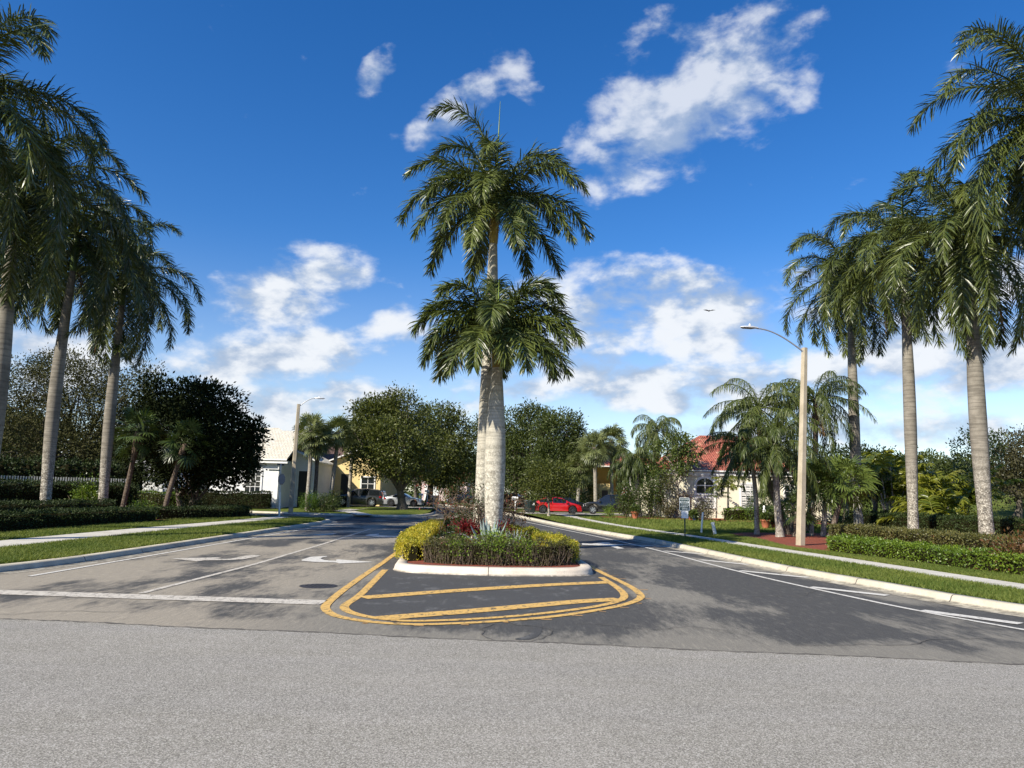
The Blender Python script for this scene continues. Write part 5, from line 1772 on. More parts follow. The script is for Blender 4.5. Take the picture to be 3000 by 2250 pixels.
broadleaf('small_tree', 'small round green tree on a thin trunk in front of the red car', 'tree', pt(1608, 1513, 61.0, 0.30),
          [lob(1610, 1402, 61, 58, 40), lob(1565, 1422, 61, 38, 34), lob(1652, 1422, 61, 38, 34), lob(1605, 1438, 61, 60, 26), lob(1600, 1380, 61.5, 44, 26)],
          12000, 0.17, 'tree_leaf', 'pale_bark', 105, forkz=1.7, tr=0.10, thr=-0.9, k=6, spread=0.20)
broadleaf('small_tree', 'small light green tree before the cream house, left of the red roof', 'tree', pt(1978, 1518, 62.8, 0.34),
          [lob(1980, 1300, 62.8, 40, 30), lob(2020, 1305, 62.8, 36, 30), lob(1945, 1330, 63, 42, 36), lob(2000, 1345, 62.8, 40, 28), lob(1960, 1378, 62.8, 46, 28), lob(1925, 1385, 63, 34, 30)],
          7000, 0.22, 'shrub_leaf', 'pale_bark', 106, forkz=3.2, tr=0.12, thr=-0.35, k=7, spread=0.22, tb=0.7)
broadleaf('wide_tree', 'dark spreading tree far right behind the thickest palm trunk', 'tree', pt(2978, 1500, 66, 0.8),
          [lob(2930, 1360, 66, 60, 55), lob(2980, 1320, 67, 70, 50), lob(3040, 1350, 66, 70, 70), lob(2960, 1410, 65, 70, 50), lob(3030, 1430, 66, 60, 50), lob(3100, 1380, 68, 70, 80), lob(2905, 1420, 66, 40, 50)],
          22000, 0.24, 'olive_leaf', 'bark', 107, forkz=2.6, tr=0.3, thr=-0.5, k=7, spread=0.34, tb=0.25)
broadleaf('feathery_tree', 'thin feathery tree with open twigs beside the thickest palm trunk', 'tree', pt(2868, 1540, 58, 0.35),
          [lob(2830, 1330, 58, 42, 60), lob(2890, 1310, 58, 34, 46), lob(2850, 1270, 59, 40, 20), lob(2920, 1290, 58, 26, 16), lob(2860, 1390, 57, 50, 50)],
          3600, 0.22, 'shrub_leaf', 'bark', 108, forkz=2.4, tr=0.12, thr=-0.1, k=6, spread=0.22, tb=0.25)
broadleaf('broad_bush_tree', 'dark clipped tree with rusty top behind the right fan palms', 'tree', pt(2480, 1520, 60, 0.35),
          [lob(2420, 1345, 60, 55, 32), lob(2500, 1350, 61, 60, 34), lob(2570, 1360, 61, 50, 36), lob(2400, 1410, 60, 50, 50), lob(2480, 1430, 60, 60, 56), lob(2560, 1440, 60, 50, 60), lob(2610, 1440, 62, 40, 40)],
          15000, 0.21, 'hedge_dark', 'bark', 109, forkz=1.6, tr=0.25, thr=-0.9, k=7, spread=0.28, tb=0.4)

# ------------------------------------------------------------------ cabbage palms by the white house
for i, (b, t, Y, bend, lab) in enumerate((
        ((900, 1455), (914, 1262), 65.5, 0.05, 'cabbage palm nearest the left lamp, in front of the white entrance'),
        ((921, 1455), (931, 1292), 66.0, 0.06, 'shorter cabbage palm with rough dark trunk, second from the left lamp'),
        ((962, 1460), (990, 1268), 67.0, 0.12, 'leaning cabbage palm in front of the yellow wall'),
        ((1022, 1450), (1036, 1275), 74.0, 0.0, 'cabbage palm before the dark door of the yellow house'),
        ((1052, 1450), (1052, 1290), 79.5, 0.0, 'pale trunked cabbage palm right of the yellow house door'),
        ((1088, 1450), (1080, 1270), 83.0, 0.1, 'cabbage palm furthest right of the left group, behind the grey vehicle'))):
    fan_palm('cabbage_palm', lab, pt(*b, Y, float(z_left(Y)) - .02), at(*t, Y), 120 + i, 0.17, nl=52, Rr=0.92, pet=1.0, group='cabbage palms by the left houses', bend=bend, droopf=0.7, trunk='palm_trunk' if i != 1 else 'dark_palm_trunk', boots=0.14 if i == 1 else 0.04)
for i, (b, t, Y, lab) in enumerate((
        ((1745, 1490), (1742, 1310), 80, 'cabbage palm with pale trunk just left of the black vehicle'),
        ((1793, 1460), (1790, 1292), 83, 'full headed cabbage palm behind the black vehicle'),
        ((1690, 1488), (1700, 1370), 82, 'pale palm trunk between the peach house and the dark car'))):
    fan_palm('cabbage_palm', lab, pt(*b, Y, float(z_right(Y)) - .02), at(*t, Y), 130 + i, 0.19, nl=70, Rr=1.15, pet=1.15, group='cabbage palms by the right houses', droopf=0.9, e_lo=-80, tb=0.45)

# ------------------------------------------------------------------ queen palms on the right
QG = 'queen palms on the right lawn'
feather_palm('queen_palm', 'tall queen palm with bluish drooping fronds rising above the right houses', pt(1905, 1500, 68, .33), at(1922, 1262, 68), 141, 0.17, 26, 3.3, group=QG, hang=2.4, tb=0.6, dr0=158, ll=0.85, e_hi=86)
feather_palm('queen_palm', 'queen palm with ringed pale trunk beside the flag', pt(1872, 1505, 64, .33), at(1862, 1345, 64), 142, 0.22, 26, 2.7, group=QG, hang=2.0, tb=0.4, dr0=145, ll=0.8)
feather_palm('queen_palm', 'low queen palm with dark trunk left of the flag', pt(1848, 1490, 66, .33), at(1838, 1372, 66), 149, 0.16, 20, 2.2, group=QG, hang=1.8, tb=0.45, trunk='dark_palm_trunk', dr0=140)
feather_palm('queen_palm', 'slim queen palm with straight dark trunk nearest the white poles', pt(2218, 1572, 41.0, .17), at(2198, 1322, 41.0), 143, 0.12, 24, 3.0, leafm='queen_leaf', trunk='palm_trunk', group=QG, hang=1.3, tb=0.4, bend=0.1, e_lo=-22)
feather_palm('queen_palm', 'queen palm with thick pale trunk on the red mulch left of the street lamp', pt(2286, 1581, 39.0, .17), at(2272, 1300, 39.0), 144, 0.17, 26, 3.5, group=QG, hang=1.4, tb=0.5, bend=-0.08, e_lo=-40)
feather_palm('queen_palm', 'leaning queen palm with dark curved trunk and browned frond tips', pt(2312, 1585, 42.0, .17), at(2222, 1195, 42.0), 145, 0.18, 28, 3.9, trunk='dark_palm_trunk', group=QG, hang=1.5, tb=0.55, bend=-0.45, dead=2)
feather_palm('queen_palm', 'queen palm directly behind the street lamp with hanging brown skirt', pt(2366, 1560, 46.0, .18), at(2388, 1170, 46.0), 146, 0.17, 30, 3.7, group=QG, hang=1.8, tb=0.3, bend=0.2, dead=8, trunk='dark_palm_trunk')
feather_palm('small_palm', 'small palm before the cream wall between its two windows', pt(2133, 1512, 61, .33), at(2133, 1425, 61), 147, 0.08, 13, 1.9, leafm='areca_leaf', ll=0.42, hang=0.7, n=30, e_hi=82, e_lo=5, dr0=95, tb=0.3, lw=0.05)
feather_palm('small_palm', 'slender young palm right of the arched window', pt(2098, 1515, 60, .33), at(2100, 1455, 60), 148, 0.06, 9, 1.1, leafm='queen_leaf', ll=0.3, hang=0.8, n=22, e_hi=82, e_lo=5, dr0=95, tb=0.5)

# fan palms and dark cycads behind the lamp
FG = 'fan palms right of the street lamp'
fan_palm('fan_palm', 'bright green fan palm with upright trunk just right of the street lamp', pt(2412, 1575, 40.5, .17), at(2420, 1425, 40.5), 151, 0.13, nl=30, Rr=0.85, pet=0.85, leafm='fan_leaf', group=FG, droopf=0.9, trunk='palm_trunk', e_lo=-45, tb=0.6)
fan_palm('fan_palm', 'bright green fan palm with leaning dark trunk beside the furthest royal palm', pt(2432, 1575, 40.0, .17), at(2476, 1415, 40.0), 152, 0.14, nl=32, Rr=0.9, pet=0.9, leafm='fan_leaf', group=FG, droopf=0.9, trunk='dark_palm_trunk', e_lo=-45, tb=0.6)
fan_palm('fan_palm', 'slim fan palm with pale trunk half hidden by the street lamp', pt(2378, 1575, 41.0, .17), at(2385, 1410, 41.0), 153, 0.10, nl=22, Rr=0.75, pet=0.8, leafm='fan_leaf', group=FG, droopf=0.8, e_lo=-30, tb=0.3)
fan_palm('fan_palm', 'low dark fan palm left of the street lamp, stubby trunk', pt(2330, 1582, 39.5, .17), at(2335, 1500, 39.5), 154, 0.14, nl=26, Rr=0.7, pet=0.75, leafm='dark_fan_leaf', group=FG, droopf=0.7, trunk='dark_palm_trunk', e_lo=-25, tb=0.7)
fan_palm('fan_palm', 'dark fan palm with wide leaves behind the pale queen palm trunk', pt(2320, 1550, 47, .18), at(2330, 1400, 47), 155, 0.13, nl=24, Rr=0.85, pet=0.9, leafm='dark_fan_leaf', group=FG, droopf=0.9, trunk='dark_palm_trunk', e_lo=-40, tb=0.4)
fan_palm('fan_palm', 'tall dark fan palm between the two right hand royal palms, hanging leaves', pt(2560, 1535, 52, .25), at(2570, 1400, 52), 156, 0.14, nl=30, Rr=0.95, pet=1.0, leafm='dark_fan_leaf', group=FG, droopf=1.3, trunk='dark_palm_trunk', e_lo=-60, tb=0.5)
fan_palm('cycad', 'dark spiky cycad bush under the right hand window', pt(2235, 1530, 55, .3), at(2238, 1488, 55), 157, 0.12, nl=30, Rr=0.9, pet=0.9, leafm='dark_fan_leaf', droopf=0.3, trunk='dark_palm_trunk', e_lo=-10, tb=0.6, lw=0.6, spread=150)

# areca clumps
def areca(label, u, v, Y, seed, n=16, L=2.8, stems=5, h=1.2, group='areca palm clumps behind the right royal palms', rx=0.6):
    rng = R_(seed)
    base = pt(u, v, Y, float(z_right(Y)))
    th = thing('areca_palm', label, 'palm tree', base, group)
    sm = MB()
    tops = []
    for s in range(stems):
        a = rng.uniform(0, 6.28)
        b = base + np.array((math.cos(a), math.sin(a), 0)) * rng.uniform(0.1, rx)
        t = b + np.array((math.cos(a) * 0.5, math.sin(a) * 0.5, h * rng.uniform(0.6, 1.4)))
        sm.tube(trunk_path(b, t, rng, 0, 8), 0.05, 7)
        tops.append(t)
    part(sm, 'stems', M['pale_bark'], th)
    for i in range(n):
        t = tops[i % stems]
        fm = MB()
        e = D(rng.uniform(25, 86))
        pinnate(fm, t, rng.uniform(0, 6.28), e, L * rng.uniform(0.75, 1.1), D(rng.uniform(55, 100)), rng, n=24, ll=0.82, lw=0.10, hang=0.35, plum=0.15, pexp=1.6, tint0=np.clip(0.5 + rng.normal(0, .16), .05, .85), start=0.22, tipang=32)
        part(fm, 'frond', M['areca_leaf'], th)
    return th


areca('yellow green areca palm clump left of the middle royal palm trunk, tallest fronds', 2630, 1530, 51, 161, 30, 2.9, 8, 3.1)
areca('wide yellow green areca palm clump between the two right trunks', 2760, 1535, 48.5, 162, 44, 2.7, 10, 1.9, rx=1.5)
areca('areca palm clump left of the thickest palm trunk, mid height', 2810, 1540, 50, 163, 30, 2.6, 8, 1.8, rx=1.2)
areca('low areca palm clump before the back hedge on the right', 2705, 1540, 46.5, 164, 22, 2.1, 7, 0.9, rx=1.0)
areca('dull areca palm clump near the furthest royal palm', 2590, 1530, 54, 165, 22, 2.6, 6, 2.6)

hedge('screen_hedge', 'tall dark unclipped hedge behind the white picket fence on the left', [(-52, 49), (-44, 54), (-36, 59.5), (-31, 63)], 2.6, 3.6, 0.1, 'hedge_dark', 176, 60, 0.22, 'left hedges', tb=0.5, rough=0.25)
# hedges on the right
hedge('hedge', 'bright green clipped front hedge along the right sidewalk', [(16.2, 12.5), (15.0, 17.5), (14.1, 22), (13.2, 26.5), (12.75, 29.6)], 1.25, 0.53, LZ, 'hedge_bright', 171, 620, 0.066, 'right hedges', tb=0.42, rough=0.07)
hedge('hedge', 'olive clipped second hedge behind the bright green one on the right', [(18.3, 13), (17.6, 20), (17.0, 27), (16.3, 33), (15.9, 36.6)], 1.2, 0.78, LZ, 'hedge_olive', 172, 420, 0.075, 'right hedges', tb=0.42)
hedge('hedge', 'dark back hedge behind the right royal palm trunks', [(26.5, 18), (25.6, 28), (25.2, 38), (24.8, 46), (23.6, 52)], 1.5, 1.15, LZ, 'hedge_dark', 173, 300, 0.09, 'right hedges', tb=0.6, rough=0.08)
bush('croton', 'rusty brown croton shrub at the right edge behind the front hedge', pt(2990, 1615, 21.5), (1.0, 0.8, 0.5), 2200, 0.10, 'rust_leaf', 174, tb=0.35)
bush('croton', 'yellow spotted croton below the wide areca clump', pt(2820, 1508, 48), (1.1, 0.7, 0.75), 1800, 0.13, 'hedge_yellow', 175, tb=0.0, thr=-0.5)
# shrubs before the cream house
hedge('hedge', 'low leafy green hedge under the windows of the cream house', [(17.3, 60.2), (19, 60.4), (21.2, 60.0)], 1.3, 0.95, .32, 'hedge_bright', 181, 160, 0.12, tb=0.25, rough=0.12)
bush('bush', 'round red brown shrub below the arched window', pt(2064, 1492, 58.5), (1.0, 0.8, 0.85), 3200, 0.10, 'olive_leaf', 182, tb=0.3)
bush('bush', 'small lime green round bush beside the black vehicle', pt(1789, 1499, 61), (0.55, 0.5, 0.42), 1500, 0.09, 'lime_leaf', 183, tb=0.15)
bush('bush', 'tall dark green bush hiding the back of the black vehicle', pt(1835, 1458, 61.5), (0.95, 0.8, 1.65), 5200, 0.13, 'shrub_leaf', 184, tb=0.35)
bush('bush', 'big mixed green bush left of the small sign', pt(1905, 1452, 61.5), (1.2, 0.9, 1.75), 5200, 0.15, 'shrub_leaf', 185, tb=0.4, thr=-0.6)
bush('bush', 'brownish tall bush between the sign and the cream wall', pt(1958, 1462, 61), (0.85, 0.8, 1.6), 3400, 0.14, 'olive_leaf', 186, tb=0.35, thr=-0.55)
bush('bush', 'reddish bush in front of the cream wall left of the arched window', pt(2004, 1450, 62.5), (0.5, 0.4, 0.7), 900, 0.13, 'rust_leaf', 187, tb=0.2, thr=-0.3)
bush('bush', 'dark bush behind the red mulch beside the leaning palm', pt(2262, 1510, 54), (1.2, 0.8, 0.9), 2800, 0.14, 'hedge_dark', 188, tb=0.5)
bush('bush', 'green bush behind the fan palms, near the furthest royal palm', pt(2470, 1540, 48), (1.0, 0.8, 0.7), 2600, 0.11, 'shrub_leaf', 189, tb=0.2)
bush('bush', 'broad dark bush behind the street lamp foot', pt(2355, 1535, 50), (1.1, 0.8, 0.8), 2400, 0.13, 'hedge_dark', 190, tb=0.5)
bush('bush', 'low dark shrub under the peach house trees', pt(1690, 1478, 84), (1.6, 0.8, 1.0), 2400, 0.17, 'hedge_dark', 191, tb=0.6)
bush('bush', 'bright green shrub between the pale palm trunks left of the black vehicle', pt(1722, 1440, 86), (1.0, 0.8, 2.0), 2600, 0.17, 'shrub_leaf', 192, tb=0.55)
# shrubs by the white house
hedge('hedge', 'dark clipped hedge along the front of the white house', [(-30.5, 66.9), (-26, 66.9), (-21.3, 66.9)], 1.2, 1.35, 0.33, 'hedge_dark', 193, 200, 0.11, tb=0.3)
bush('bush', 'rounded green bush at the foot of the first cabbage palm', pt(905, 1463, 63.5), (0.85, 0.7, 0.62), 2400, 0.11, 'hedge_bright', 194, tb=0.0)
bush('bush', 'rounded green bush between the cabbage palms and the grey vehicle', pt(948, 1465, 64), (0.9, 0.7, 0.62), 2400, 0.11, 'shrub_leaf', 195, tb=0.5)
bush('bush', 'dark bush touching the front of the grey vehicle', pt(980, 1465, 66), (0.8, 0.7, 0.65), 2000, 0.12, 'hedge_dark', 196)
bush('bush', 'light green shrub behind the silver car', pt(1100, 1440, 88), (1.6, 1.0, 1.6), 2600, 0.18, 'tree_leaf', 197, tb=0.7)
bush('bush', 'dark shrub at the far bend of the street', pt(1345, 1458, 118), (1.9, 1, 1.6), 2000, 0.22, 'hedge_dark', 198)
bush('bush', 'yellow green shrub beside the pink house', pt(1318, 1455, 124), (1.2, 1, 1.5), 1600, 0.2, 'hedge_bright', 199, tb=0.2)

# distant trees closing the view, cut from three models
far_models = []
for j in range(3):
    bx, by = ((-62, 150), (24, 170), (78, 128))[j]
    rg = R_(300 + j)
    lo = [(bx + rg.normal(0, 2.6), by + rg.normal(0, 1.8), 4.6 + rg.uniform(0, 3.4), rg.uniform(2.2, 3.4), rg.uniform(2.2, 3.2), rg.uniform(1.8, 2.8)) for _ in range(8)]
    far_models.append(broadleaf('distant_tree', 'dark distant tree in the line closing the view', 'tree', (bx, by, 0), lo, 6500, 0.5, 'tree_leaf_deep', 'bark', 310 + j, tr=0.35, k=7, spread=0.4, group='distant trees closing the view'))
rg = R_(320)
for i in range(44):
    a = D(-62 + 124 * (i + rg.uniform(-.3, .3)) / 43)
    r = rg.uniform(150, 190)
    x, y = r * math.sin(a) * 1.05, r * math.cos(a)
    if x < -20 and y < 85: y = 85
    copy_tree(far_models[i % 3], (x, y, 0), rg.uniform(0, 6.28), rg.uniform(0.85, 1.35))
for i, (x, y, s) in enumerate(((-48, 92, .8), (-40, 100, .8), (-33, 104, .85), (-9, 118, .7), (-27, 118, .8), (2, 120, .9), (9, 128, .9), (28, 100, .6), (36, 98, .5), (45, 92, .5), (54, 84, .55), (-56, 80, .9), (-62, 70, .9), (17, 112, .8), (6, 106, .72))):
    copy_tree(far_models[i % 3], (x, y, 0.2), 1.7 * i, s)

dw = MB()
rg = R_(330)
lo = []
for i in range(90):
    a = D(-66 + 132 * i / 89)
    r = 205 + rg.uniform(-8, 8)
    h = rg.uniform(3.2, 5.2)
    lo.append((r * math.sin(a), r * math.cos(a), h * 0.75, 5.0, 4.0, h))
crown(dw, lo, 46000, 1.0, 331, k=6, spread=0.7, thr=-2, shell=0.55)
for v in dw.V:
    v[:, 2] = np.maximum(v[:, 2], 0.0)
struct(dw, 'distant_woodland', M['tree_leaf_deep'], 'stuff')

# ------------------------------------------------------------------ planting on the median
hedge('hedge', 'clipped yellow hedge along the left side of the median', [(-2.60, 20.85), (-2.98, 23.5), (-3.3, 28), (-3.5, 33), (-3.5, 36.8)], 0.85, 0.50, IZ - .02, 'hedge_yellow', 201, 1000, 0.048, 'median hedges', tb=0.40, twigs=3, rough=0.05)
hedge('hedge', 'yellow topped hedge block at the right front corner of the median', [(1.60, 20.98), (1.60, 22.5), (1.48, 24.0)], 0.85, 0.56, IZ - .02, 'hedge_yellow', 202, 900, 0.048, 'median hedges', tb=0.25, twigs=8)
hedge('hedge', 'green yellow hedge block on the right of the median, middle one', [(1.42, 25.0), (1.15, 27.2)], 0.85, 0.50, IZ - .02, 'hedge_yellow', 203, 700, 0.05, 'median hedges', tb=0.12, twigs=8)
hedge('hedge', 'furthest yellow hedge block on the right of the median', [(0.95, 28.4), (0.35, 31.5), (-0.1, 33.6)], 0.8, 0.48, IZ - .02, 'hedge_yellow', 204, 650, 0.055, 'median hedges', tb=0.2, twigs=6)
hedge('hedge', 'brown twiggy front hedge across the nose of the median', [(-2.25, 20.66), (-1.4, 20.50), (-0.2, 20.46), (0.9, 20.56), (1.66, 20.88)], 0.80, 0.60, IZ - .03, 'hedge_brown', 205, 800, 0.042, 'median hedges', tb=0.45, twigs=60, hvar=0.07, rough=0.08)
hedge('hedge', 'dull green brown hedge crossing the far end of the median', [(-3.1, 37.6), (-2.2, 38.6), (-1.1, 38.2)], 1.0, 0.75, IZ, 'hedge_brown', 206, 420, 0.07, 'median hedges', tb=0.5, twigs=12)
LG = 'lime green shrubs growing in the front of the median'
bush('lime_shrub', 'lime green shrub in the twiggy front hedge, left of centre', pt(1356, 1607, 20.35), (0.33, 0.36, 0.22), 900, 0.06, 'lime_leaf', 211, group=LG, tb=0.35)
bush('lime_shrub', 'lime green shrub in the twiggy front hedge, centre, below the agave', pt(1443, 1610, 20.3), (0.36, 0.36, 0.25), 1000, 0.06, 'lime_leaf', 212, group=LG, tb=0.25)
bush('lime_shrub', 'lime green shrub in the twiggy front hedge, right of centre', pt(1531, 1612, 20.35), (0.24, 0.3, 0.30), 800, 0.06, 'lime_leaf', 213, group=LG, tb=0.3)
bush('lime_shrub', 'brightest lime green shrub directly in front of the large agave', pt(1427, 1592, 21.8), (0.40, 0.34, 0.26), 1000, 0.07, 'lime_leaf', 214, group=LG, tb=0.6)
bush('flower_bush', 'white flowered bush behind the front hedge on the left', pt(1318, 1586, 23.0), (0.55, 0.5, 0.30), 1500, 0.06, 'hedge_dark', 215, tb=0.7, flowers=(11, 'petal', 0.055))
bush('flower_bush', 'white flowered bush beside the red plants left of the trunks', pt(1358, 1528, 29.5), (0.55, 0.5, 0.28), 1100, 0.07, 'hedge_dark', 216, tb=0.6, flowers=(18, 'petal', 0.075))
bush('flower_bush', 'dull green bush with few white flowers right of the large agave', pt(1505, 1592, 22.3), (0.55, 0.45, 0.26), 1300, 0.06, 'hedge_brown', 217, tb=0.6, flowers=(6, 'petal', 0.05))
bush('red_plant', 'dark red leafy plant left of the large agave', pt(1372, 1556, 26.5), (0.30, 0.28, 0.15), 800, 0.12, 'red_leaf', 218, tb=0.3, thr=-3)
bush('red_plant', 'dark red leafy plant right of the palm trunks', pt(1476, 1564, 26.0), (0.20, 0.24, 0.17), 600, 0.12, 'red_leaf', 219, tb=0.3, thr=-3)
bush('red_plant', 'small red plant beside the white flowers', pt(1350, 1530, 31.5), (0.2, 0.24, 0.16), 600, 0.12, 'red_leaf', 220, tb=0.4, thr=-3)


def tuft(name, label, base, n, h, leafm, seed, w=0.018, spread=0.5):
    rng = R_(seed)
    mb = MB()
    for i in range(n):
        a, e = rng.uniform(0, 6.28), D(rng.uniform(35, 88))
        d = np.array((math.cos(a) * math.cos(e), math.sin(a) * math.cos(e), math.sin(e)))
        l = h * rng.uniform(0.7, 1.2)
        b = np.asarray(base) + np.array((math.cos(a), math.sin(a), 0)) * rng.uniform(0, 0.18)
        p1 = b + d * l * 0.6
        p2 = p1 + nrm(d - Z3 * spread) * l * 0.45
        s = nrm(np.cross(d, Z3)) * w
        t = rng.uniform(0, .9)
        mb.polys([[b - s, b + s, p1 + s * .8, p1 - s * .8]], t)
        mb.polys([[p1 - s * .8, p1 + s * .8, p2]], t)
    return single(mb, name, [M[leafm]], label, 'plant', base)


tuft('grass_tuft', 'dense dark green grassy tuft on the mulch left of the agave', pt(1340, 1560, 27.0, IZ), 420, 0.62, 'shrub_leaf', 231)


def agave(label, base, seed, n=26, L=1.0, w=0.13, group='blue grey agaves on the median'):
    rng = R_(seed)
    base = np.asarray(base, float)
    th = thing('agave', label, 'plant', base, group)
    for i in range(n):
        u = i / (n - 1)
        a = D(137.5 * i) + rng.normal(0, .1)
        e = D(84 - 64 * u + rng.normal(0, 4))
        K = 8
        t = np.linspace(0, 1, K)
        el = e + 0.18 * t * (1 if u < .6 else -1.0)
        l = L * (0.8 + 0.25 * math.sin(u * 3.1)) * rng.uniform(0.9, 1.05)
        d = np.stack([np.cos(el) * math.cos(a), np.cos(el) * math.sin(a), np.sin(el)], -1)
        p = base + np.array((math.cos(a) * .05, math.sin(a) * .05, 0.02)) + np.vstack([[0, 0, 0], np.cumsum(d[:-1] * l / (K - 1), 0)])
        s = np.array((-math.sin(a), math.cos(a), 0))
        nn = np.cross(d, s)
        ww = w * np.array((0.75, 0.95, 1.0, 0.95, 0.8, 0.58, 0.32, 0.015))[:, None] / 2
        cup = -nn * ww * 0.45
        mb = MB()
        mb.grid(np.stack([p + s * ww, p + cup * 0.5 + s * ww * 0.5, p + cup, p + cup * .5 - s * ww * .5, p - s * ww, p - nn * 0.0 + cup * 1.7], 1), True, np.clip(0.5 + rng.normal(0, .15), 0, 1), 0, smooth=True)
        part(mb, 'leaf', M['agave_leaf'], th)
    return th


agave('large blue grey agave in front of the two median trunks', pt(1432, 1600, 24.2, IZ), 241, 18, 1.12, 0.22)
agave('smaller agave with thin leaves to the right of the large one', pt(1505, 1600, 23.6, IZ), 242, 18, 0.85, 0.10)
agave('agave standing behind the white flowers at the left of the trunks', pt(1368, 1560, 32.5, IZ), 243, 16, 1.15, 0.12)


def bare_shrub(label, base, seed, h=2.6, w=1.5, nl=700, leafm='rust_leaf', group='bare branched shrubs beside the median trunks', lean=0):
    """many thin forking pale branches with few reddish leaves at the ends"""
    rng = R_(seed)
    base = np.asarray(base, float)
    th = thing('red_leaf_shrub', label, 'shrub', base, group)
    mb = MB()
    ends = []
    for s in range(7):
        a = rng.uniform(0, 6.28)
        e = base + np.array((math.cos(a) * w * rng.uniform(.2, .6) + lean * .4, math.sin(a) * w * .5 * rng.uniform(.2, .7), h * rng.uniform(.32, .55)))
        p = bough(mb, base + rng.normal(0, .08, 3) * (1, 1, 0), e, .035, .018, rng, .03, .08, 7, 0, 5)
        for q in range(4):
            e2 = p[rng.integers(3, 7)] + nrm(rng.normal(size=3) + np.array((lean * .7 + math.cos(a) * .8, math.sin(a) * .6, .7))) * rng.uniform(.5, .95) * h * .36
            p2 = bough(mb, p[rng.integers(3, 7)], e2, .016, .009, rng, .08, .09, 6, 0, 4)
            for r in range(5):
                e3 = p2[rng.integers(2, 6)] + nrm(rng.normal(size=3) + np.array((lean * .5, 0, .8))) * rng.uniform(.25, .6)
                bough(mb, p2[rng.integers(2, 6)], e3, .008, .004, rng, .05, .1, 5, 0, 3)
                ends.append(e3)
    part(mb, 'branches', M['twig'], th)
    ends = np.array(ends)
    P = ends[rng.integers(0, len(ends), nl)] + rng.normal(0, .12, (nl, 3))
    lm = MB()
    leaves(lm, P, nrm(rng.normal(size=P.shape) + Z3 * .5), nrm(rng.normal(size=P.shape)), rng.uniform(.07, .15, nl), rng.uniform(.03, .06, nl), np.clip(rng.normal(.4, .3, nl), 0, 1))
    part(lm, 'leaves', M[leafm], th)
    return th


bare_shrub('bare branched shrub with reddish leaves left of the median trunks', (-1.75, 31.5, IZ), 251, 3.0, 2.0, 900, lean=-0.35)
bare_shrub('bare branched shrub with dark red leaves right of the median trunks', (-0.15, 32.0, IZ), 252, 3.0, 1.9, 800, lean=0.35)
bare_shrub('dark leafed climbing shrub in front of the left median trunk', (-1.20, 28.6, IZ), 253, 2.9, 0.9, 520, leafm='hedge_dark', lean=-0.1)
single(MB().box((-2.35, 28.2, IZ + .10), (0.5, 0.3, 0.24), 0.4, bev=0.06), 'edging_stone', [M['stone']], 'larger tan edging stone on the mulch beside the left yellow hedge', 'stone', (-2.35, 28.2, IZ))
single(MB().box((-2.15, 27.3, IZ + .08), (0.4, 0.3, 0.2), 1.0, bev=0.05), 'edging_stone', [M['stone']], 'smaller tan edging stone on the mulch near the grassy tuft', 'stone', (-2.15, 27.3, IZ))

# ------------------------------------------------------------------ vehicles
TYRE = plain('tyre_rubber', (0.018, 0.018, 0.019), 0.85, spec=0.3)
RIM = plain('alloy_rim', (0.55, 0.56, 0.58), 0.28, metal=0.9)
DRIM = plain('dark_alloy_rim', (0.10, 0.10, 0.11), 0.35, metal=0.7)
CARGLASS = plain('car_glass', (0.012, 0.015, 0.018), 0.05, spec=0.8, var=0.0)
BLACKTRIM = plain('black_trim', (0.02, 0.02, 0.021), 0.5)
LAMPW = plain('clear_lamp', (0.42, 0.43, 0.45), 0.12, spec=0.8, var=0.03)
LAMPR = plain('red_lamp', (0.30, 0.012, 0.012), 0.15, spec=0.8)


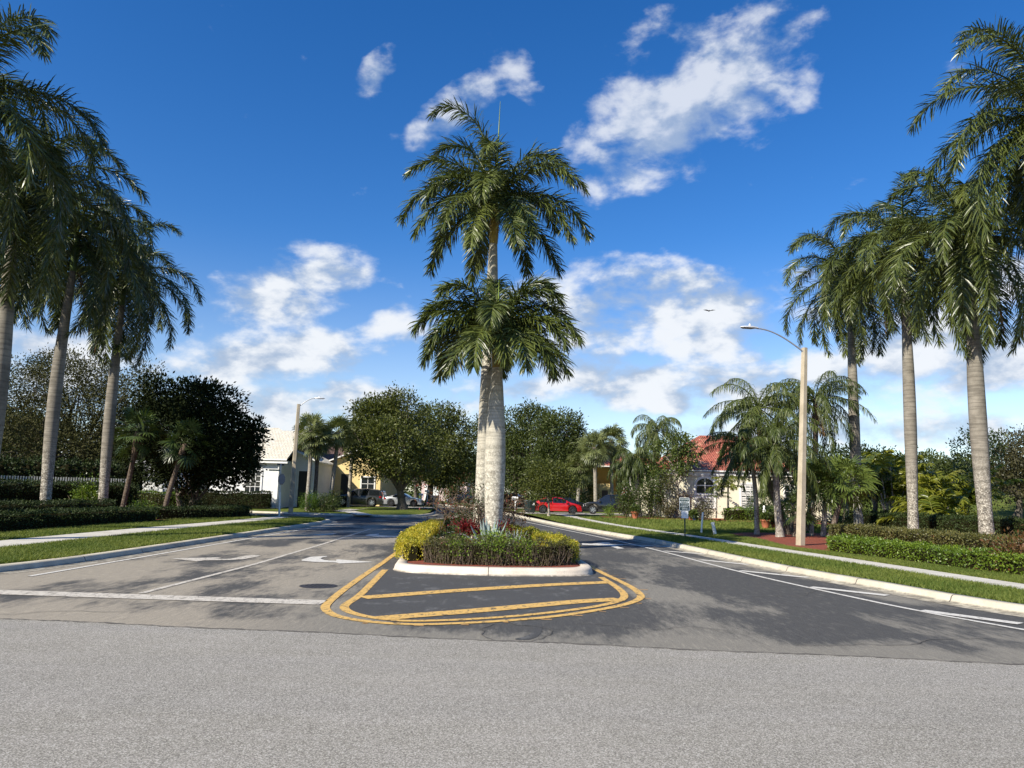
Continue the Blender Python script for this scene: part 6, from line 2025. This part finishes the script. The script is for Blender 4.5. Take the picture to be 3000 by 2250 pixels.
def car(label, loc, rz, paint, L, Wd, prof, belt, xw, wr, glass, rim=None, cat='car', wins=(), screen=None, rear=None, group=None, name='parked_car'):
    """body lofted along its length with wheel arches; x forward, z up"""
    loc = np.asarray(loc, float)
    th = thing(name, label, cat, loc, group)
    th.rotation_euler = (0, 0, rz)
    px, pz = np.array(prof, float).T
    xs = np.unique(np.concatenate([np.linspace(-L / 2, L / 2, 44), px] + [xw_ + wr * 1.18 * np.cos(np.linspace(0, math.pi, 13)) for xw_ in xw]))
    hroof = pz.max()

    def sec(x):
        zt = np.interp(x, px, pz)
        w = Wd / 2 * (1 - 0.13 * np.abs(x / (L / 2)) ** 5)
        bl = min(belt, zt - 0.05)
        k = np.clip((zt - belt) / (hroof - belt), 0, 1)
        zb = 0.24
        for a in xw:
            dx = abs(x - a)
            if dx < wr * 1.18:
                zb = max(zb, wr + math.sqrt((wr * 1.18) ** 2 - dx ** 2))
        zb = min(zb, bl - 0.05)
        return w, zb, bl, zt, k

    def ring(x):
        w, zb, bl, zt, k = sec(x)
        h = [(w * 0.93, zb), (w * 0.985, zb + (bl - zb) * 0.3), (w, zb + (bl - zb) * 0.72), (w * 0.965, bl)]
        h += [(w * (0.965 - 0.20 * k), bl + (zt - bl) * 0.86), (w * (0.90 - 0.24 * k), zt - 0.012), (w * 0.5, zt + 0.012 * k), ]
        return [(x, a, b) for a, b in h] + [(x, 0, zt + 0.02 * k)] + [(x, -a, b) for a, b in h[::-1]]
    Gd = np.array([ring(x) for x in xs])
    mb = MB()
    mb.grid(Gd, False, 0.5, 0, smooth=True)
    mb.face(Gd[0][::-1], .5, 0)
    mb.face(Gd[-1], .5, 0)
    un = MB()
    un.box((0, 0, 0.30), (L * 0.94, Wd * 0.80, 0.22))
    off = loc.copy()
    tmp = {'n': 0}

    def P(m, nm, mats, par=th, lab=None):
        o = link(bpy.data.objects.new(nm, m.mesh(nm, mats)))
        o.parent = par
        if lab: o['label'] = lab
        return o
    body = P(mb, 'body', [paint])
    P(un, 'underbody', [BLACKTRIM])

    def side(x, z, s, e=0.008):
        w, zb, bl, zt, k = sec(x)
        t = (z - bl) / max(1e-3, (zt - bl) * 0.86)
        return (x, s * (w * (0.965 - 0.20 * k * np.clip(t, 0, 1)) + e), z)
    for s in (1, -1):
        for (xa, xb, za0, zb0, za1, zb1) in wins:   # rear x, front x, lower/upper at rear, lower/upper at front
            g = MB()
            n = 8
            lo, hi = [], []
            for f in np.linspace(0, 1, n):
                x = xa + (xb - xa) * f
                zt = np.interp(x, px, pz)
                lo.append(side(x, za0 + (za1 - za0) * f, s))
                hi.append(side(x, min(zb0 + (zb1 - zb0) * f, zt - 0.07), s))
            g.grid(np.array([lo, hi]) if s < 0 else np.array([hi, lo]), False, .5, 0, smooth=True)
            P(g, 'side_window', [CARGLASS])
    for rng_, nm in ((screen, 'windscreen'), (rear, 'rear_window')):
        if rng_:
            g = MB()
            rows = []
            for f in np.linspace(0, 1, 5):
                x = rng_[0] + (rng_[1] - rng_[0]) * f
                w, zb, bl, zt, k = sec(x)
                rows.append([(x, y * w * (0.82 - 0.20 * k), zt + 0.018 - abs(y) * 0.012) for y in np.linspace(-1, 1, 7)])
            g.grid(np.array(rows), False, .5, 0, smooth=True)
            P(g, nm, [CARGLASS])
    for a in xw:
        for s in (1, -1):
            y = s * (Wd / 2 - 0.12)
            t = MB()
            th_ = np.linspace(0, 2 * math.pi, 28, endpoint=False)
            pr = [(-0.11, wr * .62), (-0.11, wr * .92), (-0.08, wr), (0.08, wr), (0.11, wr * .92), (0.11, wr * .62)]
            t.grid(np.array([[(a + r * math.cos(q), y + d, wr + r * math.sin(q)) for q in th_] for d, r in pr]), True, .5, 0, True)
            wh = P(t, 'wheel', [TYRE])
            r_ = MB()
            r_.grid(np.array([[(a + r * math.cos(q), y + s * d, wr + r * math.sin(q)) for q in th_] for r, d in ((wr * .66, .105), (wr * .60, .085), (wr * .58, .03), (.01, .02))]), True, .5, 1, True)
            for kx in range(6):
                q = kx * math.pi / 3 + 0.3
                e = np.array((math.cos(q), 0, math.sin(q)))
                n_ = np.array((-math.sin(q), 0, math.cos(q)))
                c0 = np.array((a, y + s * 0.085, wr))
                r_.polys([[c0 + e * .03 - n_ * .04, c0 + e * wr * .63 - n_ * .05, c0 + e * wr * .63 + n_ * .05, c0 + e * .03 + n_ * .04]], .5, 0)
            r_.face([(a + .06 * math.cos(q), y + s * .095, wr + .06 * math.sin(q)) for q in th_[::3]], .5, 0)
            r_.grid(np.array([[(a + r * math.cos(q), y + s * .1, wr + r * math.sin(q)) for q in th_] for r in (wr * .58, wr * .67)]), True, .5, 0, True)
            P(r_, 'rim', [rim or RIM, BLACKTRIM], wh)
    for s in (1, -1):
        hx = L / 2 - 0.10
        w, zb, bl, zt, k = sec(hx - .18)
        P(MB().box((hx - 0.14, s * (w - 0.16), zt - 0.17), (0.34, 0.26, 0.12), -s * 0.35, bev=0.05), 'headlight', [LAMPW])
        w, zb, bl, zt, k = sec(-hx + .1)
        P(MB().box((-hx + 0.06, s * (w - 0.13), min(belt, zt) - 0.10), (0.26, 0.28, 0.20), s * 0.3, bev=0.05), 'tail_light', [LAMPR])
        mx = screen[0] - 0.28 if screen and screen[0] > screen[1] else (screen[1] - 0.28 if screen else 0.6)
        P(MB().box((mx, s * (Wd / 2 + 0.06), belt + 0.07), (0.18, 0.22, 0.15), 0, bev=0.04), 'mirror', [paint])
    mb = MB()
    mb.box((L / 2 - 0.03, 0, 0.52), (0.10, Wd * 0.62, 0.22), 0)
    P(mb, 'grille', [BLACKTRIM])
    for s in (1, -1):
        for xh in (0.35, -0.55):
            P(MB().box((xh, s * (Wd / 2 - 0.012), belt - 0.12), (0.18, 0.03, 0.03)), 'door_handle', [paint])
    return th


def carpaint(name, col, metal=0.2):
    m, nt, bs, out = mat(name)
    bs.inputs['Base Color'].default_value = (*col, 1)
    bs.inputs['Metallic'].default_value = metal
    bs.inputs['Roughness'].default_value = 0.32
    bs.inputs['Coat Weight'].default_value = 1.0
    bs.inputs['Coat Roughness'].default_value = 0.04
    return m


PRED, PBLACK, PGREY = carpaint('red_paint', (0.50, 0.008, 0.012), 0.1), carpaint('black_paint', (0.006, 0.007, 0.008), 0.1), carpaint('dark_grey_paint', (0.055, 0.058, 0.062), 0.5)
PSILVER, PWHITE = carpaint('silver_paint', (0.42, 0.44, 0.46), 0.5), carpaint('white_paint_car', (0.75, 0.75, 0.74), 0.0)
hatch = [(-2.12, 0.55), (-2.08, 0.98), (-1.92, 1.10), (-1.35, 1.33), (-0.85, 1.43), (-0.1, 1.45), (0.35, 1.38), (0.75, 1.20), (1.15, 0.99), (1.7, 0.86), (2.05, 0.72), (2.12, 0.45)]
suv = [(-2.45, 0.62), (-2.42, 1.10), (-2.25, 1.55), (-1.9, 1.70), (-1.0, 1.77), (0.1, 1.76), (0.45, 1.66), (0.95, 1.32), (1.2, 1.14), (1.9, 1.06), (2.32, 0.92), (2.45, 0.55)]
coupe = [(-2.35, 0.55), (-2.3, 0.92), (-1.8, 1.03), (-1.1, 1.22), (-0.45, 1.36), (0.05, 1.35), (0.5, 1.16), (0.85, 0.98), (1.6, 0.88), (2.2, 0.72), (2.35, 0.48)]
hw = ((-1.62, -0.55, 0.99, 1.24, 0.94, 1.40), (-0.45, 0.72, 0.94, 1.42, 0.93, 1.24))
sw = ((-2.1, -1.1, 1.12, 1.56, 1.10, 1.66), (-1.02, -0.12, 1.10, 1.68, 1.08, 1.68), (-0.02, 0.86, 1.08, 1.68, 1.06, 1.40))
cw = ((-1.2, -0.35, 0.95, 1.18, 0.92, 1.30), (-0.28, 0.6, 0.92, 1.30, 0.92, 1.10))
zr = lambda y: float(z_right(y)) + 0.03
zl = lambda y: float(z_left(y)) + 0.03
car('shiny red car parked across the right driveway behind the small tree', pt(1632, 1512, 67.5, zr(67.5)), D(2), PRED, 4.24, 1.80, hatch, 0.93, (1.32, -1.32), 0.34, None, DRIM, wins=hw, screen=(0.42, 1.08), rear=(-1.9, -1.0))
car('black sport utility vehicle with chrome wheels, front showing beside the lime bush', pt(1785, 1512, 68.8, zr(68.8)), D(174), PBLACK, 4.9, 1.96, suv, 1.06, (1.5, -1.45), 0.40, None, RIM, 'car', wins=sw, screen=(0.5, 1.12), rear=(-2.4, -2.2))
car('dark car parked behind the red car', pt(1655, 1508, 73.0, zr(71)), D(4), PBLACK, 4.6, 1.84, [(x * 1.085, z * 1.03) for x, z in hatch], 0.96, (1.42, -1.40), 0.34, None, DRIM, wins=[(a * 1.08, b * 1.08, c + .03, d + .03, e + .03, f + .03) for a, b, c, d, e, f in hw], screen=(0.46, 1.18), rear=(-2.0, -1.1))
car('dark grey sport utility vehicle parked on the lawn drive by the left houses', pt(1050, 1484, 76.0, zl(77)), D(184), PGREY, 4.75, 1.96, suv, 1.06, (1.45, -1.42), 0.40, None, RIM, 'car', wins=sw, screen=(0.5, 1.12), rear=(-2.4, -2.2))
car('white sport utility vehicle mostly hidden behind the dark grey one', pt(1062, 1480, 80.2, zl(80.5)), D(178), PWHITE, 4.75, 1.92, suv, 1.06, (1.45, -1.42), 0.40, None, RIM, 'car', wins=sw, screen=(0.5, 1.12), rear=(-2.4, -2.2))
car('low silver car parked behind the thick dark tree trunk', pt(1183, 1480, 79.3, zl(79)), D(-4), PSILVER, 4.0, 1.84, [(x * .86, z) for x, z in coupe], 0.92, (1.22, -1.18), 0.34, None, DRIM, wins=[(a * .86, b * .86, c, d, e, f) for a, b, c, d, e, f in cw], screen=(0.12, 0.70), rear=(-1.5, -0.5))
car('distant dark car right of the median trunks, pale roof catching the sun', pt(1478, 1484, 93, 0.25), D(150), PBLACK, 4.7, 1.9, suv, 1.06, (1.45, -1.42), 0.38, None, RIM, 'car', wins=sw, screen=(0.5, 1.12), rear=(-2.4, -2.2))
car('distant dark car at the far bend left of the median trunks', pt(1352, 1473, 108, 0.35), D(190), PBLACK, 4.4, 1.84, hatch, 0.93, (1.32, -1.32), 0.34, None, RIM, wins=hw, screen=(0.42, 1.08), rear=(-1.9, -1.0))

# ------------------------------------------------------------------ street furniture
STEEL = plain('galvanised_steel', (0.42, 0.43, 0.44), 0.45, metal=0.6)
HEAD = plain('lamp_housing', (0.62, 0.63, 0.64), 0.4, metal=0.2)
LENS = plain('lamp_lens', (0.14, 0.14, 0.14), 0.3)


def lamp(label, base, top, arm_dir, reach, rise, w0, w1):
    base, top = np.asarray(base, float), np.asarray(top, float)
    th = thing('street_lamp', label, 'street lamp', base, 'concrete street lamps')
    mb = MB()
    ra = 0.35
    rows = []
    for f in np.linspace(0, 1, 9):
        c = base + (top - base) * f
        w = (w0 + (w1 - w0) * f) / 2
        b = w * 0.78
        rg_ = rot(np.array([(-w, -b, 0), (-b, -w, 0), (b, -w, 0), (w, -b, 0), (w, b, 0), (b, w, 0), (-b, w, 0), (-w, b, 0)]), ra) + c
        rows.append(rg_)
    mb.grid(np.array(rows), True, 0.5, 0, smooth=False, caps=True)
    part(mb, 'pole', [M['pole_concrete']], th)
    ad = np.asarray(arm_dir, float)
    s = np.linspace(0, 1, 14)
    st = top - Z3 * 0.22
    p = st + ad * (reach * s)[:, None] + Z3 * (rise * np.sin(s * math.pi / 2) ** 1.0)[:, None]
    part(MB().tube(p, np.linspace(0.038, 0.028, 14), 8), 'arm', [STEEL], th)
    mb = MB().box(st + ad * 0.02, (0.16, 0.16, 0.20))
    part(mb, 'bracket', [STEEL], th)
    e = p[-1]
    sd = np.cross(ad, Z3)
    hm = MB()
    rows = []
    for f, w, h in ((-0.06, .05, .045), (0.05, .07, .06), (0.16, .13, .075), (0.45, .155, .075), (0.66, .13, .055), (0.76, .06, .03)):
        c = e + ad * f + Z3 * 0.02
        rows.append([c + sd * w * math.cos(t) + Z3 * h * max(math.sin(t), -0.45) for t in np.linspace(0, 2 * math.pi, 14, endpoint=False)])
    hm.grid(np.array(rows), True, .5, 0, True, caps=True)
    hd = part(hm, 'lamp_head', [HEAD], th)
    mb = MB()
    c = e + ad * 0.42 + Z3 * (0.02 - .045)
    mb.face([c + ad * .24 - sd * .11, c + ad * .24 + sd * .11, c - ad * .22 + sd * .12, c - ad * .22 - sd * .12], .5, 0)
    part(mb, 'lens', [LENS], hd)
    part(MB().tube([e + ad * .32 + Z3 * .06, e + ad * .32 + Z3 * .17, e + ad * .32 + Z3 * .20], [.05, .045, .02], 10), 'photocell', [LENS if False else HEAD], hd)
    return th


lamp('tall concrete street lamp on the right, arm reaching left over the road', pt(2345, 1598, 32.4, .155), at(2357, 1019, 32.4), nrm(np.array((-1, -0.15, 0))), 2.25, 0.98, 0.30, 0.20)
lamp('smaller looking concrete street lamp on the left lawn, arm reaching right', pt(852, 1489, 58.5, float(z_left(58.5)) + .02), at(875, 1184, 58.5), nrm(np.array((1, 0.1, 0))), 1.25, 0.72, 0.34, 0.24)

# tow away sign
SG_GREEN = plain('dark_green_sign', (0.010, 0.035, 0.035), 0.45, var=0.05)
SG_WHITE = plain('sign_white', (0.72, 0.76, 0.77), 0.5, var=0.04)
POSTGREEN = plain('green_post', (0.012, 0.05, 0.03), 0.5)


def text_part(txt, name, size, c, parent, m, z=0.0, align='CENTER', rz=0.0, ext=0.0015):
    cu = bpy.data.curves.new(name, 'FONT')
    cu.body = txt
    cu.size = size
    cu.align_x = align
    cu.align_y = 'CENTER'
    cu.extrude = ext
    o = bpy.data.objects.new(name, cu)
    link(o)
    dg = bpy.context.evaluated_depsgraph_get()
    me = bpy.data.meshes.new_from_object(o.evaluated_get(dg))
    bpy.data.objects.remove(o)
    me.materials.clear()
    me.materials.append(m)
    me.transform(Matrix.Translation(Vector(c) - Vector(LOC[parent.name])) @ Matrix.Rotation(rz, 4, 'Z') @ Matrix.Rotation(math.radians(90), 4, 'X'))
    q = link(bpy.data.objects.new(name, me))
    q.parent = parent
    LOC[q.name] = LOC[parent.name]
    return q


b = pt(2007, 1578, 36.0, LZ)
th = thing('street_sign', 'small dark green tow away sign above a white notice on the right grass strip', 'sign', b)
part(MB().box(b + Z3 * 0.80, (0.06, 0.045, 1.70)), 'post', [POSTGREEN], th)


def round_rect(c, w, h, r, y0, y1):
    pts = []
    for cx, cz, a0 in ((w / 2 - r, h / 2 - r, 0), (-w / 2 + r, h / 2 - r, 90), (-w / 2 + r, -h / 2 + r, 180), (w / 2 - r, -h / 2 + r, 270)):
        for k in range(5):
            t = math.radians(a0 + 22.5 * k)
            pts.append((cx + r * math.cos(t), cz + r * math.sin(t)))
    mb = MB()
    a = np.array([(c[0] + x, c[1] + y0, c[2] + z) for x, z in pts])
    bq = np.array([(c[0] + x, c[1] + y1, c[2] + z) for x, z in pts])
    mb.grid(np.array([a, bq]), True, .5, 0, False, caps=True)
    return mb


sc = b + np.array((-0.02, -0.05, 1.60))
pl = part(round_rect(sc, 0.49, 0.62, 0.05, -0.002, 0.006), 'sign_plate', [SG_WHITE], th)
part(round_rect(sc, 0.445, 0.575, 0.035, -0.005, -0.0022), 'sign_face', [SG_GREEN], pl)
y_ = -0.007
text_part('TOW AWAY', 'lettering', 0.080, sc + np.array((0, y_, 0.215)), pl, SG_WHITE)
text_part('ZONE', 'lettering', 0.105, sc + np.array((0, y_, 0.105)), pl, SG_WHITE)
mb = MB()
for s in (-1, 1):
    mb.box(sc + np.array((s * 0.180, y_, 0.105)), (0.06, 0.002, 0.06))
r5 = R_(77)
for z, h in ((0.020, .020), (-0.045, .016), (-0.105, .020), (-0.180, .024), (-0.235, .018)):
    x = -0.19 if z > -0.15 else -0.12
    while x < 0.18:
        w = r5.uniform(0.03, 0.08)
        mb.box(sc + np.array((x + w / 2, y_, z)), (w, 0.002, h))
        x += w + 0.014
part(mb, 'small_print', [SG_WHITE], pl)
nc = b + np.array((-0.01, -0.05, 1.11))
np_ = part(round_rect(nc, 0.33, 0.34, 0.03, -0.002, 0.005), 'notice_plate', [plain('notice_white', (0.84, 0.83, 0.83), 0.5, var=0.03)], th)
mb = MB()
for z, w in ((0.11, .03), (0.055, .2), (-0.0, .2), (-0.075, .18)):
    mb.box(nc + np.array((0, -0.004, z)), (w, 0.002, 0.012))
part(mb, 'notice_print', [STEEL], np_)

# marker posts on the right lawn
PVC = plain('white_plastic', (0.80, 0.80, 0.74), 0.45, var=0.05)
b = pt(2054.5, 1569, 40.5, .16)
th = thing('marker_post', 'thin upright white marker post on the right lawn', 'post', b)
part(MB().tube([b, at(2059, 1502, 40.5)], 0.050, 10), 'post', [PVC], th)
part(MB().tube([at(2059, 1502, 40.5), at(2059, 1502, 40.5) + Z3 * .03], [0.054, 0.02], 10), 'cap', [PVC], th)
b = pt(2096, 1573, 39.2, .16)
t = at(2088, 1532, 39.2)
th = thing('marker_post', 'thick tilted white marker post right of the thin one', 'post', b)
part(MB().tube([b, t], 0.088, 14), 'post', [PVC], th)
part(MB().tube([t - nrm(t - b) * .06, t + nrm(t - b) * .03], 0.097, 14), 'cap', [PVC], th)

# stop sign seen from behind, with a street name blade
b = pt(818, 1507, 52.6, LZ)
th = thing('stop_sign', 'back of a stop sign on a white post by the side street', 'sign', b)
top = at(823, 1358, 52.6)
part(MB().tube([b, b + (top - b) * .45], 0.075, 10), 'post_sleeve', [PVC], th)
part(MB().tube([b + (top - b) * .45, top], 0.035, 10), 'post', [PVC], th)
oc = at(823, 1404, 52.6)
a_ = D(68)
ex = np.array((math.cos(a_), math.sin(a_), 0))
ey = np.array((-math.sin(a_), math.cos(a_), 0))
ring8 = [(0.41 * math.cos(D(22.5 + 45 * k)), 0.41 * math.sin(D(22.5 + 45 * k))) for k in range(8)]
A8 = np.array([oc + ex * x + Z3 * z - ey * .055 for x, z in ring8])
B8 = np.array([oc + ex * x + Z3 * z - ey * .050 for x, z in ring8])
part(MB().grid(np.array([A8, B8]), True, .5, 0, False, caps=True), 'sign_plate', [plain('sign_back', (0.20, 0.21, 0.23), 0.5, metal=0.5)], th, 'grey back of the octagonal plate')
part(MB().box(at(806, 1377.5, 52.6), (0.86, 0.02, 0.105), 0.0), 'name_blade', [plain('green_blade', (0.012, 0.16, 0.12), 0.45)], th, 'green street name blade')
part(MB().box(at(822.5, 1360.5, 52.6), (0.03, 0.75, 0.14), -0.35), 'cross_blade', [BLACKTRIM], th, 'second blade seen nearly edge on')

# bins and mailboxes
BIN = plain('dark_green_plastic', (0.010, 0.020, 0.018), 0.45)


def bin_(label, base, m=BIN, sticker=True, rz=0.2, s=1.0):
    base = np.asarray(base, float)
    th = thing('wheelie_bin', label, 'bin', base)
    mb = MB()
    rows = []
    for z, w, d in ((0.04, .46, .50), (0.12, .50, .56), (0.95, .60, .70), (0.98, .66, .76), (1.02, .66, .76)):
        w, d, z = w * s, d * s, z * s
        rows.append(rot(np.array([(-w / 2 + .05, -d / 2, 0), (w / 2 - .05, -d / 2, 0), (w / 2, -d / 2 + .05, 0), (w / 2, d / 2 - .05, 0), (w / 2 - .05, d / 2, 0), (-w / 2 + .05, d / 2, 0), (-w / 2, d / 2 - .05, 0), (-w / 2, -d / 2 + .05, 0)]), rz) + base + Z3 * z)
    mb.grid(np.array(rows), True, .5, 0, False, caps=True)
    part(mb, 'body', [m], th)
    lm = MB()
    rows2 = [rows[4] + Z3 * .004, (rows[4] - base) * np.array((1.04, 1.04, 1)) + base + Z3 * .03, (rows[4] - base) * np.array((.8, .8, 1)) + base + Z3 * .10]
    lm.grid(np.array(rows2), True, .5, 0, True, caps=True)
    part(lm, 'lid', [m], th)
    for sx in (-1, 1):
        c = base + rot(np.array((sx * .26 * s, .30 * s, .12)), rz)
        ax = rot(np.array((1.0, 0, 0)), rz)
        part(MB().tube([c - ax * .03, c + ax * .03], .12 * s, 14), 'wheel', [TYRE], th)
    if sticker:
        c = base + rot(np.array((0.08, -.345 * s, .80 * s)), rz)
        part(MB().box(c, (.18, .02, .18), rz), 'sticker', [TRIM], th)
    return th


bin_('dark green wheelie bin with white sticker beside the red car', pt(1557, 1513, 66.6, zr(66.6)))
bin_('second dark bin half hidden left of the stickered one', pt(1546, 1507, 69.2, zr(69.2)), sticker=False, rz=-.3)
bin_('dark wheelie bin by the grey mailbox on the far left lawn', pt(1276, 1478, 83.5, .53), sticker=False)


def mailbox(label, base, m, m2, ang=0.0, sz=1.0, hh=1.05):
    base = np.asarray(base, float)
    th = thing('mailbox', label, 'mailbox', base, None)
    part(MB().box(base + Z3 * hh / 2, (0.10, 0.10, hh), ang, bev=0.012), 'post', [m], th)
    mb = MB()
    n = 9
    L_ = .5 * sz
    ring = [(-.1, 0)] + [(-.1 * math.cos(t), .10 + .1 * math.sin(t)) for t in np.linspace(0, math.pi, n)] + [(.1, 0)]
    rows = [[rot(np.array((x_, y * sz, 0)), ang) + base + Z3 * (hh + z * sz) for y, z in ring] for x_ in (-L_ / 2 - .05, L_ / 2 - .05)]
    mb.grid(np.array(rows), True, .5, 0, True, caps=True)
    part(mb, 'box', [m2], th)
    part(MB().box(base + Z3 * (hh - .03) - rot(np.array((.05, 0, 0)), ang), (.46 * sz, .16, .04), ang), 'shelf', [m], th)
    c = base + rot(np.array((0.1, 0, 0)), ang)
    part(MB().tube([c + Z3 * (hh - .30) - rot(np.array((.06, 0, 0)), ang), c + Z3 * (hh - .04) + rot(np.array((.14, 0, 0)), ang)], .025, 6), 'brace', [m], th)
    return th


GREYBOX = plain('grey_mailbox', (0.20, 0.23, 0.26), 0.5)
mailbox('white mailbox on a white post right of the median trunks', pt(1509, 1505, 73.0, zr(73)), TRIM, TRIM, 0.0, 1.2, 1.15)
mailbox('grey mailbox on a post before the far left bin', pt(1269, 1490, 74.5, zl(74)), GREYBOX, GREYBOX, 0.2, 1.1)
mailbox('white mailbox post right of the second street tree trunk', pt(1251, 1475, 86, .53), TRIM, TRIM, 0.0, 1.0, 1.5)
mailbox('small white mailbox touching the front of the silver car', pt(1234, 1472, 84, .53), TRIM, TRIM, 0.3, 1.0, 1.1)

# manhole cover
c = G(933, 1717, 0)
th = thing('manhole_cover', 'round iron manhole cover in the left lane', 'manhole cover', (c[0], c[1], 0.0))
IRON = plain('cast_iron', (0.05, 0.045, 0.042), 0.6, metal=0.3, var=0.3, scale=20)
t_ = np.linspace(0, 2 * math.pi, 40, endpoint=False)
part(MB().grid(np.array([[(c[0] + r * math.cos(a), c[1] + r * math.sin(a), z) for a in t_] for r, z in ((.41, .006), (.36, .012))]), True, .5, 0, True), 'rim', [IRON], th)
mb = MB().face([(c[0] + .352 * math.cos(a), c[1] + .352 * math.sin(a), .010) for a in t_])
for i in range(-3, 4):
    for j in range(-3, 4):
        if i * i + j * j < 11:
            mb.box((c[0] + i * .085, c[1] + j * .085, .0125), (.045, .045, .005), .78)
part(mb, 'cover', [IRON], th)

# pots, statue, flag by the cream house
TERRA = plain('terracotta', (0.42, 0.13, 0.065), 0.8, var=0.2)
BLUEPOT = plain('blue_glaze', (0.012, 0.02, 0.10), 0.25)


def pot(label, base, r, h, m, plant=None, seed=1, nm='flower_pot'):
    base = np.asarray(base, float)
    th = thing(nm, label, 'flower pot', base)
    a = np.linspace(0, 2 * math.pi, 18, endpoint=False)
    pr = [(r * .62, 0), (r * .8, h * .3), (r * .95, h * .8), (r * 1.08, h * .84), (r * 1.08, h), (r * .92, h), (r * .9, h * .88), (.01, h * .88)]
    part(MB().grid(np.array([[(base[0] + q * math.cos(t), base[1] + q * math.sin(t), base[2] + z) for t in a] for q, z in pr]), True, .5, 0, True), 'pot', [m], th)
    if plant:
        lm = MB()
        crown(lm, [(base[0], base[1], base[2] + h + r * .5, r * 1.1, r * 1.1, r * .9)], 700, .15, seed, k=5, spread=.08, thr=-3, shell=.1)
        part(lm, 'plant', [M[plant]], th)
    return th


pot('terracotta pot at the foot of the big mixed bush', pt(1861, 1515, 58.5, .34), .30, .55, TERRA, 'shrub_leaf', 2)
pot('terracotta urn with hanging plant behind the straight queen palm trunk', pt(2243, 1533, 49, .2), .30, .55, TERRA, 'shrub_leaf', 3)
pot('small terracotta pot left of the blue pot', pt(2024, 1521, 58, .34), .17, .36, TERRA, 'shrub_leaf', 4)
pot('dark blue glazed pot right of the small sign', pt(2035, 1521, 57.6, .34), .17, .38, BLUEPOT, 'shrub_leaf', 5)
pot('flat terracotta bowl left of the low green hedge', pt(2103, 1523, 57.6, .34), .26, .18, TERRA)
pot('terracotta pot behind the street lamp and the red mulch', pt(2267, 1532, 49.5, .2), .2, .4, TERRA, 'hedge_dark', 6)
b = pt(2239, 1505, 50.5, .2)
mb = MB()
a = np.linspace(0, 2 * math.pi, 12, endpoint=False)
pr = [(.13, 0), (.13, .08), (.07, .12), (.08, .4), (.11, .75), (.13, .95), (.10, 1.15), (.045, 1.22), (.07, 1.28), (.075, 1.38), (.03, 1.45)]
mb.grid(np.array([[(b[0] + q * math.cos(t), b[1] + q * math.sin(t), b[2] + z) for t in a] for q, z in pr]), True, .5, 0, True, caps=True)
single(mb, 'garden_statue', [TRIM], 'small white garden statue above the terracotta urn', 'statue', b)
b = pt(1846, 1500, 64.5, .35)
th = thing('flag', 'dark blue and red striped flag hanging in front of the cream house wing', 'flag', b)
t = at(1846, 1398, 64.5)
part(MB().tube([b, t], 0.025, 8), 'pole', [TRIM], th)
n, m_ = 10, 7
u = np.linspace(0, 1, n)
gd = []
for j in range(m_):
    f = j / (m_ - 1)
    gd.append([t + np.array((-0.85 * a * (0.6 + .4 * f), 0.10 * math.sin(a * 7 + f * 2), -0.15 - 1.0 * f - 0.75 * a * (1 - .3 * f))) for a in u])
gd = np.array(gd)
mb = MB()
mb.grid(gd[:4, :6], False, .5, 0)
for j in range(6):
    mb.grid(gd[j:j + 2, (5 if j < 3 else 0):], False, .5, 1 + j % 2)
part(mb, 'cloth', [plain('flag_blue', (0.012, 0.018, 0.07), .7), plain('flag_red', (0.35, 0.02, 0.025), .7), TRIM], th)

# gull in flight
c = at(2078, 911, 70)
mb = MB()
for s in (1, -1):
    w = np.array([(0, .12, 0), (s * .28, .10, .14), (s * .62, -.02, .10), (s * .60, -.07, .09), (s * .28, -.06, .12), (0, -.1, 0)]) + c
    mb.face(w if s < 0 else w[::-1])
    mb.face((w - Z3 * .015) if s > 0 else (w - Z3 * .015)[::-1])
tt = np.linspace(0, 1, 8)
mb.tube(c + np.column_stack([0 * tt, -.28 + .56 * tt, .02 * np.sin(tt * 3)]), .07 * np.sin(np.pi * (tt * .9 + .05)), 8)
single(mb, 'bird', [plain('gull_grey', (.10, .10, .11), .8)], 'small dark bird gliding in the sky right of the centre palms', 'bird', c)
